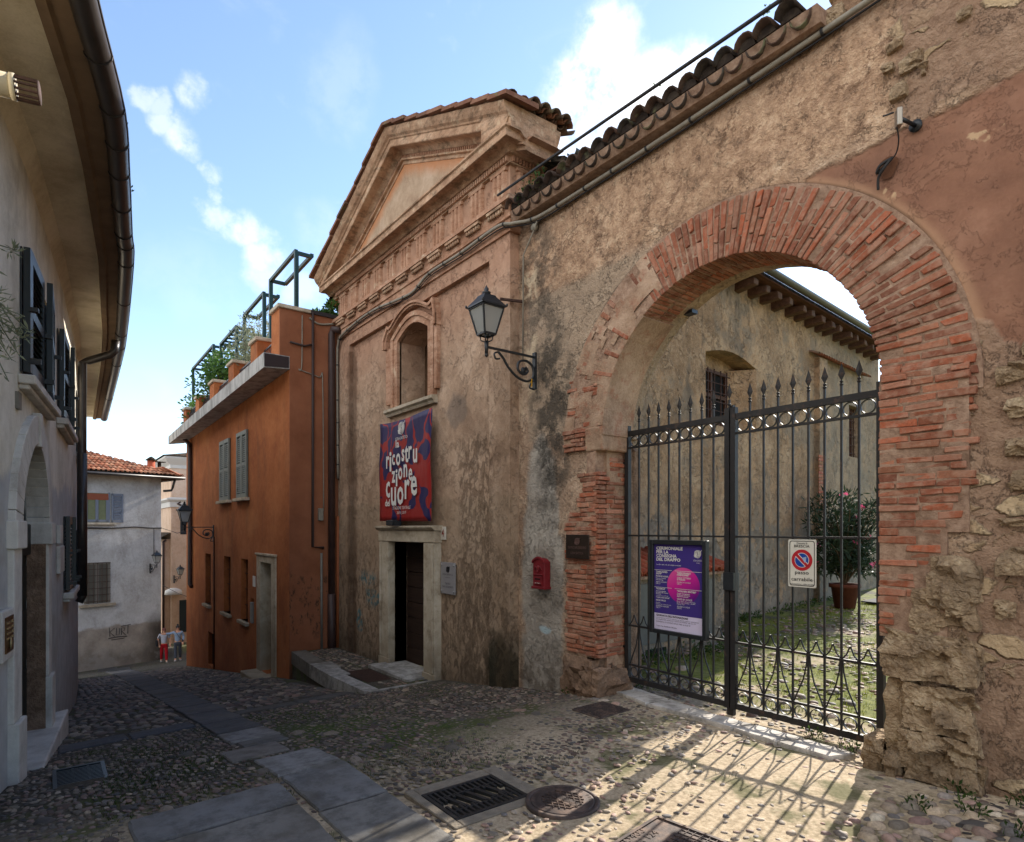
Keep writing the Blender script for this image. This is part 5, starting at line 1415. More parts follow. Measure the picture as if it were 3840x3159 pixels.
# ---- framed programme poster hung on the left leaf
PY = GY-.05
pc = thing('poster_case', 'black framed purple theatre programme poster hung on the left gate leaf', 'poster', (-4.255, PY, 1.27))
mb = MB()
for q in ((-4.635, -4.585, .745, 1.80), (-3.925, -3.875, .745, 1.80), (-4.585, -3.925, 1.75, 1.80), (-4.585, -3.925, .745, .79)): mb.box(q[0], q[1], PY-.03, PY+.03, q[2], q[3])
mb.build('frame', M['blackiron'], pc, .004)
def m_poster():
    k = N('purple poster print'); p = k.pos(); o = k.xyz(p)
    low = k.sm(o[2], .972, .968)
    dx = k.math('DIVIDE', k.math('ADD', o[0], 4.19), .215); dz = k.math('DIVIDE', k.math('SUBTRACT', o[2], 1.30), .20)
    d = k.math('ADD', MUL(k, dx, dx), MUL(k, dz, dz)); disc = k.sm(d, 1.02, .97)
    g_ = k.ramp(k.math('ADD', MUL(k, k.math('SUBTRACT', o[2], 1.1), 1.6), MUL(k, k.math('ADD', o[0], 4.19), -.8)), [(.0, lin(96, 28, 120)), (.4, lin(200, 40, 140)), (.8, lin(214, 96, 150))])
    c = k.mix(disc, lin(66, 52, 122), g_)
    panel = MUL(k, band(k, o[0], -4.03, -3.93, .002), band(k, o[2], 1.6, 1.74, .002))
    c = k.mix(low, c, lin(206, 196, 220))
    return k.out(c, .25, None, 0, .4)
MB().box(-4.585, -3.925, PY+.005, PY+.012, .79, 1.75).build('print', m_poster(), pc)
MB().box(-4.585, -3.925, PY+.018, PY+.026, .79, 1.75).build('back_panel', M['zinc'], pc)
mb = MB(); TYP = PY+.003
def pt_(b, x, z, h, w=None, al='l', bold=0.0, shear=0): mb.text(b, (x, TYP, z), XR, ZU, w, h, 0, al, bold, shear)
for i, (b, w) in enumerate((('CERIMONIALE', .36), ('PER LA', .17), ('CONSEGNA', .28), ('DEL DRAPPO', .33))): pt_(b, -4.555, 1.69-.042*i, .034, w, 'l', .03)
pt_('(verifica dello stile del collegio musicale)', -4.555, 1.515, .014, .34, 'l', 0, .3)
for x0, x1, z in ((-4.585, -4.34, 1.458), (-4.30, -4.03+.08, 1.458), (-4.585, -4.34, 1.262), (-4.30, -3.95, 1.262)): mb.box(x0, x1, TYP-.0005, TYP, z, z+.004)
def colm(x, rows):
    for b, z, h, w, bo in rows: pt_(b, x, z, h, w, 'l', bo)
colm(-4.56, [('"UNPLUGGED', 1.43, .018, .16, .03), ('SHOW"', 1.409, .018, .08, .03), ('PHOENIX AGAIN', 1.38, .018, .17, .015), ('Mitsuyasu Hatakeda', 1.36, .012, .14, 0), ('Live painting', 1.343, .012, .10, .01), ('SABATO 8 GIUGNO', 1.317, .015, .15, 0), ('ORE 21', 1.299, .015, .06, 0),
             ('"KOSMOS"', 1.238, .018, .13, .03), ('Dal canto popolare', 1.215, .012, .14, .015), ('bresciano alla chanson', 1.199, .012, .17, .015), ('francese', 1.183, .012, .07, .015), ('attraverso le sonorita del', 1.166, .011, .17, 0), ('"CORO VOX NOVA"', 1.14, .017, .19, .015), ('IRENE FARGO', 1.108, .018, .14, .015), ('direttori', 1.085, .011, .06, 0), ('Roberta Paris - Bruno Provezza', 1.068, .011, .21, 0), ('DOMENICA 16 GIUGNO', 1.045, .015, .18, 0), ('ORE 17', 1.026, .015, .06, 0)])
colm(-4.27, [('"ESERCIZIARIO', 1.43, .018, .18, .03), ('FAMIGLIARE"', 1.409, .018, .16, .03), ('CARLO CITTERIO', 1.378, .018, .18, .015), ('& FRIENDS', 1.358, .018, .11, .015), ('DOMENICA 9 GIUGNO', 1.33, .015, .18, 0), ('ORE 16', 1.311, .015, .06, 0),
             ('"GOLDEN SIXTIES"', 1.232, .018, .25, .03), ('Viaggio immaginario', 1.209, .012, .17, .015), ('attraverso la musica', 1.193, .012, .17, .015), ('degli anni sessanta', 1.177, .012, .15, .015), ('WHITE BY CHOICE', 1.143, .018, .2, .015), ('Enrico Baito, Ettore Mostarda', 1.124, .012, .24, 0), ('Paolo Siani, Gualtiero Stolfini', 1.108, .012, .24, 0), ('Patrizia Taini', 1.092, .012, .1, 0), ('GIOVEDI 4 LUGLIO', 1.064, .015, .17, 0), ('ORE 21', 1.045, .015, .06, 0)])
pt_('SCENA SINTETICA', -3.995, 1.575, .018, .12, 'c')
pt_('(OOV)', -3.995, 1.552, .012, .04, 'c')
scribble(mb, -4.0, 1.655, .04, TYP, .003, 1.0)
mb.build('lettering', M['whitepaint'], pc)
mb = MB()
pt_("GIORNATA DELL'INTONAZIONE", -4.555, .937, .022, .43, 'l', .03)
pt_('con proiezioni, incontri, esposizioni, mostri, musica, saltimbanchi', -4.555, .915, .012, .57)
pt_('e la replica dello spettacolo "USCITE DI SCENA" alle ore 19.', -4.555, .896, .012, .53, 'l', .008)
pt_('DOMENICA 23 GIUGNO DALLE ORE 16 ALLE 20', -4.555, .868, .015, .46)
pt_('Teatro San Desiderio / Brescia', -4.555, .822, .012, .28, 'l', .015)
mb.build('lettering', M['ink'], pc)
# ---- no parking sign
NY = GY-.03
ns = thing('parking_sign', 'white no parking sign with red and blue disc wired to the right gate leaf', 'sign', (-2.875, NY, 1.6))
ns.rotation_euler = (0, 0, 0)
def rrect(x0, x1, z0, z1, r, n=5):
    out = []
    for cx, cz, a0 in ((x1-r, z1-r, 0), (x0+r, z1-r, pi/2), (x0+r, z0+r, pi), (x1-r, z0+r, 1.5*pi)):
        for i in range(n+1): a = a0+pi/2*i/n; out.append((cx+r*math.cos(a), cz+r*math.sin(a)))
    return out
sx0, sx1, sz0, sz1 = -3.005, -2.745, 1.385, 1.825
MB().prism(rrect(sx0, sx1, sz0, sz1, .012), 'y', NY-.004, NY+.003).build('panel', simple('sign white', lin(206, 202, 190), .4, 0, .4, .06, 4, 0), ns)
mb = MB()
oA = rrect(sx0+.012, sx1-.012, sz0+.012, sz1-.012, .022); oB = rrect(sx0+.018, sx1-.018, sz0+.018, sz1-.018, .018)
mb.strip(oA+oA[:1], oB+oB[:1], NY-.0055, 'y', NY-.004)
SX = (sx0+sx1)/2; SYT = NY-.0062
for b, z, h, w in (('Comune di', 1.782, .017, .10), ('BRESCIA', 1.752, .024, .145), ('passo', 1.505, .033, .13), ('carrabile', 1.443, .033, .2), ('Autorizzazione n. 4090 del 2006', 1.408, .011, .225)): mb.text(b, (SX, SYT, z), XR, ZU, w, h, 0, 'c', .01)
mb.build('lettering', M['ink'], ns)
def disc(mb, r, y, n=36): mb.add([(SX+r*math.cos(2*pi*i/n), y, 1.635+r*math.sin(2*pi*i/n)) for i in range(n)], [tuple(range(n))])
mb = MB(); disc(mb, .098, NY-.0056); dk = mb.build('disc', simple('sign red', lin(176, 34, 44), .4, 0, .4, .06, 6, 0), ns)
mb = MB(); disc(mb, .068, NY-.0068); mb.build('white_ring', M['whitepaint'], dk)
mb = MB(); disc(mb, .063, NY-.0078); mb.build('blue_field', simple('sign blue', lin(24, 66, 150), .4, 0, .4, .06, 6, 0), dk)
def diag_bar(w, y, r): 
    a = -pi/4; u_ = Vector((math.cos(a), 0, math.sin(a))); v_ = Vector((-u_.z, 0, u_.x)); c_ = Vector((SX, y, 1.635))
    return MB().add([c_-u_*r-v_*w, c_+u_*r-v_*w, c_+u_*r+v_*w, c_-u_*r+v_*w], [(0, 1, 2, 3)])
diag_bar(.019, NY-.0088, .066).build('white_band', M['whitepaint'], dk)
diag_bar(.013, NY-.0098, .07).build('red_band', simple('sign red', lin(176, 34, 44), .4, 0, .4, .06, 6, 0), dk)
mb = MB(); mb.add([(SX+.0, NY-.0105, 1.655), (SX+.045, NY-.0105, 1.668), (SX+.04, NY-.0105, 1.62), (SX+.03, NY-.0105, 1.612)], [(0, 1, 2, 3)]); mb.build('sticker', simple('worn sticker', lin(150, 168, 196), .6, 0, .3, .2, 30, 0), dk)
# ---- red letterbox
lb = thing('letterbox', 'ornate red cast letterbox on the pale plaster left of the gate', 'letterbox', (-6.06, GW, 1.17))
RED = simple('red letterbox paint', lin(112, 24, 30), .55, 0, .35, .2, 14, .3, .004)
mb = MB(); bx0, bx1, bz0, bz1 = -6.175, -5.945, 1.165, 1.50
top = [(bx0+(bx1-bx0)*i/10, bz1+.05*math.sin(pi*i/10)) for i in range(11)]
mb.prism([(bx0, bz0), (bx1, bz0)]+top[::-1], 'y', 5.05, 5.16); bd = mb.build('body', RED, lb, .012, 2)
mb = MB()
mb.prism([(bx0-.015, bz0-.012), (bx1+.015, bz0-.012), (bx1+.015, bz0+.02), (bx0-.015, bz0+.02)], 'y', 5.035, 5.155)
mb.build('base_moulding', RED, lb, .004, 2); mb = MB(); mb.strip([(bx0-.012, 1.49)]+[(a, b+.02) for a, b in top]+[(bx1+.012, 1.49)], [(bx0+.01, 1.48)]+[(a, b-.01) for a, b in top]+[(bx1-.01, 1.48)], 5.035, 'y', 5.06)
mb.build('trim', RED, lb, .006, 2); mb = MB(); mb.prism([(-6.13, 1.21), (-5.99, 1.21), (-5.99, 1.315), (-6.13, 1.315)], 'y', 5.036, 5.052); mb.prism([(-6.15, 1.33), (-5.97, 1.33), (-5.97, 1.345), (-6.15, 1.345)], 'y', 5.03, 5.05)
mb.build('flap', RED, lb, .004, 2)
mb = MB(); mb.ball((-6.06, 5.045, 1.42), (.03, .012, .035), 10, 6); mb.tube(smoothpath([(-6.13, 5.045, 1.40), (-6.105, 5.04, 1.44), (-6.08, 5.042, 1.40), (-6.06, 5.035, 1.37), (-6.04, 5.042, 1.40), (-6.015, 5.04, 1.44), (-5.99, 5.045, 1.40)]), .008, 6)
mb.build('crest', RED, lb)
mb = MB(); mb.box(-6.11, -6.01, 5.032, 5.037, 1.272, 1.29); mb.build('slot', M['pit'], lb)
MB().text('per lettere', (-6.06, 5.034, 1.225), XR, ZU, .1, .014, 0, 'c', .01).build('lettering', M['whitepaint'], lb)
# ---- bronze plaque
bp = thing('plaque', 'dark bronze plaque on the bricks left of the gate', 'plaque', (-5.4, GW, 1.7))
MB().box(-5.585, -5.185, 5.09, 5.105, 1.565, 1.855).build('plate', simple('dark bronze', lin(60, 48, 40), .35, .5, .5, .2, 8, .1), bp, .004)
mb = MB(); scribble(mb, -5.38, 1.775, .04, 5.087, .003, 1); mb.text('TEATRO SAN DESIDERIO', (-5.385, 5.087, 1.685), XR, ZU, .32, .03, 0, 'c'); mb.text('SCENA SINTETICA', (-5.385, 5.087, 1.62), XR, ZU, .22, .028, 0, 'c')
mb.build('lettering', simple('worn lettering', lin(120, 92, 84), .4, .3, .5, .1), bp)

# ================================================================== STREET LAMPS
def lamp(name, label, loc, rotz, s=1.0, group='wall lanterns along the street'):
    """bracket on wall at origin, arm along local -Y, lantern at arm end"""
    t = thing(name, label, 'street lamp', loc, rotz, group)
    WL[t] = Vector((0, 0, 0))
    mb = MB(); mb.M = Matrix.Scale(s, 4)
    mb.box(-.03, .03, -.03, 0, -.42, .06)
    mb.bar((0, 0, 0), (0, -.78, 0), .026)
    sc_ = smoothpath([(0, -.60, -.03), (0, -.52, -.10), (0, -.44, -.20), (0, -.30, -.30), (0, -.14, -.33), (0, -.04, -.26), (0, -.05, -.13), (0, -.15, -.07), (0, -.27, -.10), (0, -.29, -.20), (0, -.2, -.25), (0, -.13, -.2), (0, -.17, -.15)])
    mb.tube(sc_, .016, 6); mb.tube(smoothpath([(0, -.60, -.03), (0, -.66, -.06), (0, -.64, -.12), (0, -.58, -.11)]), .012, 6)
    mb.tube(smoothpath([(0, -.04, -.3), (0, -.1, -.4), (0, -.02, -.42)]), .012, 6)
    mb.ball((0, -.2, -.2), (.02, .045, .045), 8, 5)
    mb.tube([(0, -.78, -.09), (0, -.78, .07)], [.02, .028], 8); mb.ball((0, -.78, -.1), .025, 8, 5)
    mb.build('bracket', M['blackiron'], t, local=True)
    c = (0, -.78)
    mb = MB(); mb.M = Matrix.Scale(s, 4)
    # cradle
    for a in range(4):
        th = pi/4+a*pi/2; dx, dy = math.cos(th), math.sin(th)
        mb.tube([(c[0], c[1], .05), (c[0]+dx*.07, c[1]+dy*.07, .08), (c[0]+dx*.085, c[1]+dy*.085, .15)], .008, 6)
        mb.bar((c[0]+dx*.115, c[1]+dy*.115, .15), (c[0]+dx*.215, c[1]+dy*.215, .47), .018)
    for z, r in ((.15, .115), (.47, .215)):
        q = [(c[0]+r*math.cos(pi/4+a*pi/2), c[1]+r*math.sin(pi/4+a*pi/2), z) for a in range(5)]
        for a, b in zip(q, q[1:]): mb.bar(a, b, .022)
    fr = mb.build('lantern_frame', M['blackiron'], t, local=True)
    mb = MB(); mb.M = Matrix.Scale(s, 4)
    def sq(r, z): return [(c[0]+r*math.cos(pi/4+a*pi/2), c[1]+r*math.sin(pi/4+a*pi/2), z) for a in range(4)]
    vs = sq(.25, .475)+sq(.245, .495)+sq(.13, .60)+sq(.11, .625)+sq(.0, .645)
    mb.add(vs, [(i*4+k_, i*4+(k_+1) % 4, (i+1)*4+(k_+1) % 4, (i+1)*4+k_) for i in range(4) for k_ in range(4)]+[(3, 2, 1, 0)])
    mb.lathe([(.0, .64), (.05, .645), (.055, .67), (.025, .685), (.03, .71), (.012, .735), (.0, .76)], (c[0], c[1], 0), 10)
    for x, y, z in sq(.255, .49): mb.ball((x, y, z+.01), (.014, .014, .022), 6, 4)
    mb.build('lantern_roof', M['blackiron'], t, local=True)
    mb = MB(); mb.M = Matrix.Scale(s, 4)
    A, B = sq(.112, .155), sq(.21, .465)
    mb.add(A+B, [(i, (i+1) % 4, 4+(i+1) % 4, 4+i) for i in range(4)])
    mb.build('glass', M['lampglass'], fr, local=True)
    return t
lamp0 = lamp('street_lamp', 'large black lantern on a scrolled bracket between the church front and the gate arch', (-6.18, 5.10, 4.16), 0)
tag(MB().box(-6.2, -6.16, 5.02, 5.03, 3.77, 3.87).text('6', (-6.18, 5.019, 3.79), XR, ZU, .025, .05, 0, 'c', .01).build('number_tag', simple('yellow tag', lin(200, 150, 40), .5, 0, .3, .05)), 'tiny yellow number tag under the big lamp bracket', 'tag')
# ================================================================== ORANGE HOUSE
def or_extra(k, c, p, h):
    o = k.xyz(p)
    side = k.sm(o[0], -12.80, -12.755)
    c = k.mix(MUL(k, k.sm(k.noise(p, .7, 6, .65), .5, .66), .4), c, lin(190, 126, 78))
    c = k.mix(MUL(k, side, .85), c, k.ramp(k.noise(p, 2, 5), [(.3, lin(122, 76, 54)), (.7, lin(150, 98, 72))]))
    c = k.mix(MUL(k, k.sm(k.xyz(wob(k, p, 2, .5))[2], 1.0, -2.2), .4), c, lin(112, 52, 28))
    stn = MUL(k, k.sm(k.noise(k.map(p, (1, 2, 1)), 6, 6, .7), .52, .62), MUL(k, side, band(k, o[2], -.3, 1.0, .2)))
    c = k.mix(MUL(k, stn, .75), c, lin(52, 44, 34))
    c = k.mix(MUL(k, MUL(k, side, k.sm(o[2], -.5, -1.2)), .8), c, lin(60, 50, 38))
    return c
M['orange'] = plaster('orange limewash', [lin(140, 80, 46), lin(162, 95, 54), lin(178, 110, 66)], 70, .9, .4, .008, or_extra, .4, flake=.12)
oh = thing('orange_house', 'orange rendered house with roof terrace and closed green shutters left of the theatre', 'house', (-18.4, 4.0, -2))
mb = MB(); OF = 4.0
X0, X1 = -24.2, -12.75
def sloped_wall():
    # front wall with openings, from pieces
    holes = [(-21.0, -20.25, -.38, 1.17), (-18.55, -17.75, -.38, 1.17), (-16.65, -15.98, -.38, 1.17), (-14.85, -13.92, -1.35, 1.16), (-20.6, -19.9, -2.2, -1.2), (-15.75, -15.45, -.35, .25)]
    xs = sorted({X0, X1}|{h[0] for h in holes}|{h[1] for h in holes})
    for a, b in zip(xs, xs[1:]):
        hs = [h for h in holes if h[0] <= a+1e-6 and h[1] >= b-1e-6]
        z = -6.0
        for h in sorted(hs, key=lambda q: q[2]):
            mb.box(a, b, OF, OF+.4, z, h[2]); z = h[3]
        mb.box(a, b, OF, OF+.4, z, 5.3)
sloped_wall()
mb.box(-24.0, X1-.45, 4.45, 9.4, -6, 5.1); mb.box(X1+.001, -12.69, 5.12, 5.5, -3, 6.9); mb.box(X1-.4, X1, OF+.4, 5.6, -3, 5.12); mb.box(X0, X0+.4, OF+.4, 9, -6, 5.12)
mb.box(-24.2, X1, 4.40, 9.5, 5.12, 5.3)
mb.box(X1-.5, X1, 4.40, 5.06, 5.3, 6.42); mb.box(-24.2, X1, 4.0, 4.4, 5.3, 5.44)
mb.build('wall', M['orange'], oh)
def reveal_box(x0, x1, z0, z1, d=.3, mat='glass', name='window', par=oh): return MB().box(x0, x1, OF+d, OF+d+.05, z0, z1).build(name, M[mat], par)
M['teal'] = simple('dark green paint', lin(30, 48, 44), .5, 0, .4, .15, 8, .1, .003)
M['shut'] = simple('grey green shutter paint', lin(122, 126, 120), .6, 0, .3, .12, 10, .1, .003)
for x0, x1 in ((-21.0, -20.25), (-18.55, -17.75), (-16.65, -15.98)):
    w = reveal_box(x0, x1, -.38, 1.17, .22)
    m = MB()
    for a, b in ((x0, x0+.06), (x1-.06, x1), ((x0+x1)/2-.03, (x0+x1)/2+.03)): m.box(a, b, OF+.19, OF+.22, -.38, 1.17)
    m.box(x0, x1, OF+.19, OF+.218, .9, .95); m.build('frame', M['teal'], w)
    m = MB()
    for i in range(1, 4): m.bar((x0+(x1-x0)*i/4, OF+.1, -.38), (x0+(x1-x0)*i/4, OF+.1, 1.17), .016)
    for z in (0, .4, .8): m.bar((x0, OF+.1, z), (x1, OF+.1, z), .012)
    m.build('bars', M['rustbar'], w)
    MB().box(x0-.1, x1+.1, OF-.09, OF+.2, -.46, -.38).build('sill', M['paleStone'], w, .008)
reveal_box(-20.6, -19.9, -2.2, -1.2, .25, 'pit', 'cellar_opening')
m = MB()
for i in range(1, 5): m.bar((-20.6+.14*i, OF+.1, -2.2), (-20.6+.14*i, OF+.1, -1.2), .016)
m.build('cellar_bars', M['rustbar'], oh)
reveal_box(-15.75, -15.45, -.35, .25, .15, 'pit', 'meter_niche')
MB().box(-15.70, -15.52, OF-.03, OF+.1, -.35, .15).build('meter_box', simple('grey box', lin(130, 126, 120), .6, 0, .3, .1), oh, .01)
# shutters of the two upper windows
for x0, x1 in ((-18.85, -17.75), (-16.92, -15.95)):
    z0, z1 = 2.72, 4.38; xm = (x0+x1)/2
    s_ = MB().box(x0, x1, OF-.015, OF, z0, z1).build('window', M['teal'], oh)
    for a, b in ((x0, xm-.012), (xm+.012, x1)):
        m = MB(); st = .07
        for q in ((a, a+st, z0, z1), (b-st, b, z0, z1), (a+st, b-st, z0, z0+.1), (a+st, b-st, z1-.1, z1), (a+st, b-st, (z0+z1)/2-.04, (z0+z1)/2+.04)): m.box(q[0], q[1], OF-.06, OF-.018, q[2], q[3])
        z = z0+.13
        while z < z1-.13:
            if abs(z-(z0+z1)/2) > .06: m.hexa([(a+st, OF-.058, z), (b-st, OF-.058, z), (b-st, OF-.048, z-.004), (a+st, OF-.048, z-.004), (a+st, OF-.03, z+.042), (b-st, OF-.03, z+.042), (b-st, OF-.02, z+.038), (a+st, OF-.02, z+.038)])
            z += .052
        m.build('shutter', M['shut'], s_)
    MB().box(x0-.12, x1+.12, OF-.13, OF, z0-.09, z0-.01).build('sill', M['paleStone'], s_, .008)
# front door
d_ = MB().box(-14.75, -14.0, OF+.33, OF+.38, -1.35, 1.12).build('door', M['teal'], oh)
m = MB()
for q in ((-14.7, -14.40, -.9, .0), (-14.35, -14.05, -.9, .0), (-14.7, -14.40, .1, 1.0), (-14.35, -14.05, .1, 1.0)): m.box(q[0], q[1], OF+.31, OF+.33, q[2], q[3])
m.build('door_panels', M['teal'], d_, .008); MB().ball((-14.1, OF+.28, -.25), .03).build('handle', simple('brass', lin(180, 140, 70), .3, .8, .5, .1), d_)
m = MB(); m.box(-15.12, -14.80, OF-.03, OF+.33, -1.8, 1.16); m.box(-13.96, -13.64, OF-.03, OF+.33, -1.8, 1.16); m.box(-15.12, -13.64, OF-.03, OF+.33, 1.16, 1.32); m.box(-15.15, -13.61, OF-.06, OF+.33, 1.32, 1.37)
m.build('door_surround', M['paleStone'], d_, .008)
m = MB(); m.hexa([(-15.15, 3.62, -1.75), (-13.6, 3.62, -1.75), (-13.6, 4.3, -1.75), (-15.15, 4.3, -1.75), (-15.15, 3.62, -1.36), (-13.6, 3.62, -1.34), (-13.6, 4.3, -1.34), (-15.15, 4.3, -1.36)]); m.build('doorstep', M['paleStone'], d_, .015, 2)
MB().box(-15.48, -15.3, OF-.02, OF, .55, .8).build('number_tile', M['whitepaint'], oh)
# terrace slab, pillars, railing
k = N('slab concrete'); p = k.pos()
c = k.mix(k.sm(k.noise(k.map(p, (2, 2, .6)), 2.2, 6, .7), .42, .62), lin(186, 184, 180), lin(140, 138, 134)); M['terr'] = k.out(c, .9, k.bump(k.noise(p, 20, 5), .4, .006), 0, .2)
m = MB(); m.hexa([(-24.6, 3.49, 4.92), (X1, 3.49, 5.16), (X1, 3.998, 5.2), (-24.6, 3.998, 5.0), (-24.6, 3.49, 5.2), (X1, 3.49, 5.46), (X1, 3.998, 5.46), (-24.6, 3.998, 5.2)])
m.build('terrace_slab', M['terr'], oh)
MB().hexa([(X1, 3.5, 5.18), (X1+.015, 3.5, 5.18), (X1+.015, 3.98, 5.22), (X1, 3.98, 5.22), (X1, 3.5, 5.44), (X1+.015, 3.5, 5.44), (X1+.015, 3.98, 5.44), (X1, 3.98, 5.44)]).build('slab_end_flashing', m_flat('dark flashing', lin(52, 40, 40), .6), oh)
PXS = [(-13.32, 6.42), (-14.95, 6.16), (-17.1, 6.12), (-19.35, 6.06), (-21.45, 6.0), (-23.6, 5.95)]
for i, (x, zt) in enumerate(PXS):
    w_ = .57 if i == 0 else .55
    pl = MB().box(x, x+w_-(.003 if i == 0 else 0), 3.80, 4.398, 5.2, zt).build('terrace_pillar', M['orange'], oh)
    MB().box(x-.05, x+w_+.05, 3.75, 4.43, zt, zt+.08).build('pillar_cap', M['paleStone'], pl, .015, 2)
m = MB()
for (xa, za), (xb, zb) in zip(PXS, PXS[1:]):
    a, b = xb+.57, xa-.02
    for z in (5.95, 5.55): m.bar((a, 3.95, z-.02), (b, 3.95, z), .03)
    n_ = max(3, int((b-a)/.13))
    for i in range(n_):
        x = a+(b-a)*(i+.5)/n_; m.tube([(x, 3.95, 5.45), (x, 3.95, 5.58), (x, 3.87, 5.68), (x, 3.90, 5.8), (x, 3.95, 5.95)], .009, 4, True, False)
m.build('terrace_railing', M['blackiron'], oh)
# low parapet wing with dark coping and wall behind
MB().box(X1-.55, X1+.04, 4.38, 5.08, 6.42, 6.50).build('coping', m_flat('dark coping', lin(50, 46, 48), .5), oh)
# pergola frames in dark green steel tube
PG = m_flat('dark green steel', lin(34, 62, 62), .5)
for i, (x0, x1, z) in enumerate(((-15.05, -13.2, 7.82), (-17.45, -15.6, 7.66), (-20.2, -18.3, 7.55), (-24.6, -21.2, 7.72))):
    m = MB()
    y0, y1 = 4.28, 4.62
    m.bar((x0, y0, z), (x1, y0, z+.04), .07); m.bar((x0, y1, z), (x1, y1, z+.04), .07)
    for x in (x0, x1): m.bar((x, y0, z), (x, y1, z), .07); m.bar((x, y0, 5.3), (x, y0, z+.03), .08)
    if i >= 2: 
        for j in range(1, 5): m.bar((x0+(x1-x0)*j/5, y0, z), (x0+(x1-x0)*j/5, 6.5, z), .05)
    nm = ['tallest dark green steel pergola frame nearest the church on the terrace', 'second dark green steel pergola frame beside the olive tree', 'low slatted green pergola frame among the terrace leaves', 'farthest green pergola frame at the leafy end of the terrace'][i]
    tag(m.build('pergola_frame', PG), nm, 'pergola', 'steel pergola frames on the orange house terrace')
# pipes on the side wall
m = MB(); m.tube([(X1+.30, 4.95, 6.1), (X1+.12, 4.87, 6.16), (X1+.08, 4.85, 6.05), (X1+.08, 4.85, -.78)], .07, 10); m.tube([(X1+.08, 4.85, .55), (X1+.08, 4.85, -.9)], .085, 10)
m.build('downpipe', M['brownpipe'], oh)
MB().tube([(X1+.05, 5.0, 2.2), (X1+.05, 5.0, -.8)], .04, 8).build('orange_pipe', m_flat('orange pipe', lin(150, 84, 48), .6), oh)
m = MB(); m.tube([(X1+.03, 4.47, 6.45), (X1+.03, 4.465, 1.55), (X1+.03, 4.70, 1.53)], .028, 8); m.tube([(X1+.03, 4.0, 5.75), (X1+.03, 4.3, 5.72), (X1+.03, 4.45, 5.78)], .022, 6)
m.build('gas_pipe', m_flat('dark pipe', lin(60, 46, 42), .6), oh)
MB().tube([(X1+.03, 4.65, 1.42), (X1+.03, 4.655, -.75)], .025, 8).build('white_pipe', M['zinc'], oh)
m = MB(); m.tube(smoothpath([(X1+.02, 4.25, 6.35), (X1+.02, 4.24, 5.3), (X1+.02, 4.2, 5.22), (X1+.02, 4.6, 5.12), (X1+.02, 4.68, 5.0), (X1+.02, 4.7, 2.3)]), .012, 6); m.tube(smoothpath([(X1+.02, 4.4, 6.33), (X1+.02, 4.6, 6.24), (X1+.02, 4.9, 6.3), (X1+.02, 5.05, 6.33)]), .02, 6)
m.build('cables', M['cable'], oh)
MB().box(X1, X1+.08, 4.58, 4.68, 2.1, 2.36).build('junction_box', M['cable'], oh, .01)
# street downpipe on the front, far end
m = MB(); m.tube([(-23.5, 3.8, 5.05), (-23.45, 3.85, 4.95), (-23.15, 3.92, 4.8), (-23.1, 3.92, 4.6), (-23.1, 3.92, .05), (-23.0, 3.96, -.02)], .07, 8); m.build('downpipe', M['brownpipe'], oh)
MB().tube([(-19.7, 3.98, 1.7), (-19.7, 3.98, -2.2)], .02, 6).build('cable_duct', m_flat('dark duct', lin(72, 44, 32), .7), oh)
lamp1 = dup(lamp0, (-19.8, OF, 1.98), 0, 'black lantern on a scrolled bracket on the orange house front', 'wall lanterns along the street')
# terrace plants (tapered stems and leaf crowns)
M['olive'] = m_leaf('olive leaf', lin(96, 104, 82), lin(142, 148, 122), .3)
M['green'] = m_leaf('green leaf', lin(44, 74, 34), lin(84, 118, 54), .4)
M['bark'] = simple('bark', lin(92, 78, 62), .95, 0, .1, .25, 14, .8, .02)
def shrub(name, label, cat, base, H_, r, n, ls, mat, clumps=14, asp=.4, fl=None, drop=0, parent_loc=None):
    t = thing(name, label, cat, base)
    m = MB(); lm = MB()
    for i in range(clumps):
        a = R.uniform(0, 2*pi); hh = R.uniform(.35, 1)*H_; rr = R.uniform(.1, 1)**.6
        tip = Vector((base[0]+math.cos(a)*r[0]*rr, base[1]+math.sin(a)*r[1]*rr, base[2]+hh-drop*rr))
        b0 = Vector(base); mid = b0.lerp(tip, .5)+Vector((R.uniform(-.1, .1), R.uniform(-.1, .1), .12))
        m.tube(smoothpath([b0, mid, tip], 4), [.03*(1-q/9)+.004 for q in range(9)], 5)
        cr = R.uniform(.5, 1)*min(r[0], H_)*.38
        leafy(lm, tip, (cr, cr*.8, cr*.8), int(n/clumps), ls, up=.2, asp=asp)
        leafy(lm, mid.lerp(tip, .5), (cr*.6, cr*.6, cr*.6), int(n/clumps/2), ls, up=.2, asp=asp)
    m.build('stem', M['bark'], t); lm.build('foliage', mat, t)
    return t
shrub('olive_tree', 'silvery olive shrub between the two tallest pergola frames on the terrace', 'tree', (-16.6, 4.5, 5.4), 2.0, (1.5, .5), 2600, .1, M['olive'], 22, .3)
shrub('leafy_shrub', 'bright green leafy shrub around the slatted pergola on the terrace', 'shrub', (-20.6, 4.5, 5.4), 1.9, (1.6, .7), 2600, .13, M['green'], 22, .5)
shrub('leafy_shrub', 'green shrub trailing over the far end of the terrace', 'shrub', (-23.6, 4.3, 5.3), 1.5, (1.5, .6), 2200, .12, M['green'], 18, .5, drop=.5)
shrub('leafy_shrub', 'small green shrub peeping over the dark coping next to the church', 'shrub', (-13.2, 5.0, 6.2), .55, (.45, .3), 300, .11, M['green'], 7, .5)

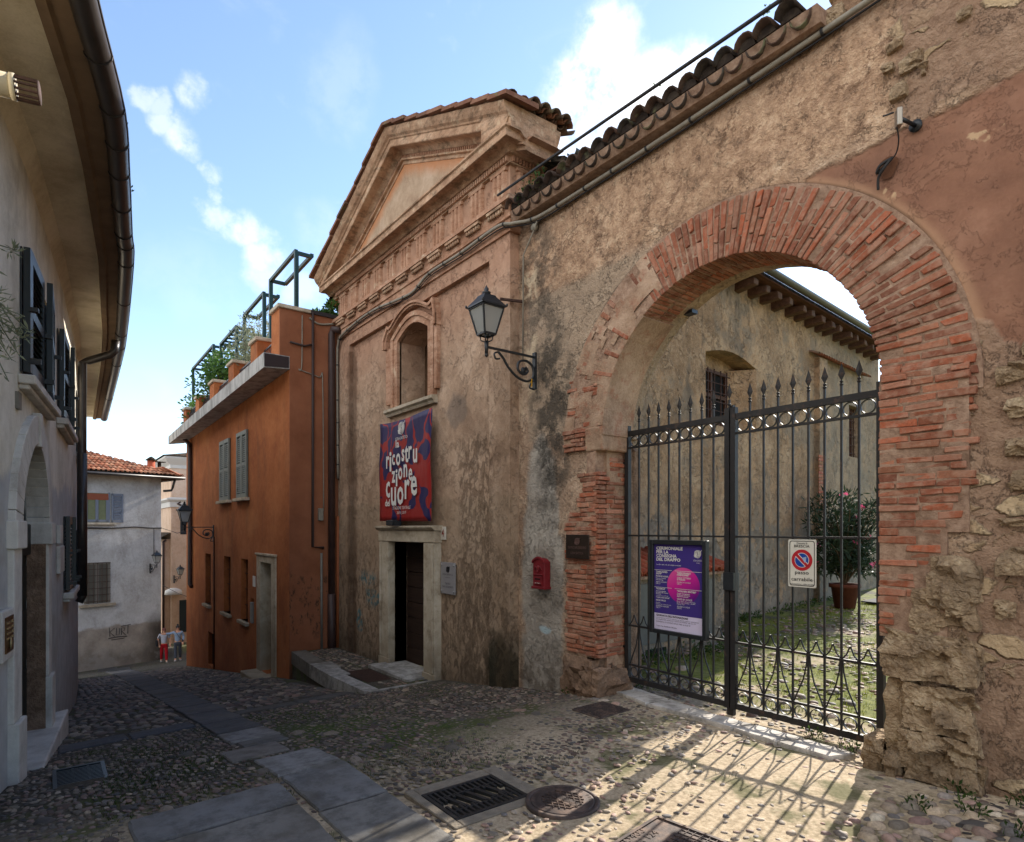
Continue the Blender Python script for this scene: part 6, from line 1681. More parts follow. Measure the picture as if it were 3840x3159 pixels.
# ================================================================== LEFT HOUSE
PLW = [(3, -1.7), (-4, -.75), (-5.5, -.52), (-7.1, -.27), (-7.8, -.157), (-9.69, .045), (-11.67, .232), (-14.85, .49), (-20, .72), (-26, .85)]
def lw(x, o, z):
    for a, b in zip(PLW, PLW[1:]):
        if b[0] <= x <= a[0]:
            dx, dy = b[0]-a[0], b[1]-a[1]; L = math.hypot(dx, dy); y = a[1]+dy*(x-a[0])/dx
            return (x+(dy/L)*o, y-(dx/L)*o, z)
    return (x, PLW[-1][1]+o, z)
def lwbox(mb, x0, x1, o0, o1, z0, z1):   # x0 > x1 allowed
    a, b = max(x0, x1), min(x0, x1)
    mb.hexa([lw(b, o1, z0), lw(a, o1, z0), lw(a, o0, z0), lw(b, o0, z0), lw(b, o1, z1), lw(a, o1, z1), lw(a, o0, z1), lw(b, o0, z1)])
def lf_extra(k, c, p, h):
    P = wob(k, p, 1.5, .6); o = k.xyz(P)
    low = k.sm(k.math('SUBTRACT', o[2], k.math('ADD', 1.9, k.math('MULTIPLY', k.noise(k.map(p, (1, 1, 0)), .6, 2), 1.2))), .08, -.08)
    c = k.mix(MUL(k, low, .8), c, k.ramp(k.noise(p, 4, 6), [(.3, lin(148, 150, 152)), (.7, lin(178, 180, 182))]))
    c = k.mix(MUL(k, k.sm(k.noise(p, .9, 5, .6), .53, .62), .35), c, lin(150, 140, 122))
    c = k.mix(MUL(k, k.sm(k.xyz(p)[2], .2, -1.2), .35), c, lin(128, 122, 114))
    return c
M['lplaster'] = plaster('cream render', [lin(190, 182, 164), lin(208, 201, 184), lin(220, 213, 198)], 90, 1.2, .4, .008, lf_extra, .2, flake=.12)
M['marble'] = plaster('botticino marble', [lin(176, 168, 158), lin(194, 188, 178), lin(206, 200, 190)], 120, 2.5, .25, .004, None, .25)
lh = thing('cream_house', 'cream rendered house with curved eaves and arched stone doorway along the left edge', 'house', (-9, 0, -.6))
DX0, DX1, DS, DR = -7.45, -9.25, 1.93, .90
DCX = (DX0+DX1)/2
mb = MB(); xsv = [3, -2, -4, -5.5, -7.1, DX0]
ZE = 5.78
for a, b in zip(xsv, xsv[1:]): lwbox(mb, a, b, -.5, 0, -3, ZE)
for a, b in zip([DX1, -9.69, -10.6, -11.67, -13, -14.85, -17, -20, -26], [-9.69, -10.6, -11.67, -13, -14.85, -17, -20, -26]): lwbox(mb, a, b, -.5, 0, -6, ZE)
n = 16
ap_ = [(DCX+DR*math.cos(pi*i/n), DS+DR*math.sin(pi*i/n)) for i in range(n+1)]
for (xa, za), (xb, zb) in zip(ap_, ap_[1:]):
    mb.hexa([lw(xb, 0, zb), lw(xa, 0, za), lw(xa, -.5, za), lw(xb, -.5, zb), lw(xb, 0, ZE), lw(xa, 0, ZE), lw(xa, -.5, ZE), lw(xb, -.5, ZE)])
mb.box(-8.2, 3, -6, -1.6, -3, 5.7)
mb.build('wall', M['lplaster'], lh)
# cove, soffit, roof and gutter follow the curved plan
EV = [(3, -.45), (-2, -.35), (-4, -.05), (-5.24, .17), (-6.6, .467), (-7.76, .614), (-9.3, .788), (-10.3, .904), (-14.07, 1.168), (-16.7, 1.30), (-25.3, 1.62)]
WLN = [lw(x, 0, 0)[:2] for x, y in EV]
def ribbon(rows, thick=False):
    m_ = MB(); n_ = len(rows); k_ = len(rows[0]); vs = [v for r in rows for v in r]
    m_.add(vs, [(i*k_+j, (i+1)*k_+j, (i+1)*k_+j+1, i*k_+j+1) for i in range(n_-1) for j in range(k_-1)], False)
    return m_
rows = []
for (x, y), (wx, wy) in zip(EV, WLN):
    def L_(f, z): return (wx+(x-wx)*f, wy+(y-wy)*f, z)
    rows.append([L_(-.01, 5.52), L_(.03, 5.60), L_(.10, 5.68), L_(.13, 5.72), L_(.60, 5.74), L_(.62, 5.67), L_(.72, 5.66), L_(.75, 5.70), L_(.93, 5.72), L_(.94, 5.86)])
def so_extra(k, c, p, h): return k.mix(MUL(k, k.sm(k.noise(p, .8, 5, .6), .5, .66), .4), c, lin(128, 106, 78))
M['soffit'] = plaster('ochre soffit', [lin(188, 174, 148), lin(206, 194, 168), lin(216, 204, 182)], 60, 1.0, .2, .004, so_extra, .1)
ribbon([r[:6] for r in rows]).build('eaves', M['soffit'], lh); ribbon([r[5:] for r in rows]).build('fascia_board', simple('brown fascia', lin(112, 92, 72), .9, 0, .2, .2, 4, .3, .01), lh)
rows = [[(x, y, 5.86), (wx+(x-wx)*.2, wy+(y-wy)*.2, 6.15), (wx, wy-2.5, 6.9)] for (x, y), (wx, wy) in zip(EV, WLN)]
ribbon(rows).build('roof', M['tile_dark'], lh)
m = MB(); gpts = smoothpath([(x+.01, y+.02, 5.68) for x, y in EV], 4)
prof = [(math.cos(a)*.095, math.sin(a)*.095) for a in [pi+pi*i/8 for i in range(9)]]
vs = []
for i, q in enumerate(gpts):
    t_ = (gpts[min(i+1, len(gpts)-1)]-gpts[max(i-1, 0)]); t_.z = 0; t_.normalize(); s_ = Vector((-t_.y, t_.x, 0))
    for a, b in prof: vs.append(q-s_*a+Vector((0, 0, b+.06)))
kk = len(prof)
m.add(vs, [(i*kk+j, i*kk+j+1, (i+1)*kk+j+1, (i+1)*kk+j) for i in range(len(gpts)-1) for j in range(kk-1)], True)
m.tube([q+Vector((0, 0, .06))+Vector((0, .095, 0)) for q in gpts], .012, 5)
for i in range(2, len(gpts), 2):
    q = gpts[i]; t_ = (gpts[min(i+1, len(gpts)-1)]-gpts[i-1]).normalized(); s_ = Vector((-t_.y, t_.x, 0))
    m.tube([q-s_*a*1.05+Vector((0, 0, b*1.05+.06)) for a, b in prof], .008, 4)
m.build('gutter', M['gutter'], lh)
# downpipe at the bend and lower far one
dp = lw(-14.6, .12, 0); e_ = (-14.3, 1.12)
m = MB(); m.tube([(e_[0], e_[1], 5.62), (e_[0], e_[1]-.02, 5.42), (e_[0], e_[1]-.08, 5.34), (dp[0], dp[1]+.1, 5.22), (dp[0], dp[1], 5.16), (dp[0], dp[1], .6), (dp[0], dp[1]-.05, .5)], .075, 10)
m.tube([(dp[0], dp[1], .62), (dp[0], dp[1], 3.4)], .085, 10); m.build('downpipe', M['gutter'], lh)
# windows: shutters, sills
M['dkshut'] = simple('blackish green shutter', lin(30, 38, 42), .4, 0, .5, .15, 8, .08, .003)
def shutter_leaf(par, xa, xb, z0, z1, o0=.03, o1=.085, swing=0.0, mat=None):
    """xa is the hinge side; swing moves the free edge away from the wall"""
    m = MB(); 
    def B(f0, f1, oo0, oo1, za, zb):
        def Q(f, oo, z): return lw(xa+(xb-xa)*f, oo+swing*f, z)
        m.hexa([Q(f1, oo1, za), Q(f0, oo1, za), Q(f0, oo0, za), Q(f1, oo0, za), Q(f1, oo1, zb), Q(f0, oo1, zb), Q(f0, oo0, zb), Q(f1, oo0, zb)])
    s_ = .13
    for f0, f1, za, zb in ((0, s_, z0, z1), (1-s_, 1, z0, z1), (s_, 1-s_, z0, z0+.12), (s_, 1-s_, z1-.12, z1), (s_, 1-s_, (z0+z1)/2-.05, (z0+z1)/2+.05)): B(f0, f1, o0, o1, za, zb)
    z = z0+.14
    while z < z1-.15:
        if abs(z+.02-(z0+z1)/2) > .07:
            def Q(f, oo, zz): return lw(xa+(xb-xa)*f, oo+swing*f, zz)
            m.hexa([Q(1-s_, o1-.004, z), Q(s_, o1-.004, z), Q(s_, o1-.014, z-.003), Q(1-s_, o1-.014, z-.003), Q(1-s_, o0+.012, z+.05), Q(s_, o0+.012, z+.05), Q(s_, o0, z+.047), Q(1-s_, o0, z+.047)])
        z += .062
    return m.build('shutter', mat or M['dkshut'], par)
def lwindow(x0, x1, z0, z1, sill=True, sw=(.0, .12)):
    m = MB(); lwbox(m, x0, x1, .004, .02, z0, z1); w = m.build('window', M['glass'], lh)
    xm = (x0+x1)/2
    shutter_leaf(w, x0, xm+.01, z0, z1, swing=sw[0]); shutter_leaf(w, x1, xm-.01, z0, z1, swing=sw[1])
    m = MB(); lwbox(m, x0+.08, x1-.08, 0, .14, z0-.13, z0-.04); lwbox(m, x0+.05, x1-.05, 0, .09, z0-.18, z0-.13); m.build('sill', M['marble'], w, .01)
    for x in (x0, xm, x1):
        m = MB(); lwbox(m, x+.03, x-.03, .08, .15, (z0+z1)/2-.02, (z0+z1)/2+.02); m.build('hinge', M['blackiron'], w)
        m = MB(); lwbox(m, x+.02, x-.02, .08, .17, z0+.08, z0+.13); m.build('shutter_catch', M['blackiron'], w)
lwindow(-7.6, -9.5, 3.45, 4.66, sw=(.0, .07)); lwindow(-10.7, -12.7, 3.52, 4.74, sw=(.0, .06)); lwindow(-11.7, -13.2, .98, 2.12, sw=(.0, .04))
for x0, x1 in ((-15.6, -16.8), (-17.8, -19.0), (-20.3, -21.5)): lwindow(x0, x1, .9, 1.9, sw=(.02, .03)); lwindow(x0, x1, 3.55, 4.8, sw=(.02, .03))
# arched doorway
m = MB(); lwbox(m, DX0, DX1, -.26, -.17, -.8, 2.9); dd = m.build('door', m_flat('black green door', lin(20, 28, 26), .5), lh)
m = MB(); lwbox(m, DX0, DX1, -.17, -.12, 1.62, 1.98); lwbox(m, DCX+.03, DCX-.03, -.17, -.14, -.6, 1.62)
for x0, x1 in ((DX0-.1, DCX+.1), (DCX-.1, DX1+.1)):
    for z0, z1 in ((-.45, .3), (.4, 1.0), (1.1, 1.5)): lwbox(m, x0, x1, -.17, -.15, z0, z1)
m.build('door_panels', m_flat('black green door', lin(20, 28, 26), .5), dd, .01)
m = MB()
def archband(m, r0, r1, o0, o1, n_=22):
    for i in range(n_):
        a0, a1 = pi*i/n_, pi*(i+1)/n_-(.0 if i % 5 else .006)
        def Q(r, a, o): return lw(DCX+r*math.cos(a), o, DS+r*math.sin(a))
        m.hexa([Q(r0, a1, o1), Q(r0, a0, o1), Q(r0, a0, o0), Q(r0, a1, o0), Q(r1, a1, o1), Q(r1, a0, o1), Q(r1, a0, o0), Q(r1, a1, o0)])
archband(m, DR-.005, DR+.30, -.165, .06); m.build('arch_surround', M['marble'], dd, .006)
m = MB(); lwbox(m, DCX+.07, DCX-.07, 0, .085, DS+DR-.03, DS+DR+.33); m.build('keystone', M['marble'], dd, .008)
for xi, sg in ((DX0, 1), (DX1, -1)):
    m = MB(); lwbox(m, xi, xi+sg*.30, -.165, .05, .15, 1.74); lwbox(m, xi-sg*.03, xi+sg*.34, -.165, .085, 1.74, 2.0); lwbox(m, xi-sg*.02, xi+sg*.30, -.165, .085, -.9, .15)
    m.build('door_jamb', M['marble'], dd, .012, 2)
    m = MB(); lwbox(m, xi-sg*.026, xi+sg*.02, -.16, .02, -.8, DS); m.build('reveal', M['boulder'], dd)  # darker strip over the marble jamb, shade of the reveal put into its colour
m = MB(); m.hexa([(-9.75, -.3, -1.0), (-7.72, -.5, -1.0), (-7.72, .0, -1.0), (-10.1, .26, -1.0), (-9.75, -.3, -.47), (-7.72, -.5, -.45), (-7.72, .0, -.45), (-10.1, .26, -.47)])
m.build('doorstep', M['marble'], dd, .02, 3)
it = thing('intercom', 'brass intercom panel in a pale stone frame left of the arched doorway', 'intercom', lw(-6.81, 0, 1.0))
m = MB(); lwbox(m, -6.74, -7.13, 0, .05, .78, 1.22); m.build('stone_frame', M['marble'], it, .012, 2)
m = MB(); lwbox(m, -6.80, -7.07, .05, .06, .85, 1.16); m.build('panel', simple('brass plate', lin(96, 70, 44), .35, .6, .5, .2), it)
m = MB()
for i in range(4): lwbox(m, -6.83, -6.95, .06, .068, 1.1-i*.045, 1.115-i*.045); lwbox(m, -7.0, -7.04, .06, .07, 1.1-i*.045, 1.12-i*.045)
q = lw(-6.94, .065, .92); m.ball(q, (.05, .01, .05), 10, 6)
m.build('buttons', simple('pale brass', lin(170, 150, 110), .3, .5, .5, .1), it)
for (xa, xb, z0, z1, lab) in ((-10.62, -10.98, 1.72, 1.98, 'small pale number tablet high beside the arched doorway'), (-10.6, -11.25, 1.3, 1.68, 'pale stone tablet with faint red lettering beside the arched doorway')):
    t = thing('wall_tablet', lab, 'tablet', lw((xa+xb)/2, 0, (z0+z1)/2)); m = MB(); lwbox(m, xa, xb, 0, .05, z0, z1); m.build('slab', M['marble'], t, .008)
m = MB(); a = Vector(lw(-7.5, 0, 3.0)); lwbox(m, -7.42, -7.54, 0, .03, 3.06, 3.22); tag(m.build('doorbell_box', M['zinc']), 'tiny dark wall socket with a loose wire under the nearest shutters', 'socket')
# boiler flue and trailing plant at the left edge
fl_ = thing('flue_pipe', 'cream boiler flue with caged end jutting below the eaves at the left edge', 'flue', (-3.8, -.55, 4.03))
a, b = Vector((-3.62, -.75, 3.98)), Vector((-3.835, -.02, 4.075))
A3 = Vector((-3.95, -.72, 4.06)); B3 = Vector((-3.86, -.13, 4.08))
MB().tube([A3, B3], .055, 14).tube([B3, B3+(B3-A3).normalized()*.02], .06, 14).build('tube', simple('cream enamel', lin(200, 186, 156), .4, 0, .4, .06), fl_)
m = MB(); dv = (B3-A3).normalized(); u_ = dv.cross(Vector((0, 0, 1))).normalized(); v_ = u_.cross(dv)
for i in range(12):
    th = 2*pi*i/12; rr = u_*math.cos(th)*.05+v_*math.sin(th)*.05; m.tube([B3+dv*.02+rr, B3+dv*.11+rr], .006, 4)
m.tube([B3+dv*.11, B3+dv*.115], .054, 12); m.build('cage', M['rustbar'], fl_)
tp = thing('trailing_plant', 'thin trailing plant with narrow leaves hanging in at the left edge', 'plant', (-5.0, -.2, 3.5))
m = MB()
for i in range(16):
    o_ = Vector((-5.4, -.40, 3.25+R.uniform(0, .5))); e_ = o_+Vector((R.uniform(-.7, -.2), R.uniform(.1, .35), R.uniform(-.35, .3)))
    m.tube([o_, o_.lerp(e_, .5)+Vector((0, 0, .06)), e_], [.008, .006, .003], 4)
    for j in range(7): leafy(m, o_.lerp(e_, R.uniform(.4, 1)), (.02, .02, .02), 3, .07, asp=.18)
m.build('stems', M['olive'], tp)
# tufts in the gutter
m = MB()
for q in ((-7.0, .56), (-8.3, .74)): leafy(m, (q[0], q[1]+.03, 5.82), (.05, .05, .07), 30, .04, up=.8)
m.build('gutter_weeds', M['weed'], None, kind='stuff')
# ================================================================== WHITE HOUSE AT THE BEND
WA = math.radians(15); WP = Vector((-35.4, 4.7, 0)); WD = Vector((math.sin(WA), -math.cos(WA), 0)); WN = Vector((math.cos(WA), math.sin(WA), 0))
def wh(t, o, z): q = WP+WD*t+WN*o; return (q.x, q.y, z)   # t to the left, o outwards
def whbox(m, t0, t1, o0, o1, z0, z1):
    m.hexa([wh(t0, o0, z0), wh(t1, o0, z0), wh(t1, o1, z0), wh(t0, o1, z0), wh(t0, o0, z1), wh(t1, o0, z1), wh(t1, o1, z1), wh(t0, o1, z1)])
def wh_extra(k, c, p, h):
    P = wob(k, p, 1.2, .5); o = k.xyz(P)
    low = k.sm(o[2], -2.65, -2.8); c = k.mix(MUL(k, low, .8), c, k.ramp(k.noise(p, 2, 6, .65), [(.3, lin(112, 98, 84)), (.7, lin(156, 142, 124))]))
    c = k.mix(MUL(k, MUL(k, k.sm(o[2], -1.9, -3.2), k.sm(o[1], 3.7, 4.5)), .85), c, lin(58, 50, 44))
    c = k.mix(MUL(k, k.sm(o[2], -3.6, -4.3), .5), c, lin(70, 62, 54))
    c = k.mix(MUL(k, k.sm(k.noise(p, .8, 5, .6), .52, .62), .3), c, lin(158, 152, 144))
    return c
M['whwall'] = plaster('chalky white render', [lin(156, 152, 147), lin(176, 173, 168), lin(190, 187, 183)], 30, .9, .4, .02, wh_extra, .25)
w = thing('white_house', 'chalky white house with red tiled roof at the foot of the street', 'house', wh(3, 0, -4.4))
m = MB()
whbox(m, 0, 9, -7, 0, -6, 4.62); m.build('wall', M['whwall'], w)
m = MB(); whbox(m, .15, 9, 0, .05, -6, -2.75); m.build('plinth', M['whwall'], w)
m = MB()
m.add([wh(-.75, .7, 4.55), wh(9, .7, 4.55), wh(9, -3.2, 6.0), wh(3.2, -3.2, 6.0), wh(-.75, -7, 4.55), wh(9, -7.2, 4.55), wh(-.75, .7, 4.50), wh(9, .7, 4.5), wh(-.75, -7, 4.5)], [(0, 1, 2, 3), (0, 3, 4), (4, 3, 2, 5), (6, 7, 1, 0), (0, 4, 8, 6), (6, 8, 5, 7)])
rf = m.build('roof', M['tile_red'], w)
m = MB(); RC2 = [(176, 112, 84), (150, 90, 66), (190, 134, 104), (128, 84, 66), (166, 120, 96)]
def on_roof(t, f): # f 0 eave..1 ridge on the front slope
    return Vector(wh(t, .74-3.94*f, 4.60+1.45*f))
for i in range(50):
    t = -.7+i*.2
    fmax = 1.0 if t > 3.2 else max(.0, (t+.75)/3.95)
    rows_ = int(fmax*10)
    for j in range(rows_+1):
        f0 = j*.1; f1 = min(f0+.11, fmax+.03)
        if f1-f0 < .03: continue
        a_, b_ = on_roof(t, f0), on_roof(t, f1); a_.z += .02+R.uniform(0, .015)
        coppo(m, a_, b_, .085, .075, colr=R.choice(RC2))
m.build('roof_tiles', M['tile_red'], rf)
m = MB()
for i in range(38): coppo(m, wh(-.72, .6-i*.2, 4.60), wh(.2, .6-i*.2-.0, 4.98), .085, .075, colr=R.choice(RC2))
m.build('hip_tiles', M['tile_red'], rf)
m = MB(); m.tube([wh(9, .78, 4.5), wh(-.8, .78, 4.5), wh(-.85, -3, 4.5)], .07, 8); m.tube([wh(-.1, .0, 3.85), wh(-.45, .1, 3.9), wh(-.5, .15, 4.05), wh(-.5, .4, 4.45)], .06, 8); m.build('gutter', M['gutter'], w)
m = MB()
for i in range(14): m.bar(wh(-.1-.0, -.5*i, 4.46), wh(-.7, -.5*i, 4.47), .08)
m.build('eave_rafters', M['woodBeam'], w)
ch = MB(); q = wh(-.3, -1.9, 0); ch.tube([(q[0], q[1], 4.6), (q[0], q[1], 5.55)], .19, 12); c_ = ch.build('chimney', simple('terracotta pot', lin(170, 84, 58), .8, 0, .2, .15), rf)
m = MB(); m.lathe([(.3, 5.55), (.1, 5.72), (.03, 5.75), (.0, 5.78)], (q[0], q[1], 0), 12); q2 = wh(-.75, -2.0, 0); m.tube([(q2[0], q2[1], 4.9), (q2[0], q2[1], 5.5)], .09, 8); whbox(m, -1.0, -.5, -2.2, -1.8, 5.5, 5.53); m.build('cowl', M['tile_red'], c_)
M['greyshut'] = m_flat('grey shutter', lin(116, 122, 132), .6)
T = lambda y: (4.7-y)/math.cos(WA)
t0, t1 = T(2.42), T(1.50)
m = MB(); whbox(m, t0, t1, -.2, -.16, 2.27, 3.6); 
m2 = MB(); whbox(m2, t0-.02, t1+.02, .0, .012, 2.25, 3.62); 
up = m2.build('window', simple('olive curtain', lin(112, 116, 84), .7, 0, .3, .1), w)
m = MB()
for a_, b_, z0, z1 in ((t0, t0+.1, 2.27, 3.3), (t1-.1, t1, 2.27, 3.3), ((t0+t1)/2-.06, (t0+t1)/2+.06, 2.27, 3.3), (t0, t1, 2.27, 2.37), (t0-.06, t0, 2.2, 3.66), (t1, t1+.06, 2.2, 3.66)): whbox(m, a_, b_, .012, .04, z0, z1)
m.build('frame', M['greyshut'], up)
m = MB()
for i in range(9): whbox(m, t0, t1, .013, .04+.004*(i % 2), 3.3+i*.033, 3.33+i*.033)
m.build('rolled_blind', m_flat('terracotta blind', lin(150, 84, 58), .7), up)
def wshut(t0, t1, z0, z1):
    m = MB()
    for q_ in ((t0, t0+.07, z0, z1), (t1-.07, t1, z0, z1), (t0, t1, z0, z0+.1), (t0, t1, z1-.1, z1)): whbox(m, q_[0], q_[1], .02, .07, q_[2], q_[3])
    z = z0+.13
    while z < z1-.12: m.hexa([wh(t0, .06, z), wh(t1, .06, z), wh(t1, .05, z-.005), wh(t0, .05, z-.005), wh(t0, .03, z+.055), wh(t1, .03, z+.055), wh(t1, .02, z+.05), wh(t0, .02, z+.05)]); z += .075
    m.build('shutter', M['greyshut'], up)
wshut(T(3.02), T(2.54), 2.24, 3.62); wshut(T(1.42), T(.9), 2.24, 3.62)
m = MB(); whbox(m, t0-.3, t1+.3, 0, .16, 2.14, 2.23); m.build('sill', M['paleStone'], up)
t0, t1 = T(2.5), T(1.46)
m = MB(); whbox(m, t0, t1, .0, .01, -1.55, .36); lo = m.build('window', m_flat('dull brown panes', lin(92, 88, 78), .5), w)
m = MB()
for a_, b_, z0, z1 in ((t0, t0+.09, -1.55, .36), (t1-.09, t1, -1.55, .36), ((t0+t1)/2-.07, (t0+t1)/2+.07, -1.55, .36), (t0, t1, .27, .36)): whbox(m, a_, b_, .01, .03, z0, z1)
m.build('frame', m_flat('weathered frame', lin(116, 110, 100), .7), lo)
m = MB()
for i in range(1, 6): m.bar(wh(t0+(t1-t0)*i/6, .06, -1.55), wh(t0+(t1-t0)*i/6, .06, .36), .02)
for i in range(7): m.bar(wh(t0, .06, -1.45+i*.3), wh(t1, .06, -1.45+i*.3), .018)
m.build('bars', M['rustbar'], lo); m = MB(); whbox(m, t0-.2, t1+.2, 0, .15, -1.7, -1.58); m.build('sill', M['paleStone'], lo)
# graffiti (paint on the plinth)
m = MB()
def stroke(m, pts, r=.02): m.tube([wh(g0+(a-g0)*.8, .054, -2.75+(b+2.62)*.75) for a, b in pts], r*.75, 5)
g0 = T(2.45)
stroke(m, [(g0, -2.62), (g0-.03, -3.2)]); stroke(m, [(g0-.28, -2.68), (g0-.02, -2.92), (g0-.28, -3.22)])
stroke(m, [(g0-.38, -2.7), (g0-.36, -3.12), (g0-.52, -3.14), (g0-.54, -2.72)])
stroke(m, [(g0-.64, -3.18), (g0-.64, -2.72), (g0-.82, -2.74), (g0-.8, -2.9), (g0-.66, -2.94), (g0-.86, -3.2)])
stroke(m, [(g0-.62, -2.62), (g0-1.15, -2.56)]); stroke(m, [(g0-1.0, -2.58), (g0-.98, -3.14)])
stroke(m, [(g0+.05, -3.3), (g0-.5, -3.26), (g0-.95, -3.3)], .03); stroke(m, [(g0-.1, -3.42), (g0-.8, -3.4)], .024)
m.build('graffiti', m_flat('black spray paint', lin(66, 62, 60), .8), w)
m = MB(); m.tube(smoothpath([wh(9, .05, 2.0), wh(T(1.4), .06, 1.98), wh(T(2.5), .06, 1.97), wh(T(3.5), .06, 2.03), wh(T(4.2), .07, 1.98), wh(.0, .08, 1.98)]), .03, 5); m.tube([wh(T(4.35), .05, 2.0), wh(T(4.36), .05, .5)], .015, 5); m.build('cables', M['darkcable'], w)
m = MB()
for y_, z_ in ((2.5, 1.83), (3.4, 2.08)): rough(m, -.2, .2, -.1, .1, -.07, .07, .02, 5, 3, .4)
lampw = dup(lamp0, wh(T(4.2), .0, .15), WA+pi/2, 'black lantern standing up from a short bracket on the white house corner', 'wall lanterns along the street', 1.0)

# ================================================================== PINK HOUSE & ROOFS BEYOND
def pk_extra(k, c, p, h): return k.mix(MUL(k, k.sm(k.xyz(p)[2], -1, -4), .3), c, lin(190, 150, 108))
M['pink'] = plaster('pale pink render', [lin(196, 164, 138), lin(212, 182, 156), lin(220, 194, 170)], 30, .8, .2, .01, pk_extra, .15)
ph = thing('pink_house', 'pale pink house with white cornices seen in the gap beyond the orange house', 'house', (-43, 8, -5))
m = MB(); m.box(-50, -42.95, 6.25, 14, -7, 6.3); m.box(-50, -43.3, 5.9, 6.25, -7, 1.3); m.build('wall', M['pink'], ph)
m = MB(); m.sweep([(0, 5.7), (.05, 5.7), (.08, 5.9), (.25, 6.1), (.4, 6.3), (.4, 6.4), (0, 6.45)], [(-50, 6.25), (-42.95, 6.25), (-42.95, 14)]); m.sweep([(0, 3.3), (.06, 3.3), (.1, 3.6), (.25, 3.75), (.25, 3.85), (0, 3.9)], [(-50, 6.25), (-42.95, 6.25), (-42.95, 14)]); m.build('cornice', M['whitepaint'], ph)
m = MB(); m.add([(-50.5, 5.75, 6.45), (-42.4, 5.75, 6.45), (-42.4, 14, 6.45), (-44, 9, 7.1), (-50.5, 9, 7.1)], [(0, 1, 3, 4), (1, 2, 3)]); m.add([(-50, 5.5, 1.3), (-43.0, 5.5, 1.3), (-43.0, 6.3, 1.75), (-50, 6.3, 1.75)], [(0, 1, 2, 3)]); m.build('roof', M['tile_red'], ph)
m = MB(); m.box(-42.96, -42.93, 6.75, 7.6, 1.6, 3.3); m.build('window', M['glass'], ph); m = MB(); m.box(-42.96, -42.93, 6.7, 7.3, -4.5, -2.5); m.build('door', M['glass'], ph)
m = MB(); m.tube([(-43.25, 6.0, 1.25), (-43.22, 5.86, 1.15), (-43.22, 5.86, -5)], .07, 8); m.tube([(-42.9, 6.9, 3.75), (-42.85, 6.6, 3.5), (-42.85, 7, 3.3)], .07, 8); m.build('downpipe', M['brownpipe'], ph)
m = MB(); m.lathe([(.0, 0), (.5, 0), (.45, .25), (.2, .38), (.0, .4)], (-42.8, 6.35, -2.1), 12); m.build('awning', M['whitepaint'], ph)
lampf = dup(lamp0, (-42.95, 6.4, -1.0), pi/2+.3, 'farthest small lantern on an arm over the lane by the pink house', 'wall lanterns along the street', 1.0)
for i, (x, y, z, lab, cc) in enumerate(((-58, 5.2, 1.2, 'low far house with pink tiled roof just right of the white house edge', 0), (-66, 8.2, 2.3, 'distant tiled roof with chimney stack beyond the low far house', 1))):
    t = thing('far_house', lab, 'house', (x, y, -5)); m = MB(); m.box(x-4, x, y-4, y+3, -8, z); m.build('wall', M['pink'], t)
    m = MB(); m.add([(x-4.4, y-4.4, z), (x+.5, y-4.4, z), (x+.5, y+3.4, z), (x-4.4, y+3.4, z), (x-2, y-1.5, z+1.3), (x-2, y+1, z+1.3)], [(0, 1, 4), (1, 2, 5, 4), (2, 3, 5), (3, 0, 4, 5)]); m.build('roof', M['tile_red'], t)
    m = MB(); m.box(x-1.6, x-1, y-.6, y+.1, z+.3, z+1.9); m.box(x-1.7, x-.9, y-.7, y+.2, z+1.9, z+2.05); m.build('chimney', M['brick'] if 0 else M['pink'], t)
tag(MB().bar((-59, 5.8, 2), (-59, 5.8, 5.2), .05).bar((-59, 5.2, 4.6), (-59, 6.4, 4.6), .03).bar((-59, 5.4, 4.9), (-59, 6.2, 4.9), .03).build('tv_aerial', M['gutter']), 'thin television aerial on the far rooftops in the gap', 'aerial')
tag(MB().tube([(-35.3, 4.75, 1.97), (-30, 4.6, 1.75), (-24.2, 4.1, 1.9)], .012, 5).build('street_cable', M['darkcable']), 'thin cable crossing the lane from the white house to the orange house', 'cable')
tag(MB().tube([(-35.3, 4.75, -.9), (-30, 4.6, -.85), (-24.2, 4.1, -.5)], .012, 5).build('street_cable', M['darkcable']), 'lower thin wire crossing the lane under the lanterns', 'cable')

nb = thing('lane_shade_house', 'unseen ochre house added behind the orange house to shade the lane', 'house', (-33, 14, -4))  # unseen house put in to shade the lower end of the street
m = MB(); m.box(-41.5, -25.5, 10.5, 18, -7, 4.9); m.build('wall', M['pink'], nb); m = MB(); m.add([(-42, 10, 4.9), (-25, 10, 4.9), (-25, 18.5, 4.9), (-42, 18.5, 4.9), (-39, 14.2, 6.6), (-28, 14.2, 6.6)], [(0, 1, 5, 4), (1, 2, 5), (2, 3, 4, 5), (3, 0, 4), (3, 2, 1, 0)]); m.build('roof', M['tile_red'], nb)

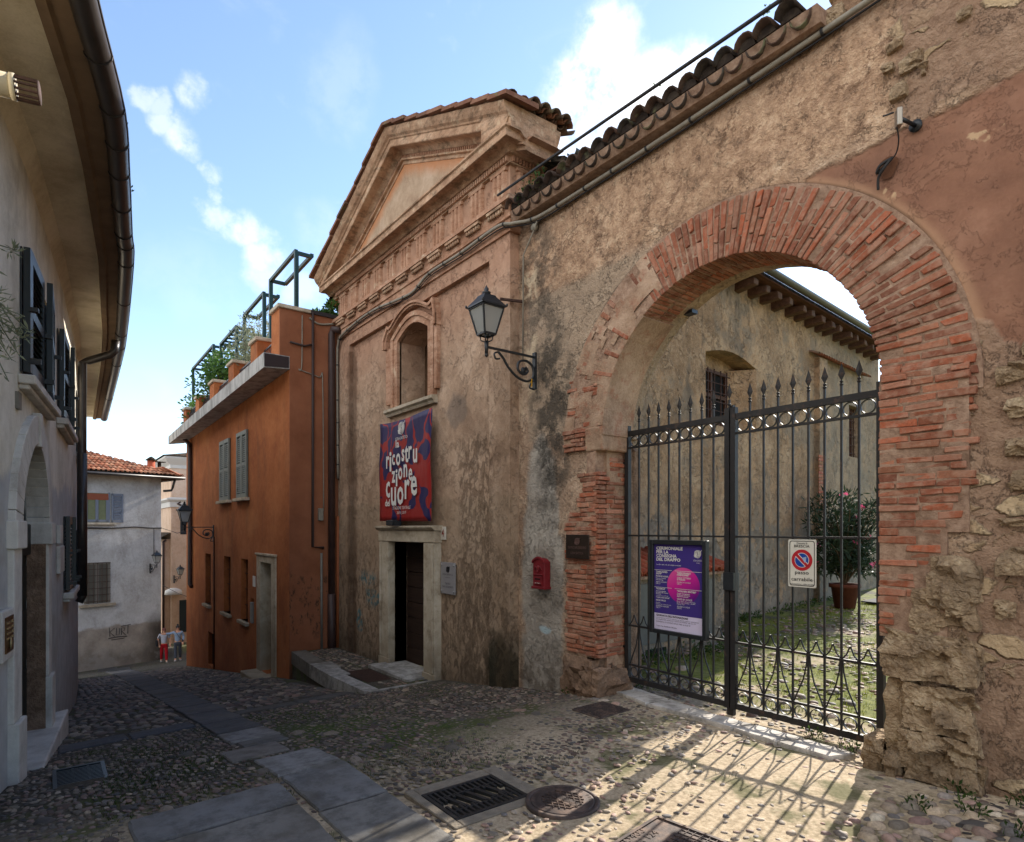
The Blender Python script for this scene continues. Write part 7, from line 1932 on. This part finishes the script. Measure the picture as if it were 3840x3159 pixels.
# ================================================================== COURTYARD
an = thing('meter_cabinet', 'low rendered meter cabinet with grey metal doors and red tile roof in the courtyard', 'cabinet', (-5.95, 7.7, 0))
CXF = -5.78
m = MB(); m.box(-6.55, CXF, 6.35, 8.62, -.2, 1.22); m.build('wall', M['yard'], an)
m = MB(); m.box(CXF, CXF+.02, 6.62, 7.5, .28, 1.14); m.box(CXF, CXF+.02, 7.53, 8.42, .28, 1.14); m.build('metal_door', simple('grey sheet metal', lin(86, 84, 80), .5, .2, .4, .15), an)
m = MB(); m.box(CXF-.01, CXF+.006, 6.8, 7.25, -.02, .2); m.build('vent', M['pit'], an)
m = MB(); m.hexa([(-6.75, 6.2, 1.5), (CXF+.12, 6.2, 1.22), (CXF+.12, 8.75, 1.22), (-6.75, 8.75, 1.5), (-6.75, 6.2, 1.54), (CXF+.12, 6.2, 1.26), (CXF+.12, 8.75, 1.26), (-6.75, 8.75, 1.54)]); rfb = m.build('roof_bed', M['mortar'], an)
m = MB()
for i in range(14):
    y = 6.28+i*.185; cc = R.choice([(160, 78, 54), (140, 66, 46), (176, 92, 64)])
    coppo(m, (CXF+.16, y, 1.27), (-6.6, y, 1.58), .085, .075, colr=cc); coppo(m, (CXF+.13, y+.09, 1.33), (-6.6, y+.09, 1.62), .08, .08, conc=True, colr=cc)
m.build('roof_tiles', M['tile_red'], rfb)
pot = thing('terracotta_pot', 'brown terracotta pot holding the oleander in the courtyard', 'pot', (-6.15, 13.7, gz(-6.15, 13.7)))
z = gz(-6.15, 13.7)
m = MB(); m.lathe([(.0, z), (.2, z), (.27, z+.44), (.31, z+.44), (.31, z+.52), (.26, z+.52), (.25, z+.44), (.0, z+.44)], (-6.15, 13.7, 0), 18); m.build('pot_body', simple('terracotta', lin(92, 52, 38), .85, 0, .2, .2), pot)
ol = thing('oleander', 'tall dark green oleander with pink flowers in a terracotta pot in the courtyard', 'shrub', (-6.15, 13.7, z+.5))
m = MB(); lm = MB(); FLW = []; PETAL = m_leaf('pink petals', lin(206, 70, 120), lin(226, 110, 150), .3)
for i in range(46):
    a_ = R.uniform(0, 2*pi); hh = R.uniform(.3, 1.95); rr = R.uniform(.2, .85)*(1-.25*(hh > 2))
    b0 = Vector((-6.15, 13.7, z+.5)); tip = b0+Vector((math.cos(a_)*rr*.85, math.sin(a_)*rr*1.25, hh)); mid = b0.lerp(tip, .5)+Vector((0, 0, .2))
    m.tube(smoothpath([b0, mid, tip], 4), [.018*(1-q/9)+.004 for q in range(9)], 5)
    for f in (.45, .65, .85, 1.0):
        c_ = b0.lerp(tip, f)+Vector((0, 0, .2*(1-abs(f-.5)*2))); leafy(lm, c_, (.15, .15, .15), 24, .17, up=.25, asp=.2)
    if R.random() < .2: fq = MB(); leafy(fq, tip+Vector((0, 0, .06)), (.06, .06, .05), 14, .05, asp=.9); FLW.append(fq)
m.build('stem', M['bark'], ol); lm.build('foliage', m_leaf('oleander leaf', lin(28, 42, 30), lin(50, 68, 46), .15), ol)
for fq in FLW: fq.build('flower', PETAL, ol)
tag(MB().hexa([(-6.2, 14.6, .28), (-5.2, 14.6, .26), (-5.2, 16.2, .28), (-6.2, 16.2, .3), (-6.2, 14.6, .31), (-5.2, 14.6, .29), (-5.2, 16.2, .31), (-6.2, 16.2, .33)]).build('dark_mat', m_flat('dark mat', lin(34, 36, 40), .9)), 'dark mat lying at the far end of the courtyard wall', 'mat')
m = MB()
for i in range(70):
    y = R.uniform(8.7, 15); x = -6.6-.075*(y-6)+R.uniform(.12, .5); leafy(m, (x, y, gz(x, y)+.05), (.1, .1, .06), 14, .06, up=.5)
for i in range(40):
    y = R.uniform(6.3, 9.2); x = -5.6+R.uniform(-.1, .4); leafy(m, (x, y, gz(x, y)+.06), (.1, .12, .08), 16, .06, up=.5)
m.build('courtyard_weeds', M['weed'], None, kind='stuff')
lt = thing('arch_light', 'small black light fitting tucked under the arch crown inside the gateway', 'light', (-4.35, 5.75, 4.42))
MB().box(-4.62, -4.2, 5.72, 5.82, 4.33, 4.37).build('housing', M['blackiron'], lt); MB().box(-4.6, -4.5, 5.70, 5.73, 4.34, 4.38).build('lens', M['whitepaint'], lt)

# ================================================================== PEOPLE
def skin_mesh(name, nodes, edges, mat, parent, sub=2):
    me = bpy.data.meshes.new(name); me.from_pydata([n_[0] for n_ in nodes], edges, []); ob = bpy.data.objects.new(name, me); COL.objects.link(ob)
    sk = ob.modifiers.new('skin', 'SKIN'); sv = me.skin_vertices[0] if me.skin_vertices else None
    bpy.context.view_layer.update()
    for i, n_ in enumerate(nodes):
        r = n_[1]; me.skin_vertices[0].data[i].radius = r if hasattr(r, '__len__') else (r, r)
    me.skin_vertices[0].data[0].use_root = True
    sb = ob.modifiers.new('sub', 'SUBSURF'); sb.levels = sub; sb.render_levels = sub
    dg = bpy.context.evaluated_depsgraph_get(); dg.update()
    m2 = bpy.data.meshes.new_from_object(ob.evaluated_get(dg)); bpy.data.objects.remove(ob)
    m2.materials.clear(); m2.materials.append(mat); m2.name = name
    for p_ in m2.polygons: p_.use_smooth = True
    o2 = bpy.data.objects.new(name, m2); COL.objects.link(o2); o2.parent = parent; WL[o2] = Vector((0, 0, 0)); return o2
SKINM = simple('skin', lin(196, 146, 118), .55, 0, .3, .05, 20, 0)
def person(label, loc, rotz, H_, top, trousers, shoe, hair, armL, armR, stride, lean=0, bun=False):
    """faces local -Y; built 1.70 tall then scaled"""
    t = thing('person', label, 'person', loc, rotz); s_ = H_/1.70; t.scale = (s_,)*3
    hz = .90
    kl, kr = Vector((.10, -.06*stride, .48)), Vector((-.10, .03*stride, .48))
    fl_, fr_ = Vector((.11, -.13*stride, .07)), Vector((-.11, .16*stride, .09))
    sh = 1.40
    nodes = [((0, 0, hz), (.13, .10)), ((0, 0, 1.08), (.115, .085)), ((0, .005, 1.26), (.135, .095)), ((0, .01, sh), (.11, .075)), ((0, 0, 1.47), (.048, .05)), ((0, -.01, 1.53), (.06, .07)), ((0, -.02, 1.60), (.075, .09)), ((0, -.015, 1.67), (.055, .065)),
             ((.085, 0, .84), (.085, .09)), (tuple(kl), (.056, .06)), (tuple(fl_), (.036, .04)), (tuple(fl_+Vector((.02, -.13, -.035))), (.035, .025)),
             ((-.085, 0, .84), (.085, .09)), (tuple(kr), (.056, .06)), (tuple(fr_), (.036, .04)), (tuple(fr_+Vector((-.02, -.13, -.045))), (.035, .025)),
             ((.165, .01, 1.385), (.055, .055)), (armL[0], (.042, .042)), (armL[1], (.03, .03)),
             ((-.165, .01, 1.385), (.055, .055)), (armR[0], (.042, .042)), (armR[1], (.03, .03))]
    edges = [(0, 1), (1, 2), (2, 3), (3, 4), (4, 5), (5, 6), (6, 7), (0, 8), (8, 9), (9, 10), (10, 11), (0, 12), (12, 13), (13, 14), (14, 15), (3, 16), (16, 17), (17, 18), (3, 19), (19, 20), (20, 21)]
    hands = []
    for arm in (armL, armR):      # palm, thumb and four fingers rooted in the wrist
        b = len(nodes); w_, e_ = Vector(arm[1]), Vector(arm[0]); d = (w_-e_).normalized(); sd = d.cross(Vector((0, 1, 0)))
        sd = sd.normalized() if sd.length > .1 else Vector((1, 0, 0))
        wi = 18 if arm is armL else 21
        nodes.append((tuple(w_+d*.06), (.036, .018))); edges.append((wi, b))
        for q, (off, ln) in enumerate(((-.03, .055), (-.01, .07), (.01, .075), (.03, .065))):
            nodes.append((tuple(w_+d*.09+sd*off), .0095)); nodes.append((tuple(w_+d*(.09+ln*.6)+sd*off+Vector((0, -.012, 0))), .0085)); nodes.append((tuple(w_+d*(.09+ln)+sd*off+Vector((0, -.03, 0))), .007))
            k0 = len(nodes)-3; edges += [(b, k0), (k0, k0+1), (k0+1, k0+2)]
        nodes.append((tuple(w_+d*.04-sd*.045), .010)); nodes.append((tuple(w_+d*.08-sd*.06), .008)); edges += [(wi, len(nodes)-2), (len(nodes)-2, len(nodes)-1)]
    skin_mesh('body', nodes, edges, SKINM, t)
    sl = .02
    def gr(v, g_): return tuple(x+g_ for x in v)
    ee = [Vector(armL[0]).lerp(Vector((.165, .01, 1.385)), .15), Vector(armR[0]).lerp(Vector((-.165, .01, 1.385)), .15)]
    sn = [((0, 0, .90), (.155, .125)), ((0, 0, 1.08), (.135, .105)), ((0, .005, 1.26), (.152, .115)), ((0, .01, 1.405), (.115, .085)), ((.165, .01, 1.385), (.07, .07)), (tuple(ee[0]), (.062, .062)), ((-.165, .01, 1.385), (.07, .07)), (tuple(ee[1]), (.062, .062))]
    se = [(0, 1), (1, 2), (2, 3), (3, 4), (4, 5), (3, 6), (6, 7)]
    if top.get('long'):
        sn += [(tuple(Vector(armL[0]).lerp(Vector(armL[1]), .85)), (.042, .042)), (tuple(Vector(armR[0]).lerp(Vector(armR[1]), .85)), (.042, .042))]
        se += [(5, 8), (7, 9)]
    skin_mesh('shirt', sn, se, simple('shirt cloth', lin(*top['c']), .9, 0, .1, .1, 10, .2), t)
    tn = [((0, 0, .98), (.145, .115)), ((0, 0, .88), (.14, .115)), ((.088, 0, .80), (.095, .10)), (tuple(kl), (.072, .075)), (tuple(fl_+Vector((0, 0, .04))), (.055, .06)), ((-.088, 0, .80), (.095, .10)), (tuple(kr), (.072, .075)), (tuple(fr_+Vector((0, 0, .04))), (.055, .06))]
    skin_mesh('trousers', tn, [(0, 1), (1, 2), (2, 3), (3, 4), (1, 5), (5, 6), (6, 7)], simple('trouser cloth', lin(*trousers), .9, 0, .1, .15, 10, .2), t)
    for f in (fl_, fr_):
        m = MB(); m.ball((f.x*1.1, f.y-.06, f.z-.035), (.05, .125, .045), 10, 6); m.build('shoe', simple('shoe', lin(*shoe), .6, 0, .3, .1), t, local=True)
    m = MB(); m.ball((0, .015, 1.63), (.092, .105, .088), 12, 8); m.ball((0, .07, 1.56), (.08, .05, .09), 10, 6)
    if bun: m.ball((0, .03, 1.74), (.045, .045, .05), 8, 6)
    m.build('hair', simple('hair', lin(*hair), .5, 0, .4, .2, 30, .2), t, local=True)
    m = MB()
    for sx in (-1, 1): m.ball((sx*.032, -.108, 1.605), (.024, .01, .018), 8, 5)
    m.bar((-.05, -.112, 1.61), (.05, -.112, 1.61), .008); m.build('sunglasses', m_flat('sunglasses', lin(26, 24, 26), .2), t, local=True)
    m = MB(); m.ball((0, -.118, 1.575), (.012, .018, .02), 6, 4); m.ball((0, -.105, 1.535), (.025, .008, .008), 8, 4)
    for sx in (-1, 1): m.ball((sx*.082, -.01, 1.59), (.012, .02, .03), 6, 5)
    m.build('face', simple('lips and ears', lin(182, 120, 100), .5, 0, .3, .05), t, local=True)
    return t
# heading uphill towards the camera (facing +X, slightly -Y): local -Y -> +X
ang = math.radians(84)
p1 = Vector((-33.72, 4.60, gz(-33.72, 4.6))); p2 = Vector((-32.9, 5.02, 0)); p2 = Vector((-33.45, 5.15, gz(-33.45, 5.15)))
person('person in white T shirt and red trousers walking uphill with a black bag', p1, ang, 1.66, {'c': (168, 168, 176)}, (150, 26, 34), (150, 146, 140), (96, 44, 36), ((.27, .03, 1.14), (.27, -.06, .92)), ((-.26, .04, 1.15), (-.22, -.08, .93)), 1.0)
person('person in pale blue shirt and grey jeans, arm round the friend', p2, ang, 1.70, {'c': (132, 148, 168), 'long': True}, (66, 70, 78), (150, 146, 144), (30, 26, 26), ((.27, .04, 1.14), (.22, -.1, .93)), ((-.36, .03, 1.33), (-.55, .03, 1.36)), -1.0, bun=True)
bg = thing('shoulder_bag', 'black shoulder bag carried by the person in red trousers', 'bag', tuple(p1+Vector((0, -.32, .85))))
m = MB(); c_ = p1+Vector((.0, -.30, .98)); m.hexa([tuple(c_+Vector(v)) for v in ((-.16, -.06, -.16), (.16, -.06, -.16), (.16, .05, -.16), (-.16, .05, -.16), (-.13, -.04, .14), (.13, -.04, .14), (.13, .03, .14), (-.13, .03, .14))]); m.build('bag_body', m_flat('black leather', lin(26, 24, 26), .5), bg, .03, 2)
MB().tube([tuple(c_+Vector((-.1, 0, .12))), tuple(p1+Vector((-.02, -.12, 1.45))), tuple(c_+Vector((.1, 0, .12)))], .012, 6).build('strap', M['darkcable'], bg)
bg = thing('shoulder_bag', 'small dark crossbody bag on the person in the blue shirt', 'bag', tuple(p2+Vector((0, -.2, .85))))
m = MB(); c_ = p2+Vector((.06, .2, .92)); m.hexa([tuple(c_+Vector(v)) for v in ((-.1, -.04, -.09), (.1, -.04, -.09), (.1, .04, -.09), (-.1, .04, -.09), (-.09, -.03, .08), (.09, -.03, .08), (.09, .03, .08), (-.09, .03, .08))]); m.build('bag_body', m_flat('black leather', lin(26, 24, 26), .5), bg, .02, 2)
MB().tube([tuple(c_+Vector((.05, 0, .08))), tuple(p2+Vector((.14, .02, 1.2))), tuple(p2+Vector((.02, -.12, 1.46)))], .012, 6).build('strap', M['darkcable'], bg)

# ================================================================== CAMERA, LIGHT, SKY
cam = bpy.data.cameras.new('camera'); co = bpy.data.objects.new('camera', cam); COL.objects.link(co); scene.camera = co
cam.sensor_width = 36; cam.lens = 1263.8/2110*36; cam.clip_end = 2000; cam.clip_start = .05
cam.shift_x = 0; cam.shift_y = (1091-868)/2110
co.location = (0, 0, EYE)
fwd = Vector((-ST, CT, 0)); co.rotation_euler = fwd.to_track_quat('-Z', 'Y').to_euler()
EL = math.radians(28.0); SDIR = Vector((-.232, .9727, 0))*math.cos(EL)+Vector((0, 0, math.sin(EL)))
sl = bpy.data.lights.new('sun', 'SUN'); sl.energy = 4.6; sl.angle = math.radians(.53); sl.color = (1.0, .93, .82)
so = bpy.data.objects.new('sun', sl); COL.objects.link(so); so.rotation_euler = SDIR.to_track_quat('Z', 'Y').to_euler(); so.location = (0, 0, 20)
W = bpy.data.worlds.new('World'); scene.world = W; W.use_nodes = True
nt = W.node_tree; nt.nodes.clear()
class WN_(N):
    def __init__(s): s.t = nt; s._pos = None; s._obj = None
k = WN_()
sky = k.n('ShaderNodeTexSky', sky_type='NISHITA'); sky.sun_disc = False; sky.sun_elevation = EL; sky.sun_rotation = math.atan2(SDIR.x, SDIR.y)
sky.altitude = 150; sky.air_density = .9; sky.dust_density = .15; sky.ozone_density = 1.0
gen = k.n('ShaderNodeTexCoord').outputs['Generated']
def pdir(x, y):
    s_ = (x-1055)/1263.8; t_ = (1091-y)/1263.8; v = Vector((CT*s_-ST, ST*s_+CT, t_)); return v.normalized()
q = k.noise(k.map(gen, (1, 1, 1)), 7, 9, .62, color=True); q = k.vadd(q, (.5, .5, .5), 'SUBTRACT')
nd = k.n('ShaderNodeVectorMath', operation='SCALE'); k.set(nd.inputs[0], q); nd.inputs['Scale'].default_value = .11
wd_ = k.vadd(gen, nd.outputs[0])
nz = k.noise(gen, 16, 9, .65); nz2 = k.noise(k.map(gen, (1, 1, 2.2)), 5, 7, .62, 1.0)
def blob(x, y, r, soft=.45):
    d = pdir(x, y); nd = k.n('ShaderNodeVectorMath', operation='DISTANCE'); k.set(nd.inputs[0], wd_); nd.inputs[1].default_value = d
    rr = r*.8/1263.8
    return k.sm(nd.outputs['Value'], rr*(1+soft), rr*(1-soft))
tot = None
for x, y, r, a in ((1185, 170, 62, 1), (1245, 110, 70, 1), (1230, 210, 95, 1), (1320, 230, 90, 1), (1410, 170, 50, .7), (1470, 190, 60, .6), (1180, 310, 70, .9), (1140, 345, 50, .7), (1290, 290, 80, .9),
                   (392, 190, 34, .7), (285, 215, 26, .55), (325, 222, 26, .5), (335, 262, 32, .6), (385, 292, 42, .8), (445, 352, 24, .8), (462, 395, 18, .5), (465, 440, 34, .65), (515, 470, 48, .85), (545, 520, 46, .8), (545, 560, 46, .6),
                   (630, 590, 45, .5), (650, 450, 70, .18), (690, 190, 80, .16), (690, 130, 60, .08), (400, 590, 100, .1), (330, 560, 70, .1), (330, 800, 60, .1)):
    b = k.math('MULTIPLY', blob(x, y, r*(1 if x > 1000 else .82)), a*(1 if x > 1000 else .72)); tot = b if tot is None else k.math('MAXIMUM', tot, b)
cl = k.math('MULTIPLY', tot, k.sm(nz, .30, .62), cl=True)
cl = k.math('MAXIMUM', cl, k.math('MULTIPLY', k.sm(nz2, .54, .8), .14))
up = k.sm(k.xyz(gen)[2], -.05, .35)
# thin milky veil, stronger near the horizon
veil = k.math('ADD', .02, k.math('MULTIPLY', k.math('SUBTRACT', 1, up), .12))
SKYC = k.mix(veil, sky.outputs[0], (4.2, 5.6, 7.4, 1))
nd2 = k.n('ShaderNodeVectorMath', operation='DISTANCE'); k.set(nd2.inputs[0], gen); nd2.inputs[1].default_value = SDIR.normalized()
glow = k.sm(nd2.outputs['Value'], .6, .05)
CC = k.mix(glow, (4.4, 4.5, 4.7, 1), (9, 8.8, 8.5, 1))
c = k.mix(cl, SKYC, CC)
# unseen bright broken cloud added behind the viewer to fill the shaded fronts
bk = k.math('MULTIPLY', k.sm(k.xyz(gen)[1], -.12, -.4), k.sm(nz2, .34, .56))
c = k.mix(bk, c, (7.6, 7.55, 7.5, 1))
bgn = k.n('ShaderNodeBackground'); k.set(bgn.inputs[0], c); bgn.inputs[1].default_value = .15
on = k.n('ShaderNodeOutputWorld'); nt.links.new(bgn.outputs[0], on.inputs[0])
scene.render.engine = 'CYCLES'
scene.cycles.max_bounces = 6; scene.cycles.diffuse_bounces = 4
vs_ = scene.view_settings; vs_.view_transform = 'Standard'; vs_.look = 'None'; vs_.gamma = 1; vs_.exposure = 1.15
